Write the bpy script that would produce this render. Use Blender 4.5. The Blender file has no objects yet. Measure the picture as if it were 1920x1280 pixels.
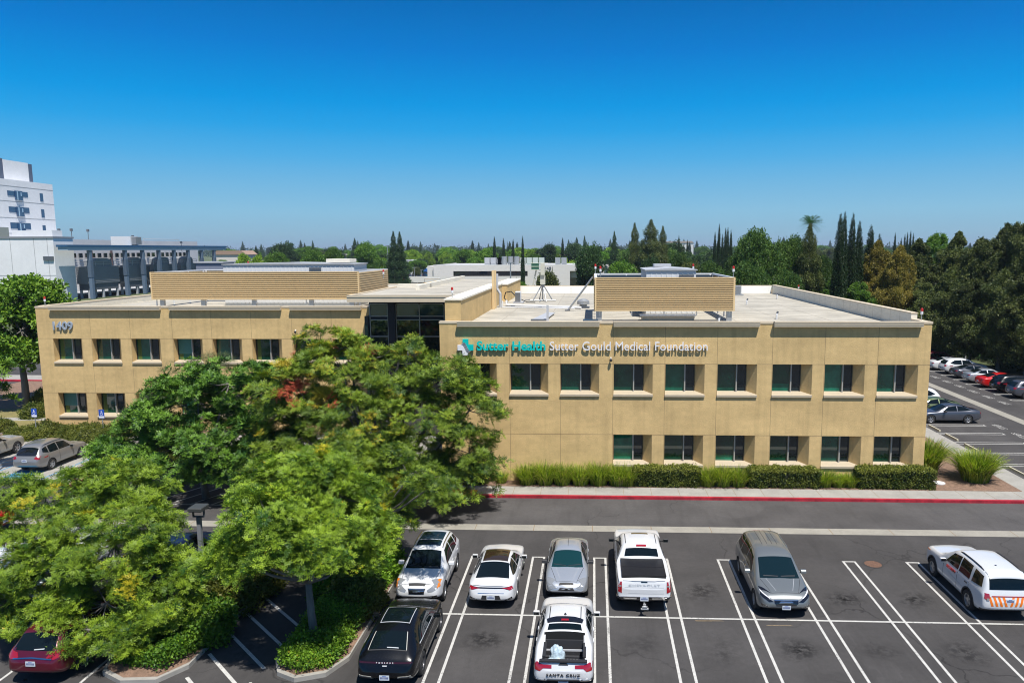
import bpy, bmesh, math, random
import numpy as np
from mathutils import Vector, Matrix, noise
from mathutils.bvhtree import BVHTree
R_ = math.radians
sc = bpy.context.scene
col = sc.collection
# ------------------------------------------------------------------ camera
F_, PI_, YA_, RO_, H_, CX_, CY_ = 1425.0, .1342, -.0467, -.0039, 13.678, 85.08, 19.55
fwd = Vector((math.sin(YA_)*math.cos(PI_), math.cos(YA_)*math.cos(PI_), -math.sin(PI_)))
_r = Vector((math.cos(YA_), -math.sin(YA_), 0)); _u = _r.cross(fwd)
rgt = _r*math.cos(RO_)+_u*math.sin(RO_); upv = -_r*math.sin(RO_)+_u*math.cos(RO_)
cam = bpy.data.cameras.new('camera'); co = bpy.data.objects.new('camera', cam); col.objects.link(co)
m3 = Matrix((rgt, upv, -fwd)).transposed()
co.matrix_world = Matrix.Translation((0, 0, H_)) @ m3.to_4x4()
cam.sensor_width = 36; cam.lens = F_/1920*36; cam.shift_x = -CX_/1920; cam.shift_y = CY_/1920
cam.clip_start = .5; cam.clip_end = 20000
sc.camera = co
# ------------------------------------------------------------------ light
SUN = Vector((.23, -.41, 1.0)).normalized()           # towards the sun
el = math.asin(SUN.z); az = math.atan2(SUN.x, SUN.y)
w = bpy.data.worlds.new('World'); sc.world = w; w.use_nodes = True
nt = w.node_tree; bg = nt.nodes['Background']
sky = nt.nodes.new('ShaderNodeTexSky'); sky.sky_type = 'NISHITA'; sky.sun_disc = False
sky.sun_elevation = el; sky.sun_rotation = az; sky.altitude = 0
sky.air_density = 1.0; sky.dust_density = 0.0; sky.ozone_density = 6.0
EXPO, SKYS = .5, .08
# the low sky: deep polarised blue falling to a hazy grey blue at the horizon, blended into the sky model higher up
wtc = nt.nodes.new('ShaderNodeTexCoord'); wsx = nt.nodes.new('ShaderNodeSeparateXYZ'); nt.links.new(wtc.outputs['Generated'], wsx.inputs[0])
ramp = nt.nodes.new('ShaderNodeValToRGB'); nt.links.new(wsx.outputs[2], ramp.inputs[0]); cr_ = ramp.color_ramp
STOPS = [(0, (.265, .420, .570)), (.019, (.285, .495, .650)), (.046, (.258, .535, .740)), (.08, (.170, .480, .765)), (.113, (.078, .425, .800)), (.147, (.018, .365, .800)), (.177, (.0, .315, .775)), (.237, (.0, .205, .645)), (.294, (.0, .148, .495)), (.5, (.0, .11, .36))]
while len(cr_.elements) < len(STOPS): cr_.elements.new(.5)
for e, (p_, c_) in zip(cr_.elements, STOPS):
    e.position = p_; e.color = (*[v/(2**EXPO)/SKYS/12 for v in c_], 1)
rsc = nt.nodes.new('ShaderNodeVectorMath'); rsc.operation = 'SCALE'; rsc.inputs[3].default_value = 12; nt.links.new(ramp.outputs[0], rsc.inputs[0])
wmr = nt.nodes.new('ShaderNodeMapRange'); wmr.inputs[1].default_value = .32; wmr.inputs[2].default_value = .62; nt.links.new(wsx.outputs[2], wmr.inputs[0])
wmx = nt.nodes.new('ShaderNodeMix'); wmx.data_type = 'RGBA'; nt.links.new(wmr.outputs[0], wmx.inputs[0]); nt.links.new(rsc.outputs[0], wmx.inputs[6]); nt.links.new(sky.outputs[0], wmx.inputs[7])
nt.links.new(wmx.outputs[2], bg.inputs['Color']); bg.inputs['Strength'].default_value = SKYS
sl = bpy.data.lights.new('sun', 'SUN'); sl.energy = 4.6; sl.angle = R_(.5); sl.color = (1, .96, .9)
so = bpy.data.objects.new('sun', sl); col.objects.link(so)
so.rotation_euler = (-SUN).to_track_quat('-Z', 'Y').to_euler()
sc.view_settings.view_transform = 'Standard'; sc.view_settings.look = 'None'
sc.view_settings.exposure = EXPO; sc.view_settings.gamma = 1.0
try: sc.cycles.pixel_filter_type = 'BLACKMAN_HARRIS'; sc.cycles.filter_width = 1.1
except Exception: pass
# ------------------------------------------------------------------ helpers
def ray(u, v): return fwd*F_+rgt*(u-960-CX_)-upv*(v-640-CY_)
def at_y(u, v, y):
    d = ray(u, v); return Vector((0, 0, H_))+d*(y/d.y)
def at_z(u, v, z=0):
    d = ray(u, v); return Vector((0, 0, H_))+d*((z-H_)/d.z)
def at_x(u, v, x):
    d = ray(u, v); return Vector((0, 0, H_))+d*(x/d.x)
def tag(o, label=None, cat=None, group=None, kind=None):
    if label: o['label'] = label
    if cat: o['category'] = cat
    if group: o['group'] = group
    if kind: o['kind'] = kind
    return o
def empty(name, loc=(0, 0, 0), rz=0, label=None, cat=None, group=None):
    o = bpy.data.objects.new(name, None); col.objects.link(o); o.location = loc; o.rotation_euler = (0, 0, rz)
    o.empty_display_size = .3
    return tag(o, label, cat, group)
def copy_tree(o, parent=None):
    c = o.copy(); col.objects.link(c); c.parent = parent
    for ch in list(o.children): copy_tree(ch, c)
    return c
def obj(name, me, mats=None, parent=None, smooth=False):
    if isinstance(me, bmesh.types.BMesh):
        b = me; me = bpy.data.meshes.new(name); b.to_mesh(me); b.free()
    o = bpy.data.objects.new(name, me); col.objects.link(o)
    if mats is not None:
        me.materials.clear()
        for m in (mats if isinstance(mats, (list, tuple)) else [mats]): me.materials.append(m)
    if parent: o.parent = parent
    if smooth: me.shade_smooth()
    return o
class MB:
    """collects boxes, tubes, polygons into one mesh"""
    def __init__(s): s.v = []; s.f = []; s.m = []; s.mi = 0
    def quad(s, *p):
        n = len(s.v); s.v += [tuple(q) for q in p]; s.f.append(tuple(range(n, n+len(p)))); s.m.append(s.mi); return s
    def box(s, x0, x1, y0, y1, z0, z1):
        n = len(s.v)
        s.v += [(x0, y0, z0), (x1, y0, z0), (x1, y1, z0), (x0, y1, z0), (x0, y0, z1), (x1, y0, z1), (x1, y1, z1), (x0, y1, z1)]
        for f in ((0, 3, 2, 1), (4, 5, 6, 7), (0, 1, 5, 4), (1, 2, 6, 5), (2, 3, 7, 6), (3, 0, 4, 7)):
            s.f.append(tuple(n+i for i in f)); s.m.append(s.mi)
        return s
    def tube(s, pts, r, n=8, r2=None, cap=True):
        pts = [Vector(p) for p in pts]; K = len(pts); base = len(s.v); prev = None
        for k, p in enumerate(pts):
            d = (pts[min(k+1, K-1)]-pts[max(k-1, 0)]).normalized()
            if prev is None:
                a = d.cross(Vector((0, 0, 1)) if abs(d.z) < .9 else Vector((1, 0, 0))).normalized()
            else:
                a = (prev-d*prev.dot(d)).normalized()
            prev = a; b = d.cross(a)
            rr = r[k] if isinstance(r, (list, tuple)) else (r if r2 is None else r+(r2-r)*k/max(1, K-1))
            for i in range(n):
                t = 2*math.pi*i/n; q = p+a*(math.cos(t)*rr)+b*(math.sin(t)*rr); s.v.append(tuple(q))
        for k in range(K-1):
            for i in range(n):
                j = (i+1) % n
                s.f.append((base+k*n+i, base+k*n+j, base+(k+1)*n+j, base+(k+1)*n+i)); s.m.append(s.mi)
        if cap:
            s.f.append(tuple(base+i for i in range(n))[::-1]); s.m.append(s.mi)
            s.f.append(tuple(base+(K-1)*n+i for i in range(n))); s.m.append(s.mi)
        return s
    def prism(s, poly, axis, a, b):
        """extrude a 2D polygon along axis ('x','y','z') from a to b"""
        def P(p, t): return {'x': (t, p[0], p[1]), 'y': (p[0], t, p[1]), 'z': (p[0], p[1], t)}[axis]
        n = len(s.v); k = len(poly)
        s.v += [P(p, a) for p in poly]+[P(p, b) for p in poly]
        s.f.append(tuple(range(n, n+k))); s.f.append(tuple(range(n+2*k-1, n+k-1, -1))); s.m += [s.mi, s.mi]
        for i in range(k):
            j = (i+1) % k; s.f.append((n+i, n+k+i, n+k+j, n+j)); s.m.append(s.mi)
        return s
    def build(s, name, mats, parent=None, smooth=False, bevel=0, fix=True):
        me = bpy.data.meshes.new(name); me.from_pydata(s.v, [], s.f)
        mm = mats if isinstance(mats, (list, tuple)) else [mats]
        for m in mm: me.materials.append(m)
        if len(mm) > 1: me.polygons.foreach_set('material_index', s.m)
        if fix or bevel:
            b = bmesh.new(); b.from_mesh(me); bmesh.ops.recalc_face_normals(b, faces=b.faces)
            if bevel: bmesh.ops.bevel(b, geom=b.edges[:], offset=bevel, segments=1, affect='EDGES', clamp_overlap=True)
            b.to_mesh(me); b.free()
        o = bpy.data.objects.new(name, me); col.objects.link(o)
        if parent: o.parent = parent
        if smooth: me.shade_smooth()
        return o
def np_mesh(name, V, Fq, mat, parent=None, var=None, smooth=False):
    """V (n,3), Fq (m,4) quads"""
    me = bpy.data.meshes.new(name); n = len(V); m = len(Fq)
    me.vertices.add(n); me.vertices.foreach_set('co', np.asarray(V, np.float32).ravel())
    me.loops.add(m*4); me.loops.foreach_set('vertex_index', np.asarray(Fq, np.int32).ravel())
    me.polygons.add(m); me.polygons.foreach_set('loop_start', np.arange(0, m*4, 4, dtype=np.int32))
    me.polygons.foreach_set('loop_total', np.full(m, 4, np.int32))
    if var is not None:
        a = me.attributes.new('var', 'FLOAT', 'FACE'); a.data.foreach_set('value', np.asarray(var, np.float32))
    me.update(calc_edges=True); me.validate()
    if smooth: me.shade_smooth()
    me.materials.append(mat)
    o = bpy.data.objects.new(name, me); col.objects.link(o)
    if parent: o.parent = parent
    return o
def N(nt, t, **kw):
    n = nt.nodes.new(t)
    for k, v in kw.items(): setattr(n, k, v)
    return n
def M(name, c, rough=.6, metal=0., spec=.5, var=0., scale=4., bump=0., bscale=60., coat=0., ior=None, stretch=None, var2=None, var3=None, detail=6, emit=None, bdist=.02):
    m = bpy.data.materials.new(name); m.use_nodes = True; t = m.node_tree; p = t.nodes['Principled BSDF']
    p.inputs['Base Color'].default_value = (*c, 1); p.inputs['Roughness'].default_value = rough
    p.inputs['Metallic'].default_value = metal; p.inputs['Specular IOR Level'].default_value = spec
    if coat: p.inputs['Coat Weight'].default_value = coat; p.inputs['Coat Roughness'].default_value = .04
    if ior: p.inputs['IOR'].default_value = ior
    tc = N(t, 'ShaderNodeTexCoord')
    src = tc.outputs['Object']
    if var:
        mp = N(t, 'ShaderNodeMapping'); t.links.new(src, mp.inputs[0])
        if stretch: mp.inputs['Scale'].default_value = stretch
        nz = N(t, 'ShaderNodeTexNoise'); nz.inputs['Scale'].default_value = scale; nz.inputs['Detail'].default_value = detail
        nz.inputs['Roughness'].default_value = .62
        t.links.new(mp.outputs[0], nz.inputs[0])
        mr = N(t, 'ShaderNodeMapRange'); mr.inputs[1].default_value = .3; mr.inputs[2].default_value = .7
        mr.inputs[3].default_value = 1-var; mr.inputs[4].default_value = 1+var
        t.links.new(nz.outputs[0], mr.inputs[0])
        mx = N(t, 'ShaderNodeMix', data_type='RGBA', blend_type='MULTIPLY'); mx.inputs[0].default_value = 1
        mx.inputs[6].default_value = (*c, 1); t.links.new(mr.outputs[0], mx.inputs[7])
        out = mx.outputs[2]
        if var2:
            nz2 = N(t, 'ShaderNodeTexNoise'); nz2.inputs['Scale'].default_value = var2[1]; nz2.inputs['Detail'].default_value = 5
            t.links.new(src, nz2.inputs[0])
            m2 = N(t, 'ShaderNodeMapRange'); m2.inputs[1].default_value = .3; m2.inputs[2].default_value = .7
            m2.inputs[3].default_value = 1-var2[0]; m2.inputs[4].default_value = 1+var2[0]; t.links.new(nz2.outputs[0], m2.inputs[0])
            mx2 = N(t, 'ShaderNodeMix', data_type='RGBA', blend_type='MULTIPLY'); mx2.inputs[0].default_value = 1
            t.links.new(out, mx2.inputs[6]); t.links.new(m2.outputs[0], mx2.inputs[7]); out = mx2.outputs[2]
        if var3:
            mp3 = N(t, 'ShaderNodeMapping'); mp3.inputs['Scale'].default_value = var3[1]; t.links.new(src, mp3.inputs[0])
            nz3 = N(t, 'ShaderNodeTexNoise'); nz3.inputs['Scale'].default_value = 1; nz3.inputs['Detail'].default_value = 5; t.links.new(mp3.outputs[0], nz3.inputs[0])
            m3_ = N(t, 'ShaderNodeMapRange'); m3_.inputs[1].default_value = .48; m3_.inputs[2].default_value = .72; m3_.inputs[3].default_value = 1; m3_.inputs[4].default_value = 1-var3[0]*2; t.links.new(nz3.outputs[0], m3_.inputs[0])
            mx3 = N(t, 'ShaderNodeMix', data_type='RGBA', blend_type='MULTIPLY'); mx3.inputs[0].default_value = 1
            t.links.new(out, mx3.inputs[6]); t.links.new(m3_.outputs[0], mx3.inputs[7]); out = mx3.outputs[2]
        t.links.new(out, p.inputs['Base Color'])
    if bump:
        nb = N(t, 'ShaderNodeTexNoise'); nb.inputs['Scale'].default_value = bscale; nb.inputs['Detail'].default_value = 4
        t.links.new(src, nb.inputs[0])
        bp = N(t, 'ShaderNodeBump'); bp.inputs['Strength'].default_value = bump; bp.inputs['Distance'].default_value = bdist
        t.links.new(nb.outputs[0], bp.inputs['Height']); t.links.new(bp.outputs[0], p.inputs['Normal'])
    if emit: p.inputs['Emission Color'].default_value = (*emit[0], 1); p.inputs['Emission Strength'].default_value = emit[1]
    return m
def leafmat(name, c0, c1, c2=None, trans=.25, nscale=.6, rough=.5, rnd=.25):
    """c0/c1 mixed by a large noise and the per-face 'var'; var>1 picks c2 (yellow / red leaves)"""
    m = bpy.data.materials.new(name); m.use_nodes = True; t = m.node_tree; p = t.nodes['Principled BSDF']
    tc = N(t, 'ShaderNodeTexCoord'); nz = N(t, 'ShaderNodeTexNoise'); nz.inputs['Scale'].default_value = nscale; nz.inputs['Detail'].default_value = 3
    t.links.new(tc.outputs['Object'], nz.inputs[0])
    at = N(t, 'ShaderNodeAttribute', attribute_name='var')
    ad = N(t, 'ShaderNodeMath', operation='ADD'); t.links.new(nz.outputs[0], ad.inputs[0])
    fr = N(t, 'ShaderNodeMath', operation='FRACT'); t.links.new(at.outputs['Fac'], fr.inputs[0])
    t.links.new(fr.outputs[0], ad.inputs[1])
    mr = N(t, 'ShaderNodeMapRange'); mr.inputs[1].default_value = .55; mr.inputs[2].default_value = 1.45; t.links.new(ad.outputs[0], mr.inputs[0])
    mx = N(t, 'ShaderNodeMix', data_type='RGBA'); mx.inputs[6].default_value = (*c0, 1); mx.inputs[7].default_value = (*c1, 1)
    t.links.new(mr.outputs[0], mx.inputs[0]); out = mx.outputs[2]
    if c2:
        for k, c in enumerate(c2):
            gt = N(t, 'ShaderNodeMath', operation='GREATER_THAN'); gt.inputs[1].default_value = k+1.0; t.links.new(at.outputs['Fac'], gt.inputs[0])
            m2 = N(t, 'ShaderNodeMix', data_type='RGBA'); t.links.new(gt.outputs[0], m2.inputs[0]); t.links.new(out, m2.inputs[6]); m2.inputs[7].default_value = (*c, 1)
            out = m2.outputs[2]
    oi = N(t, 'ShaderNodeObjectInfo')
    m3_ = N(t, 'ShaderNodeMapRange'); m3_.inputs[3].default_value = 1-rnd; m3_.inputs[4].default_value = 1+rnd; t.links.new(oi.outputs['Random'], m3_.inputs[0])
    m4 = N(t, 'ShaderNodeMix', data_type='RGBA', blend_type='MULTIPLY'); m4.inputs[0].default_value = 1
    t.links.new(out, m4.inputs[6]); t.links.new(m3_.outputs[0], m4.inputs[7]); out = m4.outputs[2]
    t.links.new(out, p.inputs['Base Color']); p.inputs['Roughness'].default_value = rough; p.inputs['Specular IOR Level'].default_value = .3
    tr = N(t, 'ShaderNodeBsdfTranslucent')
    br = N(t, 'ShaderNodeMix', data_type='RGBA', blend_type='MULTIPLY'); br.inputs[0].default_value = 1; br.inputs[7].default_value = (1.3, 1.5, .5, 1)
    t.links.new(out, br.inputs[6]); t.links.new(br.outputs[2], tr.inputs[0])
    ms = N(t, 'ShaderNodeMixShader'); ms.inputs[0].default_value = trans
    t.links.new(p.outputs[0], ms.inputs[1]); t.links.new(tr.outputs[0], ms.inputs[2]); t.links.new(ms.outputs[0], t.nodes['Material Output'].inputs[0])
    return m
def text(name, s, size, mat, parent=None, depth=.02, offset=0., loc=(0, 0, 0), rot=(0, 0, 0), spacing=1., width=None, align='LEFT', font_shear=0.):
    cu = bpy.data.curves.new(name, 'FONT'); cu.body = s; cu.size = size; cu.extrude = depth; cu.offset = offset; cu.space_character = spacing
    cu.align_x = align; cu.resolution_u = 3; cu.shear = font_shear
    t = bpy.data.objects.new(name, cu); col.objects.link(t); dg = bpy.context.evaluated_depsgraph_get()
    me = bpy.data.meshes.new_from_object(t.evaluated_get(dg)); bpy.data.objects.remove(t)
    o = bpy.data.objects.new(name, me); col.objects.link(o); me.materials.clear(); me.materials.append(mat)
    if width:
        xs = [v.co.x for v in me.vertices]; k = width/(max(xs)-min(xs)); x0 = min(xs)
        for v in me.vertices: v.co.x = (v.co.x-(x0 if align == 'LEFT' else 0))*k
    o.location = loc; o.rotation_euler = rot
    if parent: o.parent = parent
    return o
# ------------------------------------------------------------------ materials
wallm = M('stucco', (.605, .43, .20), .9, spec=.2, var3=(.06, (3.5, 3.5, .16)), var=.12, scale=.7, stretch=(.5, 1, 1.6), var2=(.06, 4.), bump=.4, bscale=16, bdist=.03)
revm = wallm
capm = M('cornice_paint', (.60, .50, .36), .7, var=.05, scale=2)
sillm = M('sill_concrete', (.44, .37, .265), .7, var=.05, scale=3)
parm = M('parapet_coating', (.72, .67, .56), .8, var=.10, scale=2.5, stretch=(1, 1, 4))
jointm = M('joint', (.22, .15, .08), .9)
roofm = M('roof_membrane', (.40, .37, .305), .85, var=.30, scale=.35, stretch=(1, 2.2, 1), var2=(.07, 2.5), bump=.2, bscale=8)
framem = M('bronze_frame', (.05, .045, .04), .4, metal=.3)
mullm = M('mullion_metal', (.42, .40, .36), .45, metal=.3)
glassG = M('green_tinted_glass', (.008, .13, .080), .03, spec=.6, ior=1.5)
GLV = [M('green_tinted_glass', (.008*k, .12*k, .072*k), .02, spec=1., ior=1.6, var=.5, scale=1.3) for k in (.35, .8, .55, 1.15, .45)]
curtm = M('green_curtain', (.07, .12, .02), .6); blindm = M('pale_blind', (.06, .20, .17), .5)
glassD = M('clear_window_glass', (.015, .026, .028), .03, spec=.8, ior=1.55)
glassT = M('dark_curtain_glass', (.006, .012, .016), .03, spec=1., ior=1.65)
glassB = M('spandrel_glass', (.02, .055, .075), .05, spec=1., ior=1.6)
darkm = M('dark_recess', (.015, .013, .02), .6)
concm = M('concrete', (.30, .285, .255), .85, var=.12, scale=1.2, var2=(.06, 9), bump=.15, bscale=40)
gutterm = M('gutter_concrete', (.275, .258, .218), .85, var=.13, scale=1.0, var2=(.06, 7), bump=.15, bscale=40)
redm = M('red_curb_paint', (.34, .016, .03), .6, var=.38, scale=2.2, var2=(.15, 14))
yelm = M('yellow_curb_paint', (.62, .36, .05), .6, var=.15, scale=3)
whitep = M('white_road_paint', (.47, .46, .43), .7, var=.16, scale=6, var2=(.12, 40))
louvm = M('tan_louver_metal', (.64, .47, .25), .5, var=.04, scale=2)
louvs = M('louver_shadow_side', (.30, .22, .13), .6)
galv = M('galvanised_steel', (.42, .43, .43), .45, metal=.6, var=.1, scale=5)
whitemetal = M('white_sheet_metal', (.66, .67, .68), .4, var=.04, scale=3)
bluegrey = M('blue_grey_paint', (.12, .17, .24), .5, var=.05)
lightgrey = M('light_grey_metal', (.42, .43, .45), .5, var=.06)
darkgrey = M('dark_grey_metal', (.10, .11, .125), .5, var=.08)
blk = M('black_plastic', (.012, .012, .013), .5)
tealm = M('teal_letter', (.0, .52, .48), .35)
whitel = M('white_letter', (.78, .78, .80), .35)
redlamp = M('red_lens', (.45, .015, .01), .2, spec=.6)
barkm = M('bark', (.16, .145, .13), .9, var=.25, scale=8, stretch=(1, 1, .2), bump=.6, bscale=30)
soilm = M('bark_mulch', (.20, .125, .085), .95, var=.3, scale=5, var2=(.3, 40), bump=.8, bscale=50)
# asphalt with stains, repairs and fine cracks
def asphalt():
    m = bpy.data.materials.new('asphalt'); m.use_nodes = True; t = m.node_tree; p = t.nodes['Principled BSDF']
    tc = N(t, 'ShaderNodeTexCoord'); L = t.links.new
    def noise_(s, d=5, r=.6, vec=None):
        n = N(t, 'ShaderNodeTexNoise'); n.inputs['Scale'].default_value = s; n.inputs['Detail'].default_value = d; n.inputs['Roughness'].default_value = r
        L(vec or tc.outputs['Object'], n.inputs[0]); return n.outputs[0]
    def mr(v, a, b, c, d):
        n = N(t, 'ShaderNodeMapRange'); L(v, n.inputs[0])
        for i, q in enumerate((a, b, c, d)): n.inputs[i+1].default_value = q
        return n.outputs[0]
    def ma(op, a, b=None):
        n = N(t, 'ShaderNodeMath', operation=op)
        for i, q in enumerate((a, b)):
            if q is None: continue
            if isinstance(q, (int, float)): n.inputs[i].default_value = q
            else: L(q, n.inputs[i])
        return n.outputs[0]
    a = mr(noise_(.35, 7), .3, .7, .80, 1.20); b = mr(noise_(60, 2), .3, .7, .82, 1.18); g = mr(noise_(5, 5), .3, .7, .93, 1.07)
    f = ma('MULTIPLY', ma('MULTIPLY', a, b), g)
    sx = N(t, 'ShaderNodeSeparateXYZ'); L(tc.outputs['Object'], sx.inputs[0])
    fx = ma('FRACT', ma('DIVIDE', ma('ADD', sx.outputs[0], 5.137+2.74*20), 2.74)); fx = ma('MULTIPLY', ma('SUBTRACT', fx, .5), 2.74)
    st = None
    jit = noise_(.36, 0)
    idx = ma('FLOOR', ma('DIVIDE', ma('ADD', sx.outputs[0], 5.137+2.74*20), 2.74))
    for y0 in (28.9, 24.9):
        wn = N(t, 'ShaderNodeTexWhiteNoise', noise_dimensions='1D'); L(ma('ADD', idx, y0), wn.inputs['W'])
        amp = mr(wn.outputs['Value'], 0, 1, .25, 1.15)
        dy = ma('SUBTRACT', ma('ADD', sx.outputs[1], ma('MULTIPLY', ma('SUBTRACT', jit, .5), 3.0)), y0)
        d = ma('SQRT', ma('ADD', ma('MULTIPLY', fx, fx), ma('MULTIPLY', dy, ma('MULTIPLY', dy, .8))))
        k = ma('MULTIPLY', mr(d, .9, .05, 0, 1), amp); st = k if st is None else ma('MAXIMUM', st, k)
    nn = mr(noise_(3.4, 6, .75), .42, .56, 0, 1)
    st = ma('MULTIPLY', ma('MULTIPLY', st, nn), .95)
    f = ma('MULTIPLY', f, ma('SUBTRACT', 1, st))
    lane = ma('MULTIPLY', mr(sx.outputs[1], 36.0, 36.1, 0, .30), mr(sx.outputs[1], 40.8, 43, 1, .3)); f = ma('MULTIPLY', f, ma('ADD', 1, lane))
    # cracks
    vo = N(t, 'ShaderNodeTexVoronoi', feature='DISTANCE_TO_EDGE'); vo.inputs['Scale'].default_value = .16
    wv = N(t, 'ShaderNodeVectorMath', operation='ADD'); n3 = N(t, 'ShaderNodeTexNoise'); n3.inputs['Scale'].default_value = .5; n3.inputs['Detail'].default_value = 6
    L(tc.outputs['Object'], n3.inputs[0]); vs = N(t, 'ShaderNodeVectorMath', operation='SCALE'); vs.inputs[3].default_value = 2.2
    L(n3.outputs[1], vs.inputs[0]); L(tc.outputs['Object'], wv.inputs[0]); L(vs.outputs[0], wv.inputs[1]); L(wv.outputs[0], vo.inputs[0])
    cr = mr(vo.outputs[0], .0, .007, .45, 1)
    cm = mr(noise_(.13, 2), .45, .6, 0, 1)
    cr2 = ma('ADD', ma('MULTIPLY', cr, cm), ma('SUBTRACT', 1, cm))
    f = ma('MULTIPLY', f, cr2)
    mx = N(t, 'ShaderNodeMix', data_type='RGBA', blend_type='MULTIPLY'); mx.inputs[0].default_value = 1; mx.inputs[6].default_value = (.060, .0565, .055, 1)
    L(f, mx.inputs[7])
    # tyre scuffs along the stalls and a few sealed patches
    mpt = N(t, 'ShaderNodeMapping'); mpt.inputs['Scale'].default_value = (1.6, .18, 1); L(tc.outputs['Object'], mpt.inputs[0])
    scf = mr(noise_(1.0, 6, .7, mpt.outputs[0]), .5, .75, 1, .80)
    pv_ = N(t, 'ShaderNodeTexVoronoi'); pv_.inputs['Scale'].default_value = .11; L(wv.outputs[0], pv_.inputs[0]); pc_ = N(t, 'ShaderNodeSeparateColor'); L(pv_.outputs['Color'], pc_.inputs[0])
    f = ma('MULTIPLY', ma('MULTIPLY', f, scf), mr(pc_.outputs[0], 0, 1, .92, 1.07)); L(f, mx.inputs[7])
    dr = mr(noise_(7, 3, .6), .68, .72, 1, .55); dm = mr(noise_(.8, 2), .5, .6, 0, 1)
    f = ma('MULTIPLY', f, ma('ADD', ma('MULTIPLY', dr, dm), ma('SUBTRACT', 1, dm))); L(f, mx.inputs[7])
    # light specks
    sp = mr(noise_(9, 1), .74, .78, 0, .5)
    mx2 = N(t, 'ShaderNodeMix', data_type='RGBA'); L(ma('MULTIPLY', sp, mr(noise_(45, 0), .6, .66, 0, 1)), mx2.inputs[0]); L(mx.outputs[2], mx2.inputs[6]); mx2.inputs[7].default_value = (.3, .28, .25, 1)
    L(mx2.outputs[2], p.inputs['Base Color']); p.inputs['Roughness'].default_value = .85; p.inputs['Specular IOR Level'].default_value = .25
    bp = N(t, 'ShaderNodeBump'); bp.inputs['Strength'].default_value = .3; bp.inputs['Distance'].default_value = .01; L(b, bp.inputs['Height']); L(bp.outputs[0], p.inputs['Normal'])
    return m
asph = asphalt()
# worn paint: chips let the asphalt through
for pm_ in (whitep,):
    t = pm_.node_tree; p = t.nodes['Principled BSDF']; src = p.inputs['Base Color'].links[0].from_socket
    tc = N(t, 'ShaderNodeTexCoord'); n1 = N(t, 'ShaderNodeTexNoise'); n1.inputs['Scale'].default_value = 14; n1.inputs['Detail'].default_value = 6; n1.inputs['Roughness'].default_value = .75; t.links.new(tc.outputs['Object'], n1.inputs[0])
    n2 = N(t, 'ShaderNodeTexNoise'); n2.inputs['Scale'].default_value = .6; t.links.new(tc.outputs['Object'], n2.inputs[0])
    ad = N(t, 'ShaderNodeMath', operation='MULTIPLY_ADD'); ad.inputs[1].default_value = .5; t.links.new(n2.outputs[0], ad.inputs[0]); t.links.new(n1.outputs[0], ad.inputs[2])
    r1 = N(t, 'ShaderNodeMapRange'); r1.inputs[1].default_value = .84; r1.inputs[2].default_value = .92; r1.inputs[4].default_value = .85; t.links.new(ad.outputs[0], r1.inputs[0])
    mx = N(t, 'ShaderNodeMix', data_type='RGBA'); t.links.new(r1.outputs[0], mx.inputs[0]); t.links.new(src, mx.inputs[6]); mx.inputs[7].default_value = (.08, .078, .075, 1); t.links.new(mx.outputs[2], p.inputs['Base Color'])
groundm = M('dry_ground', (.08, .10, .035), .95, var=.35, scale=.02, var2=(.3, .2))
lawnm = M('dry_lawn', (.20, .17, .06), .95, var=.25, scale=1.5, var2=(.25, 20))
# ------------------------------------------------------------------ the setting
def sheet(name, x0, x1, y0, y1, z, m, kind='structure'):
    return tag(MB().quad((x0, y0, z), (x1, y0, z), (x1, y1, z), (x0, y1, z)).build(name, m, fix=False), kind=kind)
sheet('ground', -6000, 6000, -300, 9000, -.03, groundm)
sheet('parking_lot', -75, 46, -5, 150, 0, asph)
sheet('far_parking_lot', -190, -62, 285, 520, .0, asph)
tag(MB().box(-60, 40, 35.72, 36.5, -.2, .006).build('drainage_strip', gutterm, fix=True), kind='structure')
mb = MB()
for x in np.arange(-58, 40, 2.9): mb.quad((x, 35.72, .0085), (x+.03, 35.72, .0085), (x+.03, 36.5, .0085), (x, 36.5, .0085))
tag(mb.build('drainage_strip_joints', jointm, fix=False), kind='structure')
tag(MB().box(33.55, 34.45, 58, 90, -.2, .006).prism([(33.55, 58), (34.45, 58), (37.5, 44), (36.5, 44)], 'z', -.2, .006).build('side_drainage_strip', gutterm), kind='structure')
# front sidewalk with scored joints, red kerb
SW = .15
mb = MB(); mb.box(-7.0, 45, 40.81, 42.25, -.2, SW)
tag(mb.build('sidewalk', concm), kind='structure')
mb = MB()
for x in np.arange(-6, 44, 1.55): mb.box(x, x+.018, 40.82, 42.25, SW-.01, SW+.003)
tag(mb.build('sidewalk_joints', jointm), kind='structure')
mb = MB(); mb.box(-6.5, 45, 40.6, 40.80, -.2, SW+.004)
tag(mb.build('red_kerb', redm), kind='structure')
mb = MB()
pts = [(-6.5, 40.6), (-7.6, 40.75), (-9.5, 41.3), (-11.5, 41.9), (-13.5, 42.2), (-20.5, 42.3)]
for a, b in zip(pts[:-1], pts[1:]): mb.prism([a, b, (b[0], b[1]+.9), (a[0], a[1]+.9)], 'z', -.2, SW+.004)
tag(mb.build('yellow_kerb_ramp', yelm), kind='structure')
mb = MB(); mb.prism([(-7, 40.76+.001), (-7, 54), (-41, 54), (-41, 50.2), (-33, 50.2), (-21, 43.2), (-13.5, 43.1), (-11.5, 42.8), (-9.5, 42.2), (-7.6, 41.65)], 'z', -.2, SW)
tag(mb.build('entry_walk', concm), kind='structure')
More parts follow.
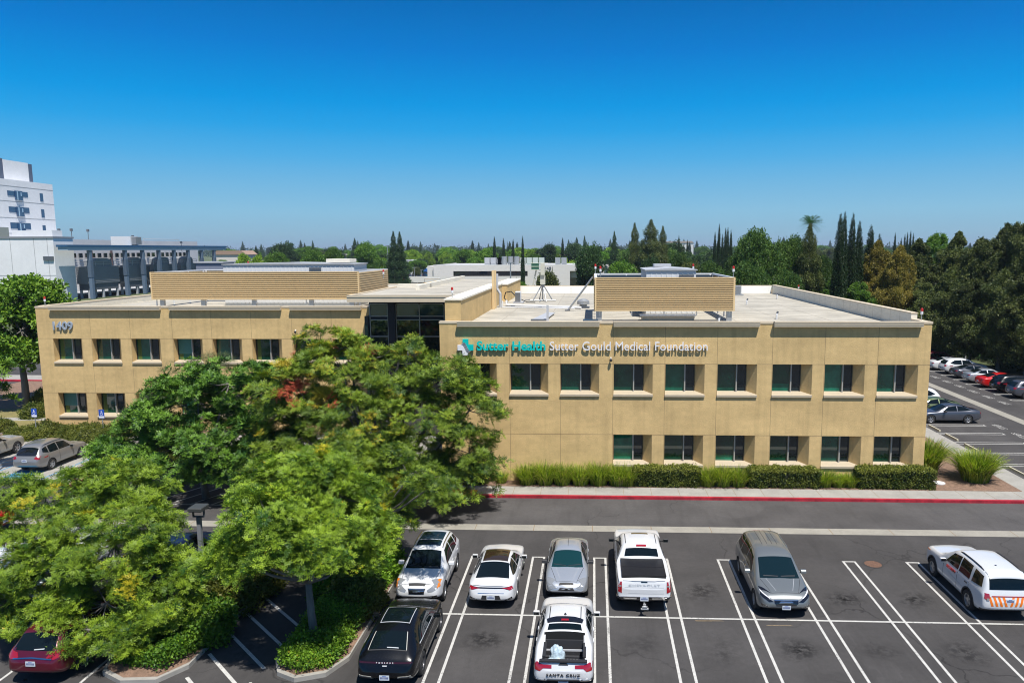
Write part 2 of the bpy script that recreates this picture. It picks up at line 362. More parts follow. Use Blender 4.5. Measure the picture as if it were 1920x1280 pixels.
# planter in front of right wing + corner bed
tag(MB().box(-8.8, 24.05, 42.25, 43.36, -.2, SW+.01).box(19.05, 24.05, 43.36, 62, -.2, SW+.008).build('planter_soil', soilm), kind='structure')
tag(MB().box(24.05, 25.42, 42.25, 100, -.2, SW).box(25.42, 27.5, 42.25, 44.3, -.2, SW).build('side_sidewalk', concm), kind='structure')
# left landscaping
tag(MB().prism([(-60, 49.8), (-21, 49.8), (-16.5, 55.2), (-42, 55.2), (-42, 90), (-60, 90)], 'z', -.2, .12).build('left_planting_bed', soilm), kind='structure')
tag(MB().prism([(-60, 53.4), (-44.8, 53.4), (-43.2, 62.5), (-60, 62.5)], 'z', -.2, .135).build('lawn', lawnm), kind='structure')
tag(MB().prism([(-46.2, 49.8), (-45.9, 49.8), (-42.6, 57.5), (-42.9, 57.5)], 'z', -.2, .20).prism([(-60, 57), (-43.5, 58.2), (-43.4, 59.4), (-60, 58.2)], 'z', -.2, .15).build('left_footpath', concm), kind='structure')
tag(MB().quad((-140, 64, .02), (-44, 61, .02), (-42, 86, .02), (-140, 95, .02)).build('side_street', asph, fix=False), kind='structure')
tag(MB().quad((-75, 70.4, .026), (-44, 68.4, .026), (-44, 69.2, .026), (-75, 71.3, .026)).quad((-75, 74.2, .026), (-43, 72.5, .026), (-43, 73, .026), (-75, 74.8, .026)).build('street_lines', whitep, fix=False), kind='structure')
tag(MB().prism([(-75, 77.2), (-46, 75.8), (-46, 76.2), (-75, 77.6)], 'z', -.1, .2).build('far_red_kerb', redm), kind='structure')
tag(MB().prism([(-75, 77.61), (-46, 76.21), (-46, 79), (-75, 80.5)], 'z', -.1, .18).build('far_sidewalk', concm), kind='structure')
tag(MB().prism([(-47, 75.8), (-42.5, 76.6), (-42.5, 77.4), (-47, 76.6)], 'z', -.1, .21).build('far_yellow_kerb', yelm), kind='structure')
tag(MB().quad((-60, 43.05, .004), (-32.3, 43.05, .004), (-32.3, 49.79, .004), (-60, 49.79, .004)).build('accessible_stall_paving', concm, fix=False), kind='structure')
bluep = M('blue_road_paint', (.05, .24, .42), .7, var=.2, scale=5)
mb = MB()
mb.quad((-36.0, 43.2, .009), (-34.4, 43.2, .009), (-34.4, 44.9, .009), (-36.0, 44.9, .009))
for x in (-38.9, -37.3, -33.4): mb.quad((x, 43.1, .009), (x+.1, 43.1, .009), (x+.1, 49.5, .009), (x, 49.5, .009))
for k in range(4): mb.quad((-38.8, 43.3+k*1.5, .009), (-38.6, 43.3+k*1.5, .009), (-37.4, 44.5+k*1.5, .009), (-37.6, 44.5+k*1.5, .009))
tag(mb.build('blue_stall_markings', bluep, fix=False), kind='structure')
# islands
def island(name, poly, soil):
    inner = []
    c = Vector((sum(p[0] for p in poly)/len(poly), sum(p[1] for p in poly)/len(poly)))
    for p in poly:
        d = (c-Vector(p)); inner.append(tuple(Vector(p)+d.normalized()*.17))
    mb = MB(); k = len(poly)
    for i in range(k):
        j = (i+1) % k
        mb.prism([poly[i], poly[j], inner[j], inner[i]], 'z', -.15, .15)
    kerb = mb.build(name, concm); tag(kerb, kind='structure')
    s = MB(); s.prism(inner, 'z', -.15, .13); so_ = s.build(name+'_soil', soil); tag(so_, kind='structure')
island('right_island_kerb', [(-10.55, 23.3), (-10.2, 22.6), (-9.5, 22.25), (-8.6, 22.6), (-8.15, 23.6), (-8.1, 31.2), (-8.5, 32.3), (-9.5, 32.6), (-10.4, 32.1), (-10.6, 31)], soilm)
island('left_island_kerb', [(-16.3, 23.5), (-15.9, 22.4), (-15.0, 21.9), (-13.9, 22.0), (-13.3, 22.9), (-13.25, 31.5), (-13.8, 32.5), (-15.2, 32.7), (-16.1, 32.1), (-16.3, 31)], soilm)
# ------------------------------------------------------------------ painted lines
P_, XS = 2.74, -5.137
mb = MB(); lw = .095
def ln(x0, y0, x1, y1, z=.004, w_=lw, m=None):
    m = m or mb; d = Vector((x1-x0, y1-y0, 0)).normalized(); n = Vector((-d.y, d.x, 0))*w_/2; a = Vector((x0, y0, z)); b = Vector((x1, y1, z))
    m.quad(a-n, b-n, b+n, a+n)
for k in range(0, 13):
    X = XS+P_*k
    for s in (-1, 1): ln(X+s*.25, 15, X+s*.25, 32.46)
    ln(X-.3, 32.5, X+.3, 32.5)
mb.quad((-8.0, 26.97, .0075), (31, 26.97, .0075), (31, 27.07, .0075), (-8.0, 27.07, .0075))
ln(-10.7, 20, -10.9, 22.2)
tag(mb.build('parking_lines', whitep, fix=False), kind='structure')
mb = MB()
for k in range(6): ln(-13.1, 28.2-1.45*k, -10.8, 25.9-1.45*k, w_=.12)
ln(-13.2, 30.5, -10.7, 30.5)
for k in range(8):
    Y_ = 18.0+k*2.74
    for s in (-.25, .25): ln(-26, 25.9+0*k-8+k*2.74+s-2.7, -21.2, 25.9-8+k*2.74+s-2.7)
for k in range(7): ln(-18.0-(.25), 22, -18.0-.25, 22.1)
for s in (-1.35, 1.35): ln(-17.7+s, 20, -17.7+s, 27)
# hatched area beyond the strip
for k in range(5): ln(-25.5+k*1.2, 38.9, -24.0+k*1.2, 41.9, w_=.1)
ln(-26, 38.9, -19.2, 38.9, w_=.1); ln(-19.2, 38.9, -18.9, 42, w_=.1)
tag(mb.build('left_lot_lines', whitep, fix=False), kind='structure')
mb = MB()
for k in range(-2, 5):
    Y_ = 59.2-2.78*k
    for s in (-.22, .22): ln(25.6, Y_+s, 30.4, Y_+s)
    ln(30.4, Y_-.27, 30.4, Y_+.27)
for k in range(0, 12):
    Y_ = 66.6+2.74*k
    for s in (-.22, .22): ln(37.8, Y_+s, 43, Y_+s)
    ln(37.8, Y_-.27, 37.8, Y_+.27)
tag(mb.build('side_lot_lines', whitep, fix=False), kind='structure')
for k in range(5):
    t = text('stall_lettering', 'STAFF', .75, whitep, depth=0, loc=(31.6, 61.2-2.78*(k+1)-.4, .006), rot=(0, 0, R_(90)), width=1.5); tag(t, kind='structure')
for k in range(7):
    t = text('stall_lettering', 'STAFF', .75, whitep, depth=0, loc=(36.8, 67.3+2.74*k, .006), rot=(0, 0, R_(90)), width=1.5); tag(t, kind='structure')
cpaint = M('cream_kerb_paint', (.50, .46, .34), .8, var=.15, scale=8)
for k, y in enumerate((57.9, 55.1, 52.2, 49.4, 46.5)):
    o = MB().prism([(-.08, 0), (.08, 0), (.05, .13), (-.05, .13)], 'y', -.9, .9).build('wheel_stop', cpaint)
    o.location = (26.05, y, 0); o.rotation_euler.z = R_(1)
    tag(o, ['cream concrete wheel stop just in front of the dark grey sedan stall line', 'cream wheel stop second from the parked grey sedan', 'cream wheel stop level with the left tall grass clump', 'cream wheel stop level with the big grass clump', 'nearest cream wheel stop by the corner sidewalk'][k], 'wheel stop', 'wheel stops along the side sidewalk')
mb = MB()
for u, v, l_ in ((1330, 1163, .55), (1462, 1172, .5), (1320, 1163.5, .3)):
    c = at_z(u, v); mb.quad((c.x-l_, c.y-.03, .0045), (c.x+l_, c.y-.015, .0045), (c.x+l_*.8, c.y+.03, .0045), (c.x-l_*.9, c.y+.025, .0045))
tag(mb.build('pavement_scuff', M('tan_scuff', (.20, .15, .09), .9, var=.4, scale=8), fix=False), kind='structure')
# manhole with surrounding stain
c = at_z(1637, 1057); mh = empty('manhole_cover', (c.x, c.y, 0), label='rusty round utility cover in asphalt behind the empty stalls', cat='manhole cover')
rust = M('rusty_iron', (.13, .07, .045), .9, var=.4, scale=14)
mb = MB(); mb.tube([(0, 0, -.05), (0, 0, .008)], .36, 24); mb.build('cover', rust, mh)
mb = MB()
for i in range(24):
    a0, a1 = i*math.pi/12, (i+1)*math.pi/12
    mb.quad((.37*math.cos(a0), .37*math.sin(a0), .006), (.45*math.cos(a0), .45*math.sin(a0), .006), (.45*math.cos(a1), .45*math.sin(a1), .006), (.37*math.cos(a1), .37*math.sin(a1), .006))
mb.build('ring', M('tar_ring', (.035, .033, .032), .9), mh)
# ------------------------------------------------------------------ main building
bld = empty('medical_office_building', (0, 43.37, 0), label='long two storey tan stucco medical office building with flat roofs and deep set green windows', cat='building')
bld.location = (0, 0, 0)
YF, YL, ZU, ZL, ZT = 43.37, 55.29, 7.13, 2.97, 9.45
WW, DEP, SPL = 2.24, .62, .50
UX = [-7.80, -4.80, -1.86, 1.22, 4.18, 7.15, 10.26, 13.20, 16.16]
LX = UX[3:]
LLX = [-40.79, -37.77, -34.70, -31.46, -28.45, -25.41, -22.33, -19.32]
def facade(name, x0, x1, y, z1, holes, joints_x, joints_z):
    mb = MB(); xs = sorted(set([x0, x1]+[h[0] for h in holes]+[h[1] for h in holes])); zs = sorted(set([0, z1]+[h[2] for h in holes]+[h[3] for h in holes]))
    for i in range(len(xs)-1):
        for j in range(len(zs)-1):
            cx, cz = (xs[i]+xs[i+1])/2, (zs[j]+zs[j+1])/2
            if any(h[0] < cx < h[1] and h[2] < cz < h[3] for h in holes): continue
            mb.quad((xs[i], y, zs[j]), (xs[i+1], y, zs[j]), (xs[i+1], y, zs[j+1]), (xs[i], y, zs[j+1]))
    for (a, b, c, d) in holes:
        yi = y+DEP
        mb.quad((a, y, c), (a, yi, c), (a, yi, d), (a, y, d))
        mb.quad((b, y, c), (b, y, d), (b-SPL, yi, d), (b-SPL, yi, c))
        mb.quad((a, y, d), (a, yi, d), (b-SPL, yi, d), (b, y, d))
    mb.mi = 1
    for X in joints_x:
        segs = [(0, z1)]
        for (a, b, c, d) in holes:
            if a-.01 < X < b+.01: segs = [q for s in segs for q in ((s[0], min(s[1], c)), (max(s[0], d), s[1])) if q[1]-q[0] > .01]
        for s in segs: mb.quad((X-.009, y-.003, s[0]), (X+.009, y-.003, s[0]), (X+.009, y-.003, s[1]), (X-.009, y-.003, s[1]))
    for Z in joints_z:
        cur = x0
        for h in sorted([h for h in holes if abs(h[3]-Z) < .1])+[(x1, x1, 0, 0)]:
            if h[0]-cur > .05: mb.quad((cur, y-.003, Z-.009), (h[0], y-.003, Z-.009), (h[0], y-.003, Z+.009), (cur, y-.003, Z+.009))
            cur = h[1]
    return mb.build(name, [wallm, jointm], bld, fix=False)
WN = [0]
def window(x, y, zb, zt):
    """deep-set window: frame, green pane, narrow pane, mullions"""
    yi = y+DEP-.02; x0, x1 = x, x+WW-SPL; z0 = zb+.02
    f = MB(); t = .045
    f.box(x0, x0+t, yi-.05, yi+.08, z0, zt).box(x1-t, x1, yi-.05, yi+.08, z0, zt).box(x0+t, x1-t, yi-.05, yi+.08, zt-t, zt).box(x0+t, x1-t, yi-.05, yi+.08, z0, z0+t)
    xm = x0+1.17
    fr = f.build('window', framem, bld)
    g = MB(); g.box(x0+t, xm-.03, yi, yi+.02, z0+t, zt-t); WN[0] += 1; g.build('green_pane', GLV[(WN[0]*7+WN[0]//3) % 5], fr)
    if y > 50 and WN[0] % 3: MB().box(x0+t+.08, x0+t+.34, yi-.006, yi-.002, z0+t, zt-t-.02).build('curtain', curtm, fr)
    if WN[0] % 5 == 2: MB().box(x0+t+.01, xm-.04, yi-.008, yi-.004, z0+t+.35+.12*(WN[0] % 3), zt-t).build('blind', blindm if y > 50 else GLV[0], fr)
    g = MB(); g.box(xm+.03, x1-t, yi, yi+.02, z0+t, zt-t); g.build('pane', glassD, fr)
    g = MB(); g.box(xm-.035, xm+.035, yi-.16, yi+.06, z0-.04, zt-.001); g.build('mullion', mullm, fr)
    g = MB(); g.box(xm+.036, x1-t, yi-.04, yi+.03, z0+t+.36, z0+t+.40); g.build('crossbar', framem, fr)
    b = MB(); b.quad((x0-.02, yi+1.0, z0-.1), (x1+.02, yi+1.0, z0-.1), (x1+.02, yi+1.0, zt+.1), (x0-.02, yi+1.0, zt+.1))
    # sloping sill with nosing
    s = MB()
    s.v = [(x-.02, y-.09, zb-.15), (x+WW+.02, y-.09, zb-.15), (x+WW+.02, y+.0, zb-.15), (x-.02, y, zb-.15),
           (x-.02, y-.09, zb-.03), (x+WW+.02, y-.09, zb-.03), (x+WW, y+.0, zb-.0), (x, y, zb-.0),
           (x, y+DEP, zb+.10), (x+WW-SPL, y+DEP, zb+.10), (x, y+DEP, zb-.15), (x+WW-SPL, y+DEP, zb-.15)]
    s.f = [(0, 1, 5, 4), (4, 5, 6, 7), (7, 6, 9, 8), (0, 3, 2, 1), (0, 4, 7, 3), (1, 2, 6, 5), (3, 7, 8, 10), (2, 11, 9, 6), (3, 10, 11, 2), (8, 9, 11, 10)]; s.m = [0]*10
    s.build('sill', sillm, bld)
ZUB, ZLB = 5.38, 1.22
holesR = [(x, x+WW, ZUB, ZU) for x in UX]+[(x, x+WW, ZLB, ZL) for x in LX]
facade('wall', -8.85, 19.03, YF, ZT, holesR, [-4.81, -1.87, 1.18, 4.15, 7.12, 10.23, 13.17, 16.13], [ZU, ZL])
holesL = [(x, x+WW, ZUB, ZU) for x in LLX]+[(x, x+WW, ZLB, ZL) for x in LLX]
facade('wall', -41.95, -16.5, YL, ZT, holesL, [x-.03 for x in LLX[1:]], [ZU, ZL])
for x in UX: window(x, YF, ZUB, ZU)
for x in LX: window(x, YF, ZLB, ZL)
for x in LLX: window(x, YL, ZUB, ZU); window(x, YL, ZLB, ZL)
# other walls
def shell(name, quads, m): 
    mb = MB()
    for q in quads: mb.quad(*q)
    return mb.build(name, m, bld, fix=False)
shell('side_wall', [((19.03, YF, 0), (19.03, 80.6, 0), (19.03, 80.6, ZT), (19.03, YF, ZT))], wallm)
shell('side_wall', [((-8.85, 56, 0), (-8.85, YF, 0), (-8.85, YF, ZT), (-8.85, 56, ZT))], wallm)
shell('side_wall', [((-41.95, 92, 0), (-41.95, YL, 0), (-41.95, YL, ZT), (-41.95, 92, ZT))], wallm)
shell('side_wall', [((-16.5, YL, 0), (-16.5, 57.5, 0), (-16.5, 57.5, ZT), (-16.5, YL, ZT))], wallm)
shell('rear_wall', [((19.03, 80.6, 0), (-8.85, 80.6, 0), (-8.85, 80.6, ZT), (19.03, 80.6, ZT)), ((-8.85, 92, 0), (-41.95, 92, 0), (-41.95, 92, ZT), (-8.85, 92, ZT)), ((-8.85, 80.6, 0), (-8.85, 92, 0), (-8.85, 92, ZT), (-8.85, 80.6, ZT))], wallm)
# near-black sheet stands in for the dark of unlit rooms behind the glass
MB().box(-8.6, 18.8, YF+1.9, YF+1.95, .1, 8.9).box(-41.7, -16.8, YL+1.9, YL+1.95, .1, 8.9).build('dark_room_sheet', darkm, bld)
# roofs
MB().box(-8.84, 19.02, YF+.02, 80.59, 8.85, 9.04).build('roof', roofm, bld)
MB().box(-41.94, -8.86, YL+.02, 91.99, 8.85, 9.04).build('roof', roofm, bld)
# parapets (inside faces + caps)
def parapet(x0, x1, y0, y1, z=9.6, cap=.06):
    p = MB().box(x0, x1, y0, y1, 9.0, z-cap).build('parapet', parm, bld)
    MB().box(x0-.03, x1+.03, y0-.03, y1+.03, z-cap, z).build('parapet_cap', capm, p)
parapet(-8.83, 19.01, YF+.02, YF+.35, 9.56)
parapet(18.66, 19.01, YF+.385, 45.3, 9.56)
parapet(18.66, 19.01, 45.36, 80.2, 9.92)
parapet(-8.5, 18.6, 80.24, 80.55, 9.86)
MB().box(-8.4, 18.6, 80.20, 80.239, 9.05, 9.80).build('parapet_coating_panel', M('white_roof_coating', (.86, .85, .80), .8, var=.04, scale=1.2), bld)
parapet(-41.92, -16.52, YL+.02, YL+.35, 9.56)
parapet(-41.92, -41.57, YL+.385, 91.5, 9.60)
parapet(-41.5, -9, 91.6, 91.9, 9.6)
parapet(-16.85, -16.52, YL+.385, 57.4, 9.5)
mb = MB(); mb.mi = 0                                   # seams on the parapet and roof
for y in np.arange(47, 80, 1.5): mb.quad((18.655, y, 9.1), (18.655, y+.02, 9.1), (18.655, y+.02, 9.84), (18.655, y, 9.84))
for x in (-2.3, 11.5): mb.quad((x, 80.196, 9.05), (x+.03, 80.196, 9.05), (x+.03, 80.196, 9.72), (x, 80.196, 9.72))
seamm = M('seam', (.33, .29, .23), .9)
for k, x in enumerate(np.arange(-6, 18, 3.05)): mb.quad((x, YF+.6, 9.044), (x+.05, YF+.6, 9.044), (x+.05, 80, 9.044), (x, 80, 9.044))
for y in np.arange(49, 80, 4.4): mb.quad((-7.8, y, 9.0445), (18.6, y, 9.0445), (18.6, y+.06, 9.0445), (-7.8, y+.06, 9.0445))
mb.build('roof_seam', seamm, bld, fix=False)
# cornices: stepped profile, real projection
def cornice(x0, x1, y):
    prof = [(y, 9.30), (y-.26, 9.30), (y-.26, 9.40), (y-.285, 9.41), (y-.285, 9.52), (y-.31, 9.53), (y-.31, 9.60), (y, 9.60)]
    mb = MB(); k = len(prof); n = 0
    mb.v = [(x0, a, b) for a, b in prof]+[(x1, a, b) for a, b in prof]
    mb.f = [tuple(range(k)), tuple(range(2*k-1, k-1, -1))]+[(i, k+i, k+(i+1) % k, (i+1) % k) for i in range(k)]; mb.m = [0]*len(mb.f)
    mb.build('cornice', capm, bld)
for a, b in ((-7.78, .39), (1.19, 9.43), (10.23, 18.46)): cornice(a, b, YF)
for a, b in ((-40.75, -32.23), (-31.50, -23.05), (-22.37, -17.03)): cornice(a, b, YL)
for a, b, y in ((-8.87, -7.79, YF), (.40, 1.18, YF), (9.44, 10.22, YF), (18.47, 19.06, YF), (-41.98, -40.76, YL), (-32.22, -31.51, YL), (-23.04, -22.38, YL), (-17.02, -15.75, YL)):
    MB().box(a, b, y-.03, y+.38, ZT, 9.57).build('pier_cap', capm, bld)
MB().box(-16.5, -15.8, YL, YL+.35, 8.95, ZT-.001).build('wall_return', wallm, bld)
# raised tan wall and entry roof
MB().box(-8.86, -7.9, 45.2, 66, 9.0, 10.66).build('raised_wall', wallm, bld)
MB().box(-8.92, -7.84, 45.14, 66.05, 10.66, 10.76).build('raised_wall_cap', parm, bld)
MB().box(-8.86, -7.6, 67.6, 79.9, 9.0, 10.55).build('raised_wall', wallm, bld)
MB().box(-8.92, -7.54, 67.54, 79.95, 10.55, 10.63).build('raised_wall_cap', parm, bld)
er = MB().prism([(-16.2, 50.0), (-8.93, 50.0), (-8.93, 79), (-13.5, 79), (-13.5, 62), (-16.2, 62)], 'z', 10.52, 10.62).build('entry_roof', roofm, bld)
mb = MB().box(-16.32, -8.93, 49.78, 50.02, 10.24, 10.70).box(-16.32, -16.1, 50.021, 62, 10.24, 10.70); mb.build('fascia', capm, bld)
MB().box(-16.30, -8.93, 49.75, 49.779, 10.56, 10.72).build('fascia_trim', capm, bld)
MB().box(-13.6, -13.3, 58, 79, 10.62, 10.98).box(-16, -13.3, 62, 62.3, 10.62, 10.9).build('entry_parapet', parm, bld)
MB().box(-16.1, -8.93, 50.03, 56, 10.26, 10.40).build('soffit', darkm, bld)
MB().box(-16.2, -8.93, 56.2, 79, 9.05, 10.5).build('entry_upper_wall', wallm, bld)
# curtain wall
cw = MB().box(-16.2, -8.87, 54.35, 54.5, 0.15, 10.24).build('curtain_wall', darkm, bld)
xs = [-16.15, -14.75, -14.25, -12.50, -10.70, -8.9]; zs = [.2, 2.6, 2.75, 5.4, 5.55, 7.42, 7.50, 8.66, 8.92, 9.78]
pc = {(2.75, 5.4), (5.55, 7.42), (7.50, 8.66), (.2, 2.6), (8.92, 9.78)}
for a, b in zip(xs[:-1], xs[1:]):
    if (a, b) == (-14.75, -14.25): continue
    for c, d in pc:
        MB().box(a+.05, b-.05, 54.30, 54.349, c+.03, d-.03).build('glass_pane', glassB if c > 8 else glassT, cw)
mb = MB()
for x in (-16.12, -14.8, -14.2, -12.5, -10.7, -8.95): mb.box(x-.03, x+.03, 54.22, 54.299, .2, 9.80)
for z in (2.6, 5.45, 7.45, 8.66, 8.92, 9.8):
    for a, b in zip(xs[:-1], xs[1:]):
        if (a, b) != (-14.75, -14.25): mb.box(a+.06, b-.06, 54.24, 54.298, z-.03, z+.03)
mb.build('mullion_grid', mullm, cw)
MB().box(-14.74, -14.24, 54.0, 54.21, .15, 10.23).build('curtain_column', darkm, cw)
cw2 = MB().box(-16.49, -16.21, 54.1, 55.28, .15, 8.94).build('corner_glazing', framem, bld)
MB().box(-16.46, -16.24, 54.05, 54.099, .3, 8.3).build('corner_pane', glassB, cw2)
MB().box(-16.205, -16.15, 54.5, 55.2, 7.4, 8.7).build('corner_pane', M('sky_painted_glass', (.1, .35, .5), .05, spec=1., ior=1.8), cw2)  # light blue base colour stands in for the reflected sky
# small camera domes and pipes on walls
for x, y, z in ((1.05, YF, 7.42), (-22.05, YL, 7.72)):
    d = empty('security_camera', (x, y, z), label='small black dome camera on the '+('right wing wall under the sign' if x > 0 else 'left wing wall above the windows'), cat='camera')
    mb = MB(); mb.tube([(0, 0, .08), (0, -.12, .08), (0, -.16, .02)], .03); mb.build('bracket', whitemetal, d)
    bm = bmesh.new(); bmesh.ops.create_uvsphere(bm, u_segments=12, v_segments=8, radius=.09, matrix=Matrix.Translation((0, -.16, -.06))); obj('dome', bm, blk, d, True)
# ------------------------------------------------------------------ signs on the wall
sg = empty('wall_sign', (0, YF, 0), label='long wall sign reading Sutter Health Sutter Gould Medical Foundation with cross logo', cat='sign')
sg.location = (0, 0, 0); YS = YF-.115
text('teal_lettering', 'Sutter Health', .72, tealm, sg, depth=.035, offset=.02, loc=(-6.68, YS, 7.93), rot=(R_(90), 0, 0), width=3.98)
text('white_lettering', 'Sutter Gould Medical Foundation', .72, whitel, sg, depth=.035, offset=0, loc=(-2.46, YS, 7.93), rot=(R_(90), 0, 0), width=9.0)
# cross logo with three wavy stripes
def poly_ext(name, pts, y0, y1, m, parent):
    bm = bmesh.new(); vs = [bm.verts.new((x, y0, z)) for x, z in pts]; f = bm.faces.new(vs); bmesh.ops.recalc_face_normals(bm, faces=[f])
    r = bmesh.ops.extrude_face_region(bm, geom=[f]); 
    for v in [g for g in r['geom'] if isinstance(g, bmesh.types.BMVert)]: v.co.y = y1
    bmesh.ops.recalc_face_normals(bm, faces=bm.faces); bmesh.ops.triangulate(bm, faces=bm.faces); return obj(name, bm, m, parent)
lx, lz, ls = -7.33, 8.10, .44
def S(t): return (lx-ls*.52+ls*1.15*t, lz+ls*.42-ls*.95*t+.11*math.sin(2*math.pi*t))
wave = [S(t/16) for t in range(17)]
poly_ext('teal_half', [(lx-.16, lz+.47), (lx+.17, lz+.47), (lx+.17, lz+.15), (lx+.46, lz+.15), (lx+.46, lz-.19)]+[(x+.07, z+.06) for x, z in wave[::-1] if x < lx+.42][1:], YS-.06, YS+.06, tealm, sg)
poly_ext('white_half', [(lx-.46, lz+.12), (lx-.26, lz+.12)]+[(x-.04, z-.06) for x, z in wave if x < lx+.17]+[(lx+.15, lz-.47), (lx-.18, lz-.47), (lx-.18, lz-.19), (lx-.46, lz-.19)], YS-.06, YS+.06, whitel, sg)
mb = MB(); dk = M('logo_stripe_grey', (.10, .11, .12), .4)
for o_ in (-.045, .0, .045):
    for a, b in zip(wave[:-1], wave[1:]): mb.quad((a[0]+o_-.011, YS-.07, a[1]+o_-.011), (b[0]+o_-.011, YS-.07, b[1]+o_-.011), (b[0]+o_+.011, YS-.07, b[1]+o_+.011), (a[0]+o_+.011, YS-.07, a[1]+o_+.011))
mb.build('wavy_stripes', dk, sg, fix=False)
mb = MB()
for a, b in zip(wave[:-1], wave[1:]): mb.quad((a[0]-.07, YS-.055, a[1]-.07), (b[0]-.07, YS-.055, b[1]-.07), (b[0]+.07, YS-.055, b[1]+.07), (a[0]+.07, YS-.055, a[1]+.07))
mb.build('wavy_band', whitel, sg, fix=False)
sn = empty('address_sign', (0, 0, 0), label='grey raised building numerals 1409 at the top left of the left wing', cat='sign')
numm = M('number_front', (.36, .41, .48), .4, metal=.2)
for dx, ch in ((-.06, '1'), (.35, '4'), (.80, '0'), (1.22, '9')): text('numeral', ch, .86, numm, sn, depth=.045, offset=.018, loc=(-40.72+dx, YL-.085, 7.82), rot=(R_(90), 0, 0))
# ------------------------------------------------------------------ roof equipment
def screen(x0, x1, y0, y1, z0, z1, ns, label, posts):
    s = empty('roof_screen', ((x0+x1)/2, y0, 9.05), label=label, cat='equipment screen')
    ox, oy, oz = (x0+x1)/2, y0, 9.05
    def B(name, mb, m): o = mb.build(name, m, s); o.location = (-ox, -oy, -oz); return o
    def lou(name, mk):
        mb = MB(); h = (z1-z0-.14)/ns
        for i in range(ns):
            za = z0+.07+i*h; mk(mb, za, h)
        return B(name, mb, louvm)
    # box-rib siding: projecting bands with recessed dark grooves
    lou('front_louvers', lambda mb, z, h: mb.prism([(y0-.03, z), (y0-.09, z+.15*h), (y0-.09, z+.48*h), (y0-.03, z+.62*h), (y0+.03, z+.62*h), (y0+.03, z)], 'x', x0+.1, x1-.1))
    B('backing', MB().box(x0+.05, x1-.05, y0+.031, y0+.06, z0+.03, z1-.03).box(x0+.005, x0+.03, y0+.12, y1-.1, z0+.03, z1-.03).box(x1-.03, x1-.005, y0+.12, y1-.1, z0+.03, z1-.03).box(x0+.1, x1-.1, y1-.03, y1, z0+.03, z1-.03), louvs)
    B('frame', MB().box(x0, x0+.1, y0-.10, y0+.07, z0, z1).box(x1-.1, x1, y0-.08, y0+.07, z0, z1).box(x0+.1, x1-.1, y0-.08, y0+.07, z1-.07, z1).box(x0+.1, x1-.1, y0-.08, y0+.07, z0, z0+.07), louvm)
    B('cap_rail', MB().box(x0-.02, x0+.16, y0+.071, y1+.08, z1-.12, z1-.01).box(x1-.16, x1+.02, y0+.071, y1+.08, z1-.12, z1-.01).box(x0+.161, x1-.161, y1-.1, y1+.06, z1-.12, z1-.01), whitemetal)
    h = (z1-z0)/12
    for xa, xb in ((x1-.001, x1+.05), (x0-.05, x0+.001)):
        mb = MB()
        for i in range(12): mb.box(xa, xb, y0+.1, y1, z0+i*h, z0+i*h+.6*h)
        B('side_louvers', mb, louvm)
    mb = MB()
    for x in np.linspace(x0+.3, x1-.3, 5):
        mb.tube([(x, y1-.15, z0-.6), (x, y1-.15, z1-.1)], .05, 6); mb.tube([(x, y0+.14, z0-.3), (x, y0+.14, z1-.1)], .05, 6)
    for y in np.linspace(y0+.4, y1-.4, 4): mb.tube([(x1-.14, y, z0-.6), (x1-.14, y, z1-.1)], .05, 6); mb.tube([(x0+.14, y, z0-.6), (x0+.14, y, z1-.1)], .05, 6)
    B('stud', mb, whitemetal)
    for x in posts:
        B('post', MB().box(x-.17, x+.17, y0+.1, y0+.32, 9.05, z0+.0), galv)
    for x in (x0+.15, x1-.15): B('post', MB().box(x-.12, x+.12, y1-.4, y1-.2, 9.05, z0), galv)
    return s
screen(.13, 9.05, 49.0, 57.6, 9.72, 11.87, 17, 'tan louvered equipment screen on the right wing roof', [.42, 8.75])
screen(-35.65, -18.6, 60.0, 68.5, 9.75, 11.98, 13, 'very long tan louvered equipment screen on the left wing roof', [-34.9, -31.5, -27.3, -22.6, -19.3])
dv = M('deep_blue_metal', (.03, .055, .085), .5)
o = MB().box(.3, 8.9, 57.4, 57.56, 9.9, 11.7).build('shaded_inner_face', dv, None)  # dark blue puts the shade on the inside metal into the colour
for s in bpy.data.objects:
    if s.name == 'roof_screen': o.parent = s; o.location = (-(0.13+9.05)/2, -49, -9.05)
def rooftop_unit(x0, x1, y0, y1, z1, label):
    u = empty('rooftop_air_handler', (0, 0, 0), label=label, cat='rooftop unit')
    rib = MB(); rib.box(x0, x1, y0, y1, 9.35, z1-.12)
    for x in np.arange(x0+.3, x1, .35): rib.box(x, x+.05, y0-.025, y0, 9.4, z1-.14)
    for y in np.arange(y0+.3, y1, .35): rib.box(x0-.025, x0, y, y+.05, 9.4, z1-.14)
    rib.build('casing', whitemetal, u)
    MB().prism([(x0-.1, z1-.12), (x1+.1, z1-.12), (x1+.1, z1-.06), ((x0+x1)/2, z1+.05), (x0-.1, z1-.06)], 'y', y0-.1, y1+.1).build('lid', lightgrey, u)
    MB().box(x0, x1, y0, y1, 9.05, 9.349).build('curb_base', galv, u)
    mb = MB(); xa = x0+(x1-x0)*.66
    for i in range(7): mb.box(xa, xa+1.0, y0-.06, y0-.026, z1-.95+i*.09, z1-.95+i*.09+.05)
    mb.build('vent_grille', darkgrey, u)
    return u
u1 = rooftop_unit(3.6, 6.9, 51.5, 57.0, 12.35, 'white air handling unit behind the right roof screen')
MB().box(4.4, 5.6, 55, 56.4, 12.39, 12.6).build('top_hatch', lightgrey, u1)
u2 = rooftop_unit(-30.6, -19.6, 62.0, 65.5, 12.62, 'long white air handling unit standing behind the left roof screen')
MB().box(-22.2, -20.2, 62.8, 64.6, 12.66, 12.95).build('top_hatch', parm, u2)
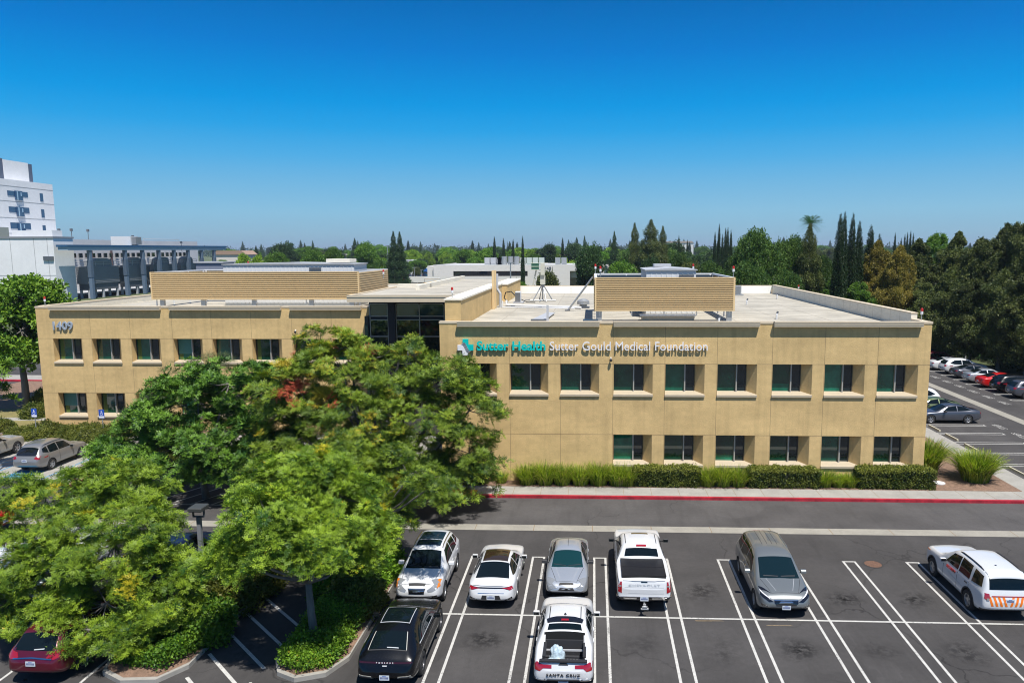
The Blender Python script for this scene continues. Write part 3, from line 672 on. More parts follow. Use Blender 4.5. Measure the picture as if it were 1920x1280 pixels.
# blue metal band in the back of the left cage is part of the far plant
def beacon(x, y, z, label):
    b = empty('roof_beacon', (x, y, z), label=label, cat='beacon light', group='red and white beacons along the roofs')
    mb = MB(); mb.tube([(0, 0, 0), (0, 0, .32)], .025, 6); mb.build('stem', galv, b)
    mb = MB(); mb.tube([(0, 0, .32), (0, 0, .36), (0, 0, .52)], [.05, .08, .07], 10); mb.build('white_body', whitemetal, b)
    mb = MB(); mb.tube([(0, 0, .52), (0, 0, .66), (0, 0, .70)], [.075, .07, .03], 10); mb.build('red_lens', redlamp, b)
beacon(18.85, 44.4, 9.56, 'red and white beacon on the right corner of the right wing')
beacon(-41.6, 55.9, 9.56, 'red and white beacon on the front left corner of the left wing')
c = at_y(848, 556, 46); beacon(c.x, 46, 10.72, 'red and white beacon on the raised tan wall beside the entry roof')
c = at_y(1502, 546, 77); beacon(c.x, 78, 9.3, 'red and white beacon at the back corner of the right wing by the vent')
beacon(9.0, 49.4, 11.87, 'red and white beacon on the front right corner of the right roof screen')
beacon(.5, 50.3, 11.87, 'red and white beacon on the front left corner of the right roof screen')
beacon(7.4, 56.8, 11.87, 'red and white beacon on the back right corner of the right roof screen')
beacon(.2, 57.5, 11.87, 'red and white beacon at the back left corner of the right roof screen')
beacon(-16.9, 61, 11.4, 'red and white beacon on the end of the left roof screen')
beacon(-31.4, 68.4, 12.0, 'red and white beacon on the back of the left roof screen')
# tripod antenna mast
tm = empty('antenna_mast', (-4.5, 68.4, 9.05), label='tripod antenna mast with panel antennas in the middle of the right wing roof', cat='antenna')
mb = MB(); mb.tube([(0, 0, 0), (0, 0, 3.2)], .06, 8)
for a in range(4):
    t = a*math.pi/2+.4; mb.tube([(.95*math.cos(t), .95*math.sin(t), .02), (.05*math.cos(t), .05*math.sin(t), 1.5)], .05, 6)
mb.tube([(-1.1, -.3, .08), (1.2, -.3, .08)], .06, 6).tube([(-.2, -1, .08), (-.2, 1, .08)], .06, 6); mb.build('tripod', galv, tm)
creamm = M('cream_panel', (.52, .51, .42), .6)
MB().box(-.2, .25, -.35, -.1, 1.5, 2.3).build('cabinet', creamm, tm)
MB().box(-.15, .22, -.5, -.36, 2.35, 3.4).build('panel_antenna', creamm, tm)
mb = MB(); mb.tube([(-.9, .2, 1.4), (-.55, .2, 2.9)], .07, 6); mb.build('side_mast', creamm, tm)
grn = M('green_box_paint', (.05, .16, .10), .6)
MB().box(-1.0, -.35, -.1, .5, 2.8, 3.4).build('green_box', grn, tm)
mb = MB()
for z in (2.8, 3.1, 3.4): mb.tube([(-1.05, -.15, z), (.5, -.15, z)], .02, 5)
mb.build('rail', creamm, tm)
cu_ = empty('condenser_unit', (-6.6, 66.0, 9.05), label='small grey condenser unit with cables beside the raised tan wall', cat='condenser')
MB().box(-.1, .35, -.5, .5, .15, 1.0).build('casing', whitemetal, cu_, bevel=.02)
mb = MB()
for i in range(9): mb.box(-.1, .35, -.53, -.501, .2+i*.085, .24+i*.085)
mb.build('louvre_fins', darkgrey, cu_)
MB().box(-.3, .6, -.6, .6, 0, .12).build('pad', lightgrey, cu_)
mb = MB(); mb.tube([(-.1, 0, .6), (-.5, 0, 1.0), (-1.0, .2, .9), (-1.15, .3, .4), (-.8, .2, .1)], .05, 6); mb.tube([(.4, 0, .3), (.9, -.3, .1), (1.6, 0, .05)], .04, 6); mb.build('hose', blk, cu_)
pp = empty('roof_pipe', (0, 0, 0), label='white conduit run crossing the right wing roof from the tan wall to the screen', cat='pipe')
mb = MB(); mb.tube([(-7.1, 62.4, 9.5), (-7.1, 62.2, 9.15), (-1.4, 59.5, 9.15), (-.9, 59.3, 9.15)], .1, 8); mb.tube([(-7.2, 60.5, 9.6), (-7.2, 60.4, 9.12), (-1.4, 58.8, 9.12)], .05, 8)
mb.build('conduit', whitemetal, pp)
mb = MB()
for t in (.1, .5, .9): mb.box(-7.1+5.8*t-.15, -7.1+5.8*t+.15, 62.0-2.7*t, 62.3-2.7*t, 9.05, 9.14)
mb.build('pipe_support', darkgrey, pp)
dp = empty('duct_riser', (-7.45, 61.0, 9.05), label='grey downpipe with offset bend on the raised tan wall', cat='duct')
mb = MB(); mb.tube([(0, 0, 0), (0, 0, 1.1), (-.25, .0, 1.5), (-.25, 0, 2.7)], .12, 8); mb.build('pipe', lightgrey, dp)
mb = MB().box(-.38, -.2, -.9, -.7, 0, 3.0).box(-.4, -.2, -1.9, -1.7, 0, 3.0); mb.build('strut', louvm, dp)
tb = empty('brace_pole', (0, 0, 0), label='slanted grey steel brace leaning against the right roof screen', cat='brace')
mb = MB(); mb.tube([(.0, 57.2, 11.6), (-1.9, 57.5, 9.05)], .07, 8); mb.build('pole', galv, tb)
MB().box(-2.1, -1.7, 57.35, 57.65, 9.05, 9.12).build('foot', darkgrey, tb)
fan = empty('exhaust_fan', (-.75, 60.5, 9.05), label='round grey exhaust fan hood near the left end of the right roof screen', cat='exhaust fan')
mb = MB(); mb.tube([(0, 0, 0), (0, 0, .25), (0, 0, .3), (0, 0, .55), (0, 0, .7)], [.3, .3, .5, .48, .2], 16); mb.build('hood', galv, fan, smooth=False)
MB().box(-.5, .5, -.5, .5, 0, .1).build('curb_base', darkgrey, fan)
rd = empty('roof_walkway_ramp', (-3.5, 48.9, 9.05), label='low grey metal ramp with upright post near the front edge of the right roof', cat='ramp')
MB().prism([(-.45, 0), (.45, 0), (.8, 5.5), (.2, 5.5)], 'z', .08, .14).build('deck', lightgrey, rd)
MB().box(-.5, .5, -.06, -.001, 0, .16).build('edge', darkgrey, rd)
MB().box(.52, .66, -.1, .05, 0, 1.05).build('post', lightgrey, rd)
MB().box(-.1, .1, -.1, .1, .0, .1)
hatch = tag(MB().box(-.62, .35, 48.1, 48.8, 9.05, 9.22).build('roof_hatch', dv, None), 'dark flat roof hatch just left of the right roof screen post', 'roof hatch')
hatch2 = empty('skylight_curb', (0, 0, 0), label='shallow cream curb frame on the roof under the right screen', cat='curb')
MB().box(3.2, 6.6, 49.6, 50.2, 9.05, 9.35).build('curb', capm, hatch2); MB().box(3.1, 6.7, 49.5, 50.3, 9.35, 9.4).build('curb_cap', whitemetal, hatch2)
vt = empty('roof_vent', (14.35, 76.8, 9.05), label='grey slatted box vent near the back right corner of the right roof', cat='vent')
mb = MB().box(-.6, .6, -.6, .6, 0, .12)
for i in range(8): mb.box(-.42, .42, -.42, .42, .18+i*.1, .24+i*.1)
mb.box(-.34, .34, -.34, .34, .1, .95); mb.build('casing', galv, vt)
mb = MB(); mb.tube([(-1.2, 0, .0), (-.9, 0, .35), (-.7, 0, .5)], .05, 6); mb.build('pipe', whitemetal, vt)
k = 0
for u, v, wh in ((1348, 607, 'near the front edge right of the middle'), (1400, 571, 'in the middle right of the screen'), (1457, 560, 'towards the right parapet'), (1456, 598, 'right of the second pier')):
    c = at_z(u, v, 9.06); o = MB().tube([(0, 0, 0), (0, 0, .28), (.04, .03, .36)], .06, 8).build('vent_pipe', whitemetal); o.location = c
    MB().tube([(.04, .03, .36), (.08, .05, .5)], .07, 8).build('pipe_hood', darkgrey, o)
    tag(o, 'short white vent pipe on right wing roof '+wh, 'vent pipe', 'vent pipes on the right wing roof')
for u, v, wh in ((238, 566, 'left of the long screen'), (450, 573, 'under the left half of the long screen'), (520, 572, 'under the middle of the long screen'), (600, 572, 'under the right part of the long screen')):
    c = at_z(u, v, 9.06); o = MB().tube([(0, 0, 0), (0, 0, .25), (.1, 0, .4)], .06, 8).build('vent_pipe', whitemetal); o.location = c
    tag(o, 'pipe stub on left wing roof '+wh, 'vent pipe', 'vent pipes on the left wing roof')
lb = empty('roof_bench_support', (0, 0, 0), label='low pipe rack on two black feet on the entry roof', cat='pipe rack')
c = at_z(815, 532, 10.62)
mb = MB(); mb.tube([(c.x-.9, c.y, 10.7), (c.x-.9, c.y, 11.1), (c.x+.5, c.y, 11.1), (c.x+.5, c.y, 10.65)], .05, 6); mb.build('rack', galv, lb)
MB().box(c.x-.1, c.x+.1, c.y-.2, c.y+.2, 10.62, 10.8).box(c.x+.35, c.x+.6, c.y-.2, c.y+.2, 10.62, 10.8).build('foot', blk, lb)
# ------------------------------------------------------------------ hospital at the left
white_wall = M('white_painted_concrete', (.74, .74, .75), .8, var=.05, scale=.15, var2=(.03, 1))
hosp = empty('hospital_tower', (0, 0, 0), label='tall white hospital tower with rows of dark blue windows at the far left', cat='building')
HX = -172.0; yF = at_x(98, 346, HX).y; HT = at_x(98, 346, HX).z; yN = 200
MB().box(HX-34, HX, yN, yF, 0, HT).build('tower_wall', white_wall, hosp)
TX = HX-5; y1_ = at_x(52, 306, TX).y; TZ = at_x(52, 306, TX).z; y0_ = at_x(5, 300, TX).y; y2_ = at_x(60, 310, TX).y
slm = M('slate_louvre', (.09, .11, .16), .5)
MB().box(TX-20, TX, y0_, y1_, HT+.01, TZ).build('penthouse', white_wall, hosp)
MB().box(TX-18, TX-.1, y1_+.01, y2_, HT+.01, TZ-.2).build('penthouse_louvre', slm, hosp)
MB().box(TX-18, TX-.1, y0_-6, y0_-.01, HT+.01, TZ+.3).build('penthouse_louvre', slm, hosp)
gw = M('hospital_window_glass', (.02, .06, .14), .1, spec=1., ior=1.6); bw = M('hospital_curtain', (.30, .45, .58), .6)
def ywin(name, ua, ub, va, vb, m, par, off=.02):
    A = at_x(ua, va, HX); B = at_x(ub, vb, HX); return MB().box(HX+.005, HX+off, A.y, B.y, B.z, A.z).build(name, m, par)
for k, v in enumerate((357, 387, 417)):
    d = k*3; wdw = ywin('window', 13+d, 52+d, v, v+13, gw, hosp, .1)
    ywin('bay_pane', 26.5+d, 41+d, v+.5, v+19, gw, wdw, .4); ywin('curtain', 29+d, 32+d, v+2, v+18, bw, wdw, .5); ywin('curtain', 36+d, 38+d, v+4, v+11, bw, wdw, .5)
    ywin('window', 74+d*.9, 81+d*.9, v+5.5, v+21, gw, hosp, .1)
mb = MB()
for v in (354, 381, 411, 439):
    z = at_x(60, v, HX).z; mb.box(HX+.005, HX+.03, yN, yF, z, z+.16)
mb.build('floor_line', M('joint_grey', (.3, .31, .32), .8), hosp)
# low white block in front
lwb = empty('hospital_podium', (0, 0, 0), label='big blank white hospital block below the tower at the left edge', cat='building')
PX = at_y(104, 500, 204).x; PZ = at_y(50, 447, 204).z
MB().box(PX-60, PX, 204, 212, 0, PZ).build('block_wall', white_wall, lwb)
MB().box(PX-60.2, PX+.2, 203.8, 212.2, PZ, PZ+.5).build('roof_trim', M('grey_trim', (.22, .23, .25), .6), lwb)
jm = M('joint_grey_b', (.33, .34, .35), .8); mb = MB()
for u in (23, 67, 92): x = at_y(u, 500, 204).x; mb.box(x, x+.12, 203.97, 203.998, 0, PZ)
z = at_y(50, 517, 204).z; mb.box(PX-60, PX, 203.97, 203.996, z, z+.15); mb.build('panel_line', jm, lwb)
MB().box(PX-3.0, PX-.2, 203.6, 203.96, PZ-6.0, PZ-4.9).build('wall_vent', darkgrey, lwb)
MB().box(PX-22, PX-17, 206, 210, PZ+.5, PZ+3.2).build('roof_box', M('olive_grey', (.28, .30, .26), .7), lwb)
MB().box(PX-13, PX-1.5, 206, 210, PZ+.5, PZ+2.2).build('roof_box', white_wall, lwb)
# plant building behind columns
plant = empty('central_plant_building', (0, 0, 0), label='long light grey plant building with blue roof band and row of blue grey columns', cat='building')
XP = -144
y_end = 294
MB().box(-190, -158, 212.5, 300, 0, 17.2).build('plant_wall', M('pale_grey_wall', (.60, .60, .61), .8, var=.05, scale=.2), plant)
MB().box(-146.5, XP+.8, 203, y_end, 14.8, 15.4).build('roof_band', M('deep_blue_band', (.02, .085, .19), .5), plant)
MB().box(-146.2, XP+.6, 203.3, y_end-.3, 13.9, 14.79).build('lower_band', M('pale_blue_band', (.34, .44, .54), .5), plant)
MB().box(-157.9, XP-6, 214, y_end, 1.0, 1.4).build('plant_deck', lightgrey, plant)
for yy in (213, 229.6, 238.8, 248, 257.3, 266.5, 275.8, 285.2):
    cpo = MB().box(XP-.45, XP+.45, yy-.5, yy+.5, 0, 13.89).build('column', bluegrey, plant)
    MB().box(XP-.52, XP+.52, yy-.62, yy+.62, 6.2, 11.0).build('column_jacket', M('slate_jacket', (.085, .12, .17), .5), cpo)
mb = MB()
for yy in (207, 221, 234, 244): mb.tube([(-157.5, yy, 9), (-157.5, yy, 13.8)], .35, 8)
mb.build('riser_pipe', M('brown_pipe', (.08, .05, .05), .6), plant)
mb = MB()
for yy in np.arange(210, 290, 3): mb.box(-157.6, -157.3, yy, yy+1.5, 11.6, 13.0)
mb.build('clerestory_window', glassT, plant)
ctower = M('cooling_tower_metal', (.22, .23, .24), .6, var=.08, scale=.3); ctd = M('cooling_tower_fill', (.05, .055, .06), .8)
for i, (ya, yb) in enumerate(((213.8, 231.5), (233, 245), (247, 262), (264, 277))):
    t = empty('cooling_tower', (-147.2, ya, 0), label=['first grey cooling tower at the near end of the plant yard', 'second grey cooling tower behind the plant columns', 'third grey cooling tower behind the plant columns', 'fourth grey cooling tower near the far end of the plant yard'][i], cat='cooling tower', group='cooling towers in the plant yard')
    L_ = yb-ya; mb = MB(); mb.box(-1.7, 1.7, 0, L_*.82, 4.2, 9.2)
    for z in np.arange(4.4, 9.2, .45): mb.box(-1.8, 1.82, -.1, L_*.82+.1, z, z+.16)
    mb.build('casing', ctower, t)
    MB().box(-1.5, 1.5, .5, L_*.8, 2.4, 4.19).build('basin', darkgrey, t)
    MB().box(-1.6, 1.6, L_*.821, L_, 3.6, 8.6).build('intake_fill', ctd, t)
    MB().prism([(L_*.18, 9.2), (L_*.68, 9.2), (L_*.66, 11.0), (L_*.54, 11.6), (L_*.32, 11.6), (L_*.20, 11.0)], 'x', -1.4, 1.4).build('fan_stack', ctower, t)
    mb = MB()
    for z in (9.9, 10.6):
        mb.tube([(1.8, 0, z), (1.8, L_*.82, z)], .06, 4); mb.tube([(-1.8, 0, z), (1.8, 0, z)], .06, 4)
    for y in np.linspace(0, L_*.82, 5): mb.tube([(1.8, y, 9.2), (1.8, y, 10.6)], .06, 4)
    mb.build('guard_rail', lightgrey, t)
    for xx in (-1.2, 1.2):
        for y in (.8, L_*.4, L_*.78): MB().box(xx-.25, xx+.25, y-.3, y+.3, 0, 2.39).build('leg', lightgrey, t)
ru = empty('plant_roof_unit', (0, 0, 0), label='white box unit on top of the plant building roof', cat='rooftop unit')
c = at_y(225, 449, 235); MB().box(c.x-3, c.x+3.4, 235, 239, 15.4, 18.2).build('casing', whitemetal, ru); MB().box(c.x+3.41, c.x+4.8, 235.5, 238.5, 15.6, 18.0).build('fan_section', ctower, ru)
rr = tag(MB().tube([(-150, 250, 15.4), (-150, 250, 17.6), (-150, 272, 17.6), (-150, 272, 15.4)], .08, 4).build('plant_roof_rail', lightgrey), 'thin grey handrail frame on the plant roof', 'handrail')
for k, (u, yy) in enumerate(((112, 232), (135, 232), (166, 240), (249, 250), (339, 270))):
    c = at_y(u, 448, yy); z = 17.2 if k < 4 else 15.4
    o = MB().tube([(0, 0, 0), (0, 0, 3.0)], .1, 5).box(-.3, .3, -.3, .3, 2.6, 3.4).build('roof_mast', darkgrey); o.location = (c.x, yy, z-1.8 if k > 2 else z)
    tag(o, ['thin dark mast beside the hospital tower', 'second thin dark mast right of the tower', 'third thin dark mast above the plant', 'thin dark mast right of the white roof box', 'thin dark mast near the right end of the plant roof'][k], 'mast', 'masts on the plant roof')
# grey shed between
sh = empty('grey_shed', (0, 0, 0), label='small blue grey metal shed at the far end of the left screen', cat='shed')
c = at_y(393, 505, 120); MB().box(c.x-2.2, c.x+2.2, 120, 124, 0, at_y(393, 493, 120).z).build('shed_wall', M('shed_blue_grey', (.20, .22, .28), .6), sh)
MB().box(c.x-2.4, c.x+2.4, 119.8, 124.2, at_y(393, 493, 120).z, at_y(393, 493, 120).z+.2).build('shed_roof', lightgrey, sh)
# ------------------------------------------------------------------ low white building beyond the roof
far = empty('low_white_office', (0, 0, 0), label='low wide white office building with recessed entry beyond the roof', cat='building')
fw = M('pale_brick_wall', (.66, .63, .59), .85, var=.05, scale=.3, stretch=(1, 1, 6))
XA, XB = -57.8, 14.6; zT = 8.1
mb = MB(); win = [(-50.5, -23.5, 4.3, 5.9)]
mb.quad((XA, 275, 0), (-11, 275, 0), (-11, 275, 4.3), (XA, 275, 4.3))
mb = MB(); xs = [XA, -50.5, -23.5, -8.2, -1.9, XB]; zs = [0, 4.1, 5.9, 6.4, zT]
for i in range(5):
    for j in range(4):
        if (i == 1 and j == 1) or (i == 3 and j < 3 and j >= 0 and zs[j+1] <= 5.9): continue
        mb.quad((xs[i], 275, zs[j]), (xs[i+1], 275, zs[j]), (xs[i+1], 275, zs[j+1]), (xs[i], 275, zs[j+1]))
mb.box(XA, XA+.5, 275.01, 320, 0, zT).box(XB-.5, XB, 275.01, 320, 0, zT)
mb.build('wall', fw, far, fix=False)
MB().box(XA+.6, XB-.6, 275.3, 320, zT-.5, zT-.2).build('roof', M('grey_white_roof', (.50, .50, .50), .8), far)
MB().box(XA, XB, 275.01, 275.3, zT-.2, zT+.1).build('roof_edge', whitemetal, far)
MB().box(-51, -23, 276, 276.1, 3.5, 6.3).build('ribbon_window', glassT, far)
MB().box(-9, -1.5, 277.8, 278, 0, 6.0).build('entry_glazing', glassT, far)
MB().box(-8.2, -1.91, 276.5, 277.7, 3.4, 5.9).build('entry_soffit_panel', capm, far)
MB().box(-66, -25, 271, 271.6, 2.0, 4.2).build('garden_wall', fw, far)
MB().box(XA-2.4, XA-.01, 276, 300, 0, zT-.3).build('wall_wing', fw, far)
text('numerals', '1401', 1.7, darkgrey, far, depth=.1, loc=(-17.5, 274.9, 6.3), rot=(R_(90), 0, 0))
for k, (xa, n, mt) in enumerate(((-40.5, 3, lightgrey), (-33, 3, galv), (-27, 4, M('pale_green_unit', (.42, .47, .43), .6)), (-14, 2, galv), (-35.8, 1, galv))):
    g = empty('rooftop_unit_bank', (xa, 285, zT-.2), label=['grey unit bank at the left of the low white roof', 'round silver unit bank on the low white roof', 'pale green unit bank on the low white roof', 'small silver unit pair right of the green bank', 'single grey unit on the low white roof'][k], cat='rooftop unit')
    mb = MB()
    for i in range(n):
        if k == 1: mb.tube([(i*2.3, 0, 0), (i*2.3, 0, 3.2)], 1.05, 12)
        else: mb.box(i*2.3, i*2.3+1.9, 0, 3, 0, 2.7); mb.box(i*2.3+.2, i*2.3+1.7, -.06, 0, .5, 2.2)
    mb.build('casing', mt, g)
far2 = empty('white_annex', (0, 0, 0), label='second low white building part right of the dark round tree', cat='building')
MB().box(16.0, 34, 262, 290, 0, 8.3).build('wall', fw, far2); MB().box(15.8, 34.2, 261.8, 290.2, 8.3, 8.6).build('roof_edge', whitemetal, far2)
mb = MB()
for i in range(4): mb.box(17+i*2.4, 19+i*2.4, 268, 272, 8.6, 11.4)
mb.build('roof_unit', M('pale_green_unit_b', (.40, .45, .42), .6), far2)
# distant roofs
for k, (u, v, D, wd, hh, cc, lab) in enumerate(((1310/1, 476, 430, 0, 0, 0, 0),)): pass
def far_house(u, v, D, wd, dp_, roofc, wallc, label, hh=4.0, rise=2.2):
    c = at_y(u, v, D); h = empty('house', (c.x, D, 0), label=label, cat='house')
    zt = c.z; MB().box(-wd/2, wd/2, 0, dp_, 0, zt-rise).build('wall', M('hw', wallc, .8), h)
    MB().prism([(-wd/2-.6, zt-rise), (wd/2+.6, zt-rise), (wd/2-2, zt), (-wd/2+2, zt)], 'y', -.6, dp_+.6).build('roof', M('hr', roofc, .8), h)
far_house(1065, 478, 420, 26, 14, (.20, .10, .09), (.5, .45, .4), 'far house with dull red hip roof above the white building')
far_house(1000, 484, 380, 20, 14, (.3, .22, .18), (.5, .45, .4), 'far house with tan roof between the green trees')
far_house(430, 470, 420, 18, 14, (.33, .22, .16), (.6, .55, .5), 'far house with tan roof beyond the plant building')
far_house(750, 487, 400, 16, 10, (.34, .36, .36), (.6, .6, .6), 'far shed with pale grey roof below the twin conifers')
far_house(1268, 452, 900, 40, 20, (.35, .3, .27), (.6, .6, .6), 'tiny roof on the horizon left of the slim cypress')
far_house(642, 476, 520, 16, 10, (.5, .45, .42), (.6, .6, .6), 'tiny pale roof among the trees right of the far houses')
fs = empty('far_white_shed', (0, 0, 0), label='long low white and blue structure behind the far car park', cat='building')
a = at_y(768, 503, 480); b = at_y(812, 503, 480)
MB().box(a.x, b.x-2, 480, 495, 0, a.z).build('wall', whitemetal, fs); MB().box(b.x-12, b.x+1, 470, 479.9, 0, 1.9).build('blue_panel', M('blue_panel', (.02, .12, .4), .6), fs)
# ------------------------------------------------------------------ vehicles
def paint(name, c, metal=0., rough=.35): return M(name, c, rough, metal=metal, spec=.5, coat=1.)
tyrem = M('tyre_rubber', (.018, .018, .019), .85)
archm = M('wheel_arch_black', (.01, .01, .01), .9)
rimm = M('alloy_rim', (.42, .43, .45), .3, metal=.7)
rimd = M('dark_alloy_rim', (.12, .12, .13), .35, metal=.6)
glc = M('car_glass', (.004, .008, .010), .02, spec=.5, ior=1.42)
glr = M('car_glass_blue', (.012, .028, .045), .03, spec=.6, ior=1.5)
headm = M('headlamp', (.22, .23, .24), .08, spec=1., coat=1.)
amber = M('amber_lens', (.6, .18, .02), .2)
tailm = M('tail_lamp', (.30, .006, .012), .12, spec=.8, coat=1.)
chrome = M('chrome', (.62, .63, .65), .12, metal=1.)
blkg = M('gloss_black', (.008, .008, .01), .12, spec=.6, coat=1.)
plast = M('dark_cladding', (.022, .022, .024), .6)
platem = M('plate_white', (.55, .60, .66), .5); plateb = M('plate_blue_band', (.04, .12, .38), .5); platet = M('plate_text', (.02, .04, .18), .5)
seam = M('panel_gap', (.02, .02, .022), .8)
LN = lambda a, b, t: a+(b-a)*t
def interp(tab, s, k):
    for a, b in zip(tab[:-1], tab[1:]):
        if s <= b[0]: return LN(a[k], b[k], (s-a[0])/max(1e-6, b[0]-a[0]))
    return tab[-1][k]
# tables: distance from the front, top z, belt z, width factor, half width of the roof
TAB = {
 'suv': dict(L=4.75, W=1.88, zl=.27, wb=(.90, 3.65), rw=.36, t=[(0, .74, .66, .70, .55), (.06, .90, .80, .84, .62), (.3, 1.0, .92, .95, .70), (.7, 1.07, .98, 1, .74), (1.15, 1.13, 1.02, 1, .75), (1.32, 1.19, 1.03, 1, .74), (2.0, 1.60, 1.05, 1, .62), (2.3, 1.68, 1.06, 1, .61), (3.0, 1.71, 1.07, 1, .61), (3.9, 1.67, 1.10, 1, .60), (4.2, 1.60, 1.11, .985, .59), (4.5, 1.26, 1.09, .95, .64), (4.62, 1.10, 1.02, .92, .66), (4.75, .85, .78, .80, .60)]),
 'boxy': dict(L=5.04, W=2.0, zl=.30, wb=(.95, 3.97), rw=.39, t=[(0, .80, .70, .72, .60), (.06, 1.0, .90, .87, .70), (.3, 1.08, 1.0, .97, .78), (.9, 1.14, 1.06, 1, .82), (1.45, 1.18, 1.10, 1, .82), (1.6, 1.25, 1.10, 1, .80), (2.3, 1.70, 1.12, 1, .70), (2.55, 1.79, 1.12, 1, .70), (3.6, 1.82, 1.13, 1, .70), (4.5, 1.79, 1.14, 1, .69), (4.74, 1.74, 1.14, .99, .68), (4.92, 1.25, 1.12, .97, .74), (4.98, 1.10, 1.04, .95, .76), (5.04, .85, .78, .84, .66)]),
 'van': dict(L=5.18, W=2.02, zl=.24, wb=(.95, 4.04), rw=.36, t=[(0, .68, .60, .68, .55), (.07, .84, .76, .84, .62), (.3, .96, .88, .95, .70), (.75, 1.06, .96, 1, .76), (1.1, 1.13, 1.0, 1, .78), (1.25, 1.19, 1.02, 1, .78), (2.1, 1.66, 1.06, 1, .66), (2.4, 1.75, 1.06, 1, .65), (3.2, 1.78, 1.07, 1, .65), (4.4, 1.75, 1.08, 1, .63), (4.75, 1.68, 1.08, .985, .62), (4.98, 1.28, 1.07, .96, .68), (5.08, 1.08, 1.0, .93, .68), (5.18, .82, .76, .82, .60)]),
 'sedan': dict(L=4.45, W=1.72, zl=.22, wb=(.85, 3.47), rw=.32, t=[(0, .60, .52, .66, .50), (.06, .72, .66, .84, .58), (.3, .82, .77, .95, .66), (.8, .92, .86, 1, .70), (1.15, .98, .90, 1, .70), (1.3, 1.02, .91, 1, .69), (2.0, 1.38, .93, 1, .56), (2.3, 1.44, .93, 1, .55), (2.9, 1.44, .94, 1, .54), (3.2, 1.38, .95, 1, .54), (3.85, 1.06, .96, 1, .63), (4.0, 1.03, .96, .98, .65), (4.3, 1.0, .92, .93, .64), (4.39, .88, .82, .86, .60), (4.45, .66, .6, .74, .52)]),
 'fastback': dict(L=4.90, W=1.86, zl=.20, wb=(.95, 3.80), rw=.34, t=[(0, .58, .50, .66, .50), (.06, .70, .64, .84, .58), (.3, .80, .76, .95, .68), (.8, .89, .84, 1, .72), (1.35, .95, .88, 1, .72), (1.5, .99, .89, 1, .72), (2.2, 1.36, .91, 1, .58), (2.5, 1.42, .91, 1, .57), (3.1, 1.42, .93, 1, .56), (3.5, 1.36, .95, 1, .56), (4.3, 1.09, .98, 1, .66), (4.5, 1.06, .98, .97, .68), (4.74, 1.03, .95, .93, .68), (4.84, .88, .82, .87, .62), (4.90, .66, .6, .76, .54)]),
 'coupe_suv': dict(L=4.90, W=1.97, zl=.25, wb=(.93, 3.80), rw=.38, t=[(0, .62, .54, .68, .55), (.06, .76, .70, .84, .64), (.3, .88, .84, .95, .76), (.8, .97, .93, 1, .82), (1.3, 1.03, .96, 1, .80), (1.45, 1.08, .97, 1, .78), (2.15, 1.52, .99, 1, .62), (2.5, 1.60, 1.0, 1, .60), (3.1, 1.61, 1.02, 1, .59), (3.7, 1.56, 1.06, 1, .57), (4.2, 1.36, 1.09, .985, .60), (4.62, 1.08, 1.03, .94, .68), (4.78, .98, .93, .90, .68), (4.90, .70, .64, .80, .60)]),
 'pickup': dict(L=5.89, W=2.05, zl=.36, wb=(1.0, 4.72), rw=.41, t=[(0, .95, .85, .80, .70), (.06, 1.12, 1.02, .92, .80), (.3, 1.2, 1.12, .98, .86), (.9, 1.27, 1.18, 1, .88), (1.5, 1.31, 1.22, 1, .88), (1.62, 1.36, 1.23, 1, .84), (2.2, 1.78, 1.25, 1, .70), (2.45, 1.88, 1.25, 1, .69), (3.2, 1.91, 1.25, 1, .69), (3.75, 1.88, 1.25, 1, .69), (3.88, 1.80, 1.25, 1, .69), (4.06, 1.36, 1.28, 1, .90), (4.2, 1.34, 1.29, 1, .92), (5.0, 1.34, 1.29, 1, .92), (5.74, 1.34, 1.29, .985, .92), (5.84, 1.30, 1.24, .97, .90), (5.89, 1.0, .9, .95, .86)]),
 'small_pickup': dict(L=4.97, W=1.90, zl=.30, wb=(.95, 3.95), rw=.38, t=[(0, .72, .64, .72, .58), (.06, .90, .82, .86, .66), (.3, 1.0, .94, .96, .76), (.8, 1.08, 1.0, 1, .80), (1.2, 1.13, 1.04, 1, .80), (1.35, 1.18, 1.05, 1, .78), (2.05, 1.60, 1.07, 1, .64), (2.3, 1.67, 1.07, 1, .63), (2.9, 1.69, 1.08, 1, .63), (3.3, 1.66, 1.08, 1, .62), (3.5, 1.56, 1.09, 1, .64), (3.95, 1.20, 1.12, 1, .80), (4.1, 1.17, 1.12, 1, .84), (4.75, 1.14, 1.09, .98, .84), (4.88, 1.10, 1.04, .95, .80), (4.97, .85, .78, .88, .72)]),
}
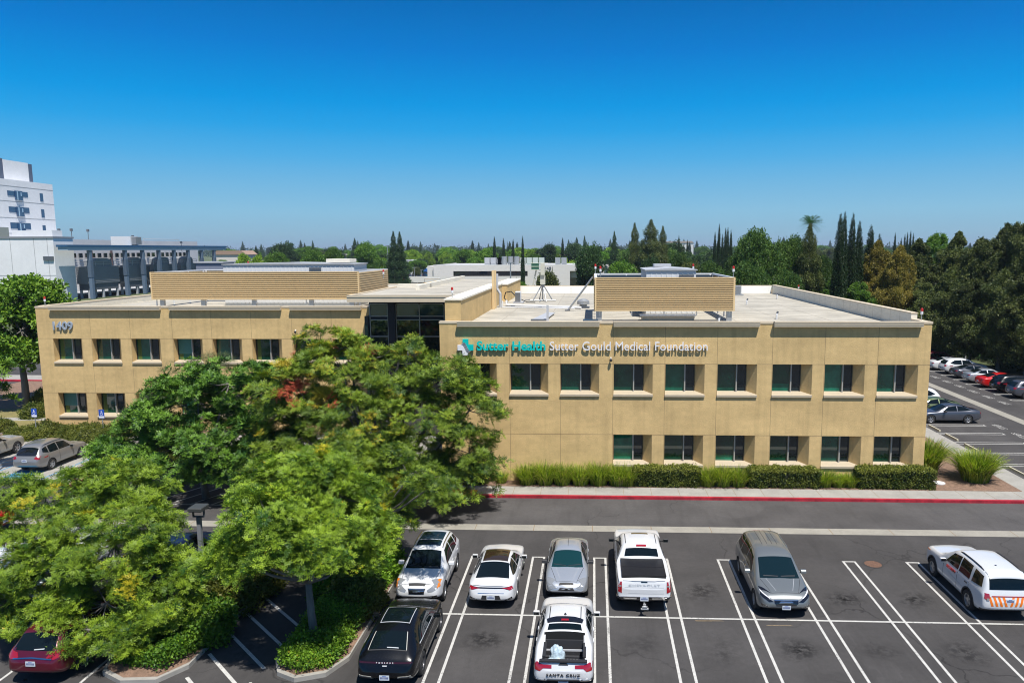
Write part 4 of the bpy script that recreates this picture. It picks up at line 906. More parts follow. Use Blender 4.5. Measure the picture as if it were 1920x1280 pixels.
class Car:
    def __init__(s, kind, body, name, label, cat='car', group=None, hi=True, bed=None, wheelmat=None, cladding=False):
        T = TAB[kind]; s.T = T; s.L, s.W, s.kind = T['L'], T['W'], kind; s.root = empty(name, (0, 0, 0), label=label, cat=cat, group=group)
        tab = T['t']; W = T['W']; L = T['L']; zl0 = T['zl']
        # stations
        ss = []
        for a, b in zip(tab[:-1], tab[1:]):
            n = max(1, int((b[0]-a[0])/.28))
            for i in range(n): ss.append(LN(a[0], b[0], i/n))
        ss.append(tab[-1][0]); st = []
        for q in ss:
            zt, zb, wf, wt = [interp(tab, q, k) for k in (1, 2, 3, 4)]
            e = min(q, L-q); zl = zl0+max(0, .22*(1-e/.35)) if e < .35 else zl0
            st.append((L/2-q, zl, zt, zb, W/2*wf, wt*wf*W/1.88))
        def sec(y, zl, zt, zb, w, wt, sh=1.):
            g = zt-zb; half = [(0, zl), (w*.85, zl), (w*.975, zl+.07), (w, zl+.28*(zb-zl)), (w*.995, zl+.62*(zb-zl)), (w*.975, zb-.06), (w*.94, zb)]
            a = w*.94; half += [(LN(a, wt, .35), zb+.38*g), (LN(a, wt, .75), zb+.76*g), (wt*.97, zb+.93*g), (wt*.78, zt-.004), (wt*.4, zt+.02), (0, zt+.028)]
            p = half+[(-x, z) for x, z in half[-2:0:-1]]
            return [(x, y, z) for x, z in p]
        bm = bmesh.new(); rings = []
        for k in st: rings.append([bm.verts.new(c) for c in sec(*k)])
        n = len(rings[0])
        for a, b in zip(rings[:-1], rings[1:]):
            for i in range(n): bm.faces.new((a[i], a[(i+1) % n], b[(i+1) % n], b[i]))
        # domed end caps
        for ring, sgn in ((rings[0], 1), (rings[-1], -1)):
            c = Vector((0, 0, 0))
            for v in ring: c += v.co
            c /= n; inner = []
            for v in ring: q = c+(v.co-c)*.72; q.y += sgn*.035; inner.append(bm.verts.new(q))
            for i in range(n): bm.faces.new((ring[i], ring[(i+1) % n], inner[(i+1) % n], inner[i]))
            # strip-fill the inner ring so the end stays smooth
            h = n//2
            for i in range(h):
                a, b = inner[i], inner[i+1]; c2, d = inner[(n-i-1) % n], inner[(n-i) % n]
                fs_ = [a, b, c2, d]; u = []
                for q in fs_:
                    if q not in u: u.append(q)
                if len(u) > 2: bm.faces.new(u)
        bmesh.ops.recalc_face_normals(bm, faces=bm.faces)
        me = bpy.data.meshes.new('tmp'); bm.to_mesh(me); bm.free(); me.materials.append(body); me.materials.append(archm)
        o = bpy.data.objects.new('tmp', me); col.objects.link(o)
        sub = o.modifiers.new('s', 'SUBSURF'); sub.levels = 1; sub.render_levels = 1
        # wheel arches (and bed) cut out
        cm = MB(); rw = T['rw']
        s.wy = [L/2-q for q in T['wb']]
        for y in s.wy:
            for sx in (-1, 1): cm.tube([(sx*(W/2-.30), y, rw), (sx*(W/2+.1), y, rw)], rw+.055, 24)
        if bed: cm.box(*bed)
        cme = bpy.data.meshes.new('cut'); cme.from_pydata(cm.v, [], cm.f); cme.materials.append(archm)
        b2 = bmesh.new(); b2.from_mesh(cme); bmesh.ops.recalc_face_normals(b2, faces=b2.faces); b2.to_mesh(cme); b2.free()
        cob = bpy.data.objects.new('cut', cme); col.objects.link(cob)
        bo = o.modifiers.new('b', 'BOOLEAN'); bo.operation = 'DIFFERENCE'; bo.object = cob; bo.solver = 'EXACT'; bo.material_mode = 'TRANSFER'
        dg = bpy.context.evaluated_depsgraph_get(); fin = bpy.data.meshes.new_from_object(o.evaluated_get(dg))
        bo.show_viewport = False; dg.update() if hasattr(dg, 'update') else None
        dg = bpy.context.evaluated_depsgraph_get(); smo = bpy.data.meshes.new_from_object(o.evaluated_get(dg))
        b3 = bmesh.new(); b3.from_mesh(smo); s.bvh = BVHTree.FromBMesh(b3); b3.free()
        bpy.data.objects.remove(o); bpy.data.objects.remove(cob)
        s.body = bpy.data.objects.new('body', fin); fin.name = 'body'; col.objects.link(s.body); s.body.parent = s.root
        fin.shade_smooth(); fin.set_sharp_from_angle(angle=R_(38))
        wm = wheelmat or rimm
        for y in s.wy:
            for sx in (-1, 1): s.wheel(sx*(W/2-.115), y, rw, sx, wm)
    def wheel(s, x, y, r, sx, wm):
        mb = MB(); prof = [(-.11, r*.62), (-.11, r*.93), (-.085, r), (.085, r), (.11, r*.93), (.11, r*.62)]; n = 28; base = 0
        for px, pr_ in prof:
            for i in range(n):
                t = 2*math.pi*i/n; mb.v.append((px, pr_*math.cos(t), pr_*math.sin(t)))
        for k in range(len(prof)-1):
            for i in range(n): mb.f.append((k*n+i, k*n+(i+1) % n, (k+1)*n+(i+1) % n, (k+1)*n+i)); mb.m.append(0)
        w_ = mb.build('wheel', tyrem, s.root, smooth=False); w_.location = (x, y, r)
        rm = MB(); R0 = r*.64
        for i in range(n):
            a, b = 2*math.pi*i/n, 2*math.pi*(i+1)/n
            for (q0, q1, x0, x1) in ((R0, R0*.9, sx*.10, sx*.085), (R0*.9, R0*.86, sx*.085, sx*.03)):
                rm.quad((x0, q0*math.cos(a), q0*math.sin(a)), (x0, q0*math.cos(b), q0*math.sin(b)), (x1, q1*math.cos(b), q1*math.sin(b)), (x1, q1*math.cos(a), q1*math.sin(a)))
        for i in range(5):
            for d in (-.16, .16):
                a = 2*math.pi*i/5+d*.8; c_, s_ = math.cos(a), math.sin(a); t = .028
                p = [(sx*.075, R0*.9*c_-t*s_, R0*.9*s_+t*c_), (sx*.075, R0*.9*c_+t*s_, R0*.9*s_-t*c_), (sx*.085, .05*c_+t*s_, .05*s_-t*c_), (sx*.085, .05*c_-t*s_, .05*s_+t*c_)]
                rm.quad(*p); rm.quad(*[(q[0]-sx*.04, q[1], q[2]) for q in p[::-1]])
        for i in range(10):
            a, b = 2*math.pi*i/10, 2*math.pi*(i+1)/10; rm.quad((sx*.092, 0, 0), (sx*.092, .075*math.cos(a), .075*math.sin(a)), (sx*.092, .075*math.cos(b), .075*math.sin(b)))
        rm.build('rim', wm, w_, fix=False)
        dk_ = MB().tube([(sx*.0, 0, 0), (sx*.02, 0, 0)], R0*.9, n); dk_.build('brake_disc', archm, w_)
    def patch(s, name, poly, axis, mat, off=.006, parent=None, res=.07, thick=None, d=None, fix=None):
        """cut a 2D outline into small faces and lay it on the hull. axis: top,left,right,front,rear"""
        par = parent or s.root
        bm = bmesh.new()
        P = {'top': lambda a, b: Vector((a, b, 4)), 'left': lambda a, b: Vector((-4, a, b)), 'right': lambda a, b: Vector((4, a, b)), 'front': lambda a, b: Vector((a, 6, b)), 'rear': lambda a, b: Vector((a, -6, b))}[axis]
        D = {'top': Vector((0, 0, -1)), 'left': Vector((1, 0, 0)), 'right': Vector((-1, 0, 0)), 'front': Vector((0, -1, 0)), 'rear': Vector((0, 1, 0))}[axis]
        vs = [bm.verts.new((a, b, 0)) for a, b in poly]; bm.faces.new(vs)
        for k in (0, 1):
            lo = min(p[k] for p in poly); hi = max(p[k] for p in poly); q = math.floor(lo/res)*res
            while q < hi:
                if q > lo+1e-4:
                    pc = Vector((q, 0, 0)) if k == 0 else Vector((0, q, 0)); pn = Vector((1, 0, 0)) if k == 0 else Vector((0, 1, 0))
                    bmesh.ops.bisect_plane(bm, geom=bm.verts[:]+bm.edges[:]+bm.faces[:], plane_co=pc, plane_no=pn)
                q += res
        bad = []
        for v in bm.verts:
            o_ = P(v.co.x, v.co.y); h = s.bvh.ray_cast(o_, D)
            if h[0] is None: bad.append(v); continue
            nn = h[1] if h[1].dot(D) < 0 else -h[1]
            v.co = h[0]+nn*off
        if bad: bmesh.ops.delete(bm, geom=bad, context='VERTS')
        bmesh.ops.recalc_face_normals(bm, faces=bm.faces)
        for f in bm.faces:
            if f.normal.dot(D) > 0: f.normal_flip()
        r = bmesh.ops.extrude_face_region(bm, geom=bm.faces[:])       # a real rim back to the body
        for g in r['geom']:
            if isinstance(g, bmesh.types.BMVert): pass
        top = [g for g in r['geom'] if isinstance(g, bmesh.types.BMVert)]
        for v in top: v.co += -D*0 + Vector(v.normal)*.0
        for v in bm.verts:
            if v not in top: v.co += D*(off+.01)
        bmesh.ops.recalc_face_normals(bm, faces=bm.faces)
        o = obj(name, bm, mat, par, True); o.data.set_sharp_from_angle(angle=R_(40)); return o
    def both(s, name, poly, mat, **kw):
        s.patch(name, poly, 'right', mat, **kw); s.patch(name, poly, 'left', mat, **kw)
    def sym(s, name, poly, axis, mat, **kw):
        s.patch(name, poly, axis, mat, **kw); s.patch(name, [(-a, b) for a, b in poly][::-1], axis, mat, **kw)
    def y(s, q): return s.L/2-q
    def mirror(s, q, z, w, mat, shell=None):
        for sx in (-1, 1):
            mb = MB(); x = sx*(w); mb.prism([(s.y(q), z-.06), (s.y(q)-.14, z-.07), (s.y(q)-.16, z+.08), (s.y(q)-.02, z+.07)], 'x', x, x+sx*.22)
            m = mb.build('mirror', mat, s.root, bevel=.02)
            MB().box(min(x, x-sx*.12), max(x, x-sx*.12), s.y(q)-.1, s.y(q)-.05, z-.06, z-.02).build('mirror_arm', plast, m)
            MB().box(min(x+sx*.02, x+sx*.2), max(x+sx*.02, x+sx*.2), s.y(q)-.163, s.y(q)-.155, z-.05, z+.06).build('mirror_glass', glc, m)
    def plate(s, end, z, x=0):
        yy = 6 if end == 'front' else -6; h = s.bvh.ray_cast(Vector((x, yy, z)), Vector((0, -1 if end == 'front' else 1, 0)))
        y0 = h[0].y; sg_ = 1 if end == 'front' else -1
        a, b = sorted((y0+sg_*.004, y0+sg_*.02)); p = MB().box(x-.155, x+.155, a, b, z-.078, z+.078).build('license_plate', platem, s.root)
        a, b = sorted((y0+sg_*.0205, y0+sg_*.023))
        m = MB()
        for i in range(7): m.box(x-.12+i*.036, x-.12+i*.036+.022, a, b, z-.035, z+.03)
        m.build('plate_characters', platet, p); MB().box(x-.06, x+.06, a, b, z+.045, z+.065).build('plate_band', plateb, p)
    def rails(s, q0, q1, x, mat, zoff=.05):
        for sx in (-1, 1):
            pts = []
            for i in range(9):
                y = s.y(LN(q0, q1, i/8)); h = s.bvh.ray_cast(Vector((sx*x, y, 4)), Vector((0, 0, -1)))
                pts.append((sx*x, y, h[0].z+(zoff if 0 < i < 8 else -.01)))
            s.root; mb = MB(); mb.tube(pts, .022, 6); mb.build('roof_rail', mat, s.root)
    def seams(s, qs, z0, z1):
        for q in qs: s.both('door_gap', [(s.y(q)-.011, z0), (s.y(q)+.011, z0), (s.y(q)+.011, z1), (s.y(q)-.011, z1)], seam, off=.002, res=.12)
    def hood(s, q0, q1, w0, w1):
        s.sym('bonnet_gap', [(w0-.01, s.y(q0)), (w0+.006, s.y(q0)), (w1+.006, s.y(q1)), (w1-.01, s.y(q1))], 'top', seam, off=.002, res=.12)
        s.patch('bonnet_gap', [(-w0, s.y(q0)), (w0, s.y(q0)), (w0, s.y(q0)-.014), (-w0, s.y(q0)-.014)], 'top', seam, off=.002, res=.12)
        s.sym('bonnet_crease', [(w0*.62-.006, s.y(q0+.1)), (w0*.62+.006, s.y(q0+.1)), (w1*.7+.006, s.y(q1)), (w1*.7-.006, s.y(q1))], 'top', lightgrey, off=.001, res=.12)
    def handles(s, qs, z, mat):
        for q in qs: s.both('door_handle', [(s.y(q)-.1, z-.015), (s.y(q)+.1, z-.015), (s.y(q)+.1, z+.02), (s.y(q)-.1, z+.02)], mat, off=.02, res=.2)
    def glass(s, ws, roofq, rear, side, pill=(), mat=None, smat=None, wfw=.70, rfw=.60, rb=.66, axis_r='top', rr=.58):
        """ws cowl distance, roofq roof start; rear (q roof end, q base); side: list of polygons in (q,z)"""
        mat = mat or glc
        s.patch('windshield', [(-wfw*s.W/1.88, s.y(ws)), (-wfw*1.0*s.W/1.88*.5, s.y(ws)+.045), (wfw*s.W/1.88*.5, s.y(ws)+.045), (wfw*s.W/1.88, s.y(ws)), (rfw*s.W/1.88, s.y(roofq)), (-rfw*s.W/1.88, s.y(roofq))], 'top', mat)
        if rear: s.patch('rear_window', [(-rr*s.W/1.88, s.y(rear[0])), (rr*s.W/1.88, s.y(rear[0])), (rb*s.W/1.88, s.y(rear[1])), (-rb*s.W/1.88, s.y(rear[1]))], 'top', smat or mat)
        for p in side: s.both('side_window', [(s.y(q), z) for q, z in p], smat or mat)
    def place(s, x, y, rz=0): s.root.location = (x, y, 0); s.root.rotation_euler.z = rz
white = paint('white_paint', (.60, .61, .62)); silver = paint('silver_paint', (.46, .49, .53), .55, .32); greyv = paint('grey_van_paint', (.16, .175, .18), .35, .35)
black = M('black_paint', (.003, .0035, .005), .25, spec=.35, coat=.35); burg = paint('burgundy_paint', (.10, .004, .016), .3, .3); taupe = paint('taupe_paint', (.27, .265, .26), .5, .35)
dgrey = paint('dark_grey_paint', (.085, .09, .11), .5, .3); redp = paint('red_paint', (.52, .012, .012), .1, .3); navy = paint('navy_paint', (.008, .02, .07), .3, .3)
greenp = paint('green_paint', (.12, .16, .07), .4, .35); cream = paint('cream_paint', (.40, .38, .34), .4, .35)
PI = math.pi
# --- white suv with glass roof, nose to camera
c = Car('suv', white, 'parked_suv', 'white SUV with amber headlamps and glass roof in leaf shade beside the planted island', 'suv')
c.glass(1.18, 1.98, (4.22, 4.5), [[(1.75, 1.10), (2.15, 1.50), (2.85, 1.58), (2.85, 1.11)], [(2.93, 1.11), (2.93, 1.58), (3.65, 1.54), (3.70, 1.13)], [(3.78, 1.15), (3.76, 1.53), (4.10, 1.46), (4.2, 1.25)]], mat=glc)
c.patch('roof_glass', [(-.50, c.y(2.25)), (.50, c.y(2.25)), (.50, c.y(2.75)), (-.50, c.y(2.75))], 'top', glr); c.patch('roof_glass', [(-.50, c.y(2.8)), (.50, c.y(2.8)), (.48, c.y(3.7)), (-.48, c.y(3.7))], 'top', glr)
c.sym('headlight', [(.40, .76), (.60, .90), (.80, .93), (.84, .80), (.62, .70), (.44, .68)], 'front', headm); c.sym('turn_lens', [(.76, .80), (.86, .82), (.84, .92), (.78, .93)], 'front', amber, off=.012)
c.patch('grille', [(-.28, .62), (.28, .62), (.34, .82), (-.34, .82)], 'front', plast)
for z in (.655, .70, .745, .79): c.patch('grille_bar', [(-.29, z-.012), (.29, z-.012), (.30, z+.012), (-.30, z+.012)], 'front', chrome, off=.02, res=.15)
c.patch('lower_intake', [(-.36, .36), (.36, .36), (.42, .50), (-.42, .50)], 'front', plast); c.sym('fog_lamp', [(.58, .44), (.76, .46), (.76, .56), (.60, .54)], 'front', plast)
c.sym('headlight', [(.50, c.y(.40)), (.66, c.y(.18)), (.84, c.y(.34)), (.86, c.y(.62)), (.74, c.y(.52))], 'top', headm, off=.01); c.sym('turn_lens', [(.74, c.y(.42)), (.84, c.y(.40)), (.86, c.y(.60)), (.78, c.y(.55))], 'top', amber, off=.016); c.hood(.16, 1.12, .62, .74)
c.patch('grille', [(-.30, c.y(.09)), (.30, c.y(.09)), (.34, c.y(.19)), (-.34, c.y(.19))], 'top', plast, off=.008)
c.sym('wiper', [(.05, c.y(1.2)), (.58, c.y(1.27)), (.58, c.y(1.30)), (.05, c.y(1.23))], 'top', plast, off=.015)
c.mirror(1.75, 1.10, .92, white); c.rails(2.2, 4.0, .60, chrome); c.seams((1.65, 2.89, 3.85), .40, 1.05); c.handles((2.6, 3.7), .92, white)
c.place(-6.72, 29.72, PI)
# --- white fastback sedan, tail to camera (front +y)
c = Car('fastback', white, 'parked_sedan', 'white fastback sedan with dark glass roof showing its red full width tail lamp', 'sedan')
c.glass(1.36, 2.16, (3.5, 4.38), [[(1.85, .97), (2.35, 1.29), (2.95, 1.35), (2.95, .99)], [(3.02, .99), (3.02, 1.345), (3.55, 1.28), (4.05, 1.06), (3.75, 1.02)]], rb=.66, rr=.57)
c.patch('roof_glass', [(-.50, c.y(2.32)), (.50, c.y(2.32)), (.50, c.y(3.42)), (-.50, c.y(3.42))], 'top', M('brown_glass', (.03, .018, .01), .04, spec=1.))
c.patch('taillight', [(-.83, .84), (-.8, .94), (-.5, .90), (.5, .90), (.8, .94), (.83, .84), (.70, .80), (.5, .855), (-.5, .855), (-.70, .80)], 'rear', blkg)
c.sym('taillight', [(.42, .862), (.8, .93), (.84, .82), (.72, .80), (.60, .85)], 'rear', tailm, off=.012); c.patch('boot_edge', [(-.7, .95), (.7, .95), (.66, .99), (-.66, .99)], 'rear', white, off=.03)
c.patch('rear_recess', [(-.38, .46), (.38, .46), (.33, .62), (-.33, .62)], 'rear', plast); c.sym('bumper_vent', [(.48, .38), (.82, .46), (.80, .56), (.56, .47)], 'rear', blkg); c.patch('diffuser', [(-.55, .26), (.55, .26), (.6, .38), (-.6, .38)], 'rear', plast)
c.plate('rear', .53); c.mirror(1.95, .98, .92, white); c.seams((1.75, 2.98, 3.9), .32, .95); c.handles((2.75, 3.75), .80, white); c.patch('trim_bar', [(-.5, .68), (.5, .68), (.5, .70), (-.5, .70)], 'rear', chrome, res=.2)
c.place(-3.86, 29.8)
# --- silver compact sedan nose to camera
c = Car('sedan', silver, 'parked_sedan', 'silver compact sedan facing the camera, nose to tail with the white pickup', 'sedan')
tg = M('teal_tinted_glass', (.005, .032, .035), .02, spec=.7, ior=1.45)
c.glass(1.16, 1.96, (3.22, 3.78), [[(1.6, .97), (2.1, 1.30), (2.6, 1.36), (2.6, .98)], [(2.67, .98), (2.67, 1.36), (3.1, 1.30), (3.5, 1.06), (3.3, 1.0)]], mat=tg, smat=glc)
c.sym('headlight', [(.36, .60), (.60, .76), (.76, .76), (.76, .60), (.60, .54)], 'front', headm); c.patch('grille', [(-.32, .52), (.32, .52), (.26, .62), (-.26, .62)], 'front', plast); c.patch('badge', [(-.06, .56), (.06, .56), (.06, .60), (-.06, .60)], 'front', chrome, off=.015)
c.patch('lower_intake', [(-.4, .30), (.4, .30), (.42, .42), (-.42, .42)], 'front', plast); c.mirror(1.55, 1.0, .84, plast); c.seams((1.5, 2.63, 3.4), .32, .92); c.handles((2.45, 3.3), .82, silver)
c.sym('wiper', [(.05, c.y(1.17)), (.55, c.y(1.30)), (.55, c.y(1.33)), (.05, c.y(1.2))], 'top', plast, off=.015)
c.sym('headlight', [(.44, c.y(.32)), (.60, c.y(.10)), (.76, c.y(.26)), (.78, c.y(.56)), (.62, c.y(.46))], 'top', headm, off=.01); c.hood(.2, 1.12, .40, .66)
c.patch('grille', [(-.30, c.y(.07)), (.30, c.y(.07)), (.26, c.y(.15)), (-.26, c.y(.15))], 'top', plast, off=.008)
c.patch('roof_seam', [(-.008, c.y(2.2)), (.008, c.y(2.2)), (.008, c.y(3.1)), (-.008, c.y(3.1))], 'top', seam, off=.003)
c.place(-1.0, 30.3, PI)
# --- white small pickup with open bed
bd = (-.66, .66, -4.97/2+.14, -4.97/2+1.30, .62, 1.6)
c = Car('small_pickup', white, 'parked_pickup', 'white small pickup with open bed holding plastic bags at the bottom edge', 'pickup', bed=bd)
c.glass(1.22, 2.0, None, [[(1.7, 1.13), (2.15, 1.50), (2.75, 1.58), (2.75, 1.14)], [(2.82, 1.14), (2.82, 1.57), (3.35, 1.48), (3.45, 1.16)]])
c.patch('rear_window', [(-.52, c.y(3.44)), (.52, c.y(3.44)), (.56, c.y(3.62)), (-.56, c.y(3.62))], 'top', glc)
c.patch('roof_spoiler', [(-.60, c.y(3.22)), (-.3, c.y(3.16)), (.3, c.y(3.16)), (.60, c.y(3.22)), (.56, c.y(3.40)), (-.56, c.y(3.40))], 'top', blkg, off=.02)
c.patch('stop_lamp', [(-.12, c.y(3.3)), (.12, c.y(3.3)), (.12, c.y(3.36)), (-.12, c.y(3.36))], 'top', tailm, off=.035); c.sym('roof_ditch', [(.50, c.y(2.35)), (.53, c.y(2.35)), (.53, c.y(3.2)), (.50, c.y(3.2))], 'top', seam, off=.004)
MB().tube([(0, c.y(3.05), 1.70), (0, c.y(3.05), 1.76)], .05, 8, r2=.02).build('antenna_fin', plast, c.root)
liner = M('bed_liner', (.03, .031, .036), .7); rib = M('bed_rib', (.30, .30, .29), .5, metal=.4)
x0, x1, y0, y1 = bd[:4]
MB().box(x0, x1, y0, y1, .60, .64).box(x0-.015, x0+.02, y0, y1, .64, 1.13).box(x1-.02, x1+.015, y0, y1, .64, 1.13).box(x0, x1, y1-.04, y1+.01, .64, 1.16).box(x0, x1, y0-.02, y0+.04, .64, 1.1).build('bed_liner', liner, c.root)
mb = MB()
for i in range(11): mb.box(-.52+i*.1, -.52+i*.1+.05, y0+.1, y1-.3, .641, .665)
mb.build('bed_rib', rib, c.root)
MB().box(-.66, .66, y1-.35, y1-.31, .95, 1.0).build('bed_crossbar', lightgrey, c.root)
for sx in (-1, 1):
    MB().box(min(sx*.60, sx*.66)-.0, max(sx*.60, sx*.66)+.04, y0+.1, y1-.15, 1.10, 1.175).build('bed_rail_cap', plast, c.root)
    mb = MB(); mb.quad((sx*.60, y1+.02, 1.15), (sx*.70, y1+.02, 1.15), (sx*.60, y1+.52, 1.56), (sx*.54, y1+.52, 1.56)); mb.prism([(y1-.25, 1.14), (y1+.15, 1.14), (y1+.5, 1.60), (y1+.4, 1.60)], 'x', sx*.62, sx*.66); mb.build('cab_buttress', white, c.root)
MB().box(-.74, .74, y0-.12, y0+.02, 1.09, 1.135).build('tailgate_cap', plast, c.root)
c.sym('taillight', [(.36, .90), (.36, .99), (.62, .99), (.80, 1.06), (.90, 1.02), (.88, .84), (.72, .82), (.62, .90)], 'rear', tailm, off=.012); c.patch('tailgate_handle', [(-.15, .99), (.15, .99), (.10, 1.05), (-.10, 1.05)], 'rear', plast, off=.012)
tt = text('tailgate_lettering', 'SANTA CRUZ', .115, blkg, c.root, depth=.004, offset=.004, spacing=1.25, loc=(0, 0, 0), rot=(R_(90), 0, 0), width=None, align='CENTER')
h = c.bvh.ray_cast(Vector((0, -6, .70)), Vector((0, 1, 0))); tt.location = (0, h[0].y-.02, .68); tt.scale = (1.25, 1, 1)
c.patch('rear_bumper', [(-.86, .34), (.86, .34), (.9, .56), (-.9, .56)], 'rear', plast, off=.03); c.sym('bumper_reflector', [(.5, .50), (.84, .52), (.84, .58), (.5, .56)], 'rear', chrome, off=.04); c.plate('rear', .50)
c.mirror(1.75, 1.14, .94, white); c.seams((1.65, 2.79, 3.5), .45, 1.08); c.handles((2.55, 3.3), .95, white)
c.place(-.88, 24.33)
# bags in the bed
bagm = M('clear_plastic_bag', (.42, .52, .58), .25, spec=.6, var=.25, scale=9, bump=.8, bscale=14)
def lumpy(name, loc, r, sq, parent, m, seed, amp=.25, fr=2.5):
    bm = bmesh.new(); bmesh.ops.create_icosphere(bm, subdivisions=4, radius=1)
    for v in bm.verts:
        n_ = v.co.copy(); k = 1+amp*noise.noise(n_*fr+Vector((seed, 0, 0)))+amp*.5*abs(noise.noise(n_*fr*3+Vector((seed, 5, 0))))
        v.co = Vector((n_.x*sq[0], n_.y*sq[1], n_.z*sq[2]))*r*k
    o = obj(name, bm, m, parent, True); o.location = loc; return o
bg1 = lumpy('plastic_bag', (-1.10, 22.60, .88), .30, (.75, .55, 1.15), None, bagm, 3); tag(bg1, 'tall crumpled clear plastic bag standing in the white pickup bed', 'bag', 'bags in the pickup bed')
bg2 = lumpy('plastic_bag', (-1.12, 22.28, .80), .28, (1.15, .6, .7), None, bagm, 8); tag(bg2, 'low crumpled plastic bag lying at the tailgate of the white pickup', 'bag', 'bags in the pickup bed')
# --- white full-size pickup with tonneau cover
c = Car('pickup', white, 'parked_pickup', 'large white crew cab pickup with black folding bed cover and chrome bumper', 'pickup')
c.glass(1.55, 2.16, None, [[(2.0, 1.33), (2.35, 1.68), (2.85, 1.78), (2.85, 1.34)], [(2.93, 1.34), (2.93, 1.78), (3.6, 1.76), (3.68, 1.35)]])
c.patch('rear_window', [(-.62, c.y(3.87)), (.62, c.y(3.87)), (.68, c.y(4.02)), (-.68, c.y(4.02))], 'top', glc)
c.patch('stop_lamp', [(-.2, c.y(3.76)), (.2, c.y(3.76)), (.2, c.y(3.83)), (-.2, c.y(3.83))], 'top', tailm, off=.015); c.patch('sunroof', [(-.34, c.y(2.55)), (.34, c.y(2.55)), (.34, c.y(2.72)), (-.34, c.y(2.72))], 'top', M('brown_sunroof', (.06, .045, .02), .1, spec=1.))
c.sym('roof_ditch', [(.60, c.y(2.6)), (.63, c.y(2.6)), (.63, c.y(3.6)), (.60, c.y(3.6))], 'top', seam, off=.004)
tn = M('vinyl_cover', (.010, .010, .012), .5, spec=.3); cvr = None
for i in range(4):
    ya, yb = c.y(4.05)-i*.42, c.y(4.05)-(i+1)*.42+.010
    if i == 0: MB().box(-.83, .83, c.y(4.05)-1.67, c.y(4.05)-.01, 1.2, 1.405).build('bed_cover_frame', archm, c.root)
    MB().box(-.84, .84, yb, ya, 1.406, 1.42+.004*(i % 2)).build('bed_cover', tn, c.root)
c.patch('tailgate_lip', [(-.80, 1.27), (.80, 1.27), (.80, 1.31), (-.80, 1.31)], 'rear', white, off=.03)
c.patch('tailgate_shade_groove', [(-.74, 1.02), (.74, 1.02), (.74, 1.045), (-.74, 1.045)], 'rear', lightgrey, off=.003); c.patch('tailgate_shade_groove', [(-.60, .80), (.74, .80), (.74, .825), (-.60, .825)], 'rear', lightgrey, off=.003)
c.patch('tailgate_handle', [(-.12, 1.21), (.12, 1.21), (.12, 1.26), (-.12, 1.26)], 'rear', blkg, off=.012)
offw = M('embossed_white', (.52, .54, .58), .4)
h = c.bvh.ray_cast(Vector((0, -6, 1.1)), Vector((0, 1, 0))); tt = text('tailgate_lettering', 'CHEVROLET', .14, offw, c.root, depth=.003, loc=(0, h[0].y-.012, 1.075), rot=(R_(90), 0, 0), align='CENTER', spacing=1.25); tt.scale = (1.3, 1, 1)
tt = text('badge_lettering', 'SILVERADO', .07, darkgrey, c.root, depth=.003, loc=(-.74, h[0].y-.02, .84), rot=(R_(90), 0, 0))
c.sym('taillight', [(.84, .82), (.98, .86), (.98, 1.24), (.84, 1.24)], 'rear', tailm, off=.012); c.sym('reverse_lamp', [(.86, 1.06), (.94, 1.06), (.94, 1.11), (.86, 1.11)], 'rear', headm, off=.02)
c.patch('rear_bumper', [(-.95, .46), (.95, .46), (1.0, .70), (-1.0, .70)], 'rear', chrome, off=.05); c.patch('bumper_step', [(-.34, .52), (.34, .52), (.26, .70), (-.26, .70)], 'rear', blkg, off=.06); c.sym('bumper_corner_step', [(.74, .56), (.98, .58), (.98, .66), (.78, .66)], 'rear', blkg, off=.06)
c.plate('rear', .62); p_ = c.bvh.ray_cast(Vector((0, -6, .62)), Vector((0, 1, 0)))[0].y
for o in c.root.children:
    if o.name.startswith('license_plate'): o.location.y = -.06
mb = MB(); mb.tube([(0, p_, .45), (0, p_-.28, .45)], .035, 8); mb.box(-.05, .05, p_-.3, p_-.2, .3, .5); mb.tube([(-.14, p_-.28, .33), (.14, p_-.28, .33)], .04, 8); mb.tube([(-.1, p_-.3, .42), (.1, p_-.3, .42)], .03, 8); mb.build('tow_hitch', galv, c.root)
c.mirror(1.95, 1.38, 1.04, plast); c.seams((1.85, 2.89, 3.78), .55, 1.22); c.handles((2.7, 3.6), 1.1, chrome)
c.place(1.97, 30.28)
# --- grey minivan nose to camera
c = Car('van', greyv, 'parked_minivan', 'grey minivan facing the camera with chrome grille, alone in its row', 'minivan')
vg = M('van_glass', (.004, .014, .018), .02, spec=.6, ior=1.45)
c.glass(1.12, 2.02, (4.78, 4.96), [[(1.75, 1.10), (2.2, 1.52), (2.9, 1.64), (2.9, 1.12)], [(2.98, 1.12), (2.98, 1.64), (3.9, 1.63), (3.9, 1.13)], [(3.98, 1.14), (3.98, 1.62), (4.65, 1.56), (4.72, 1.22)]], mat=vg, smat=M('van_side_glass', (.016, .015, .010), .06, spec=.4, ior=1.35))
c.sym('headlight', [(.44, .72), (.60, .82), (.88, .94), (.92, .84), (.60, .70)], 'front', headm); c.sym('lamp_housing', [(.46, .70), (.62, .79), (.88, .90), (.90, .84), (.62, .68)], 'front', blkg, off=.012); c.sym('light_strip', [(.60, .79), (.88, .92), (.88, .945), (.60, .81)], 'front', whitel, off=.02)
c.patch('grille', [(-.36, .58), (.36, .58), (.44, .66), (.44, .76), (-.44, .76), (-.44, .66)], 'front', blkg); c.patch('grille_wing', [(-.26, .68), (.26, .68), (.20, .72), (-.20, .72)], 'front', chrome, off=.02, res=.1)
c.patch('chrome_line', [(-.44, .74), (.44, .74), (.44, .765), (-.44, .765)], 'front', chrome, off=.016, res=.1); c.patch('chrome_line', [(-.34, .565), (.34, .565), (.38, .59), (-.38, .59)], 'front', chrome, off=.016, res=.1)
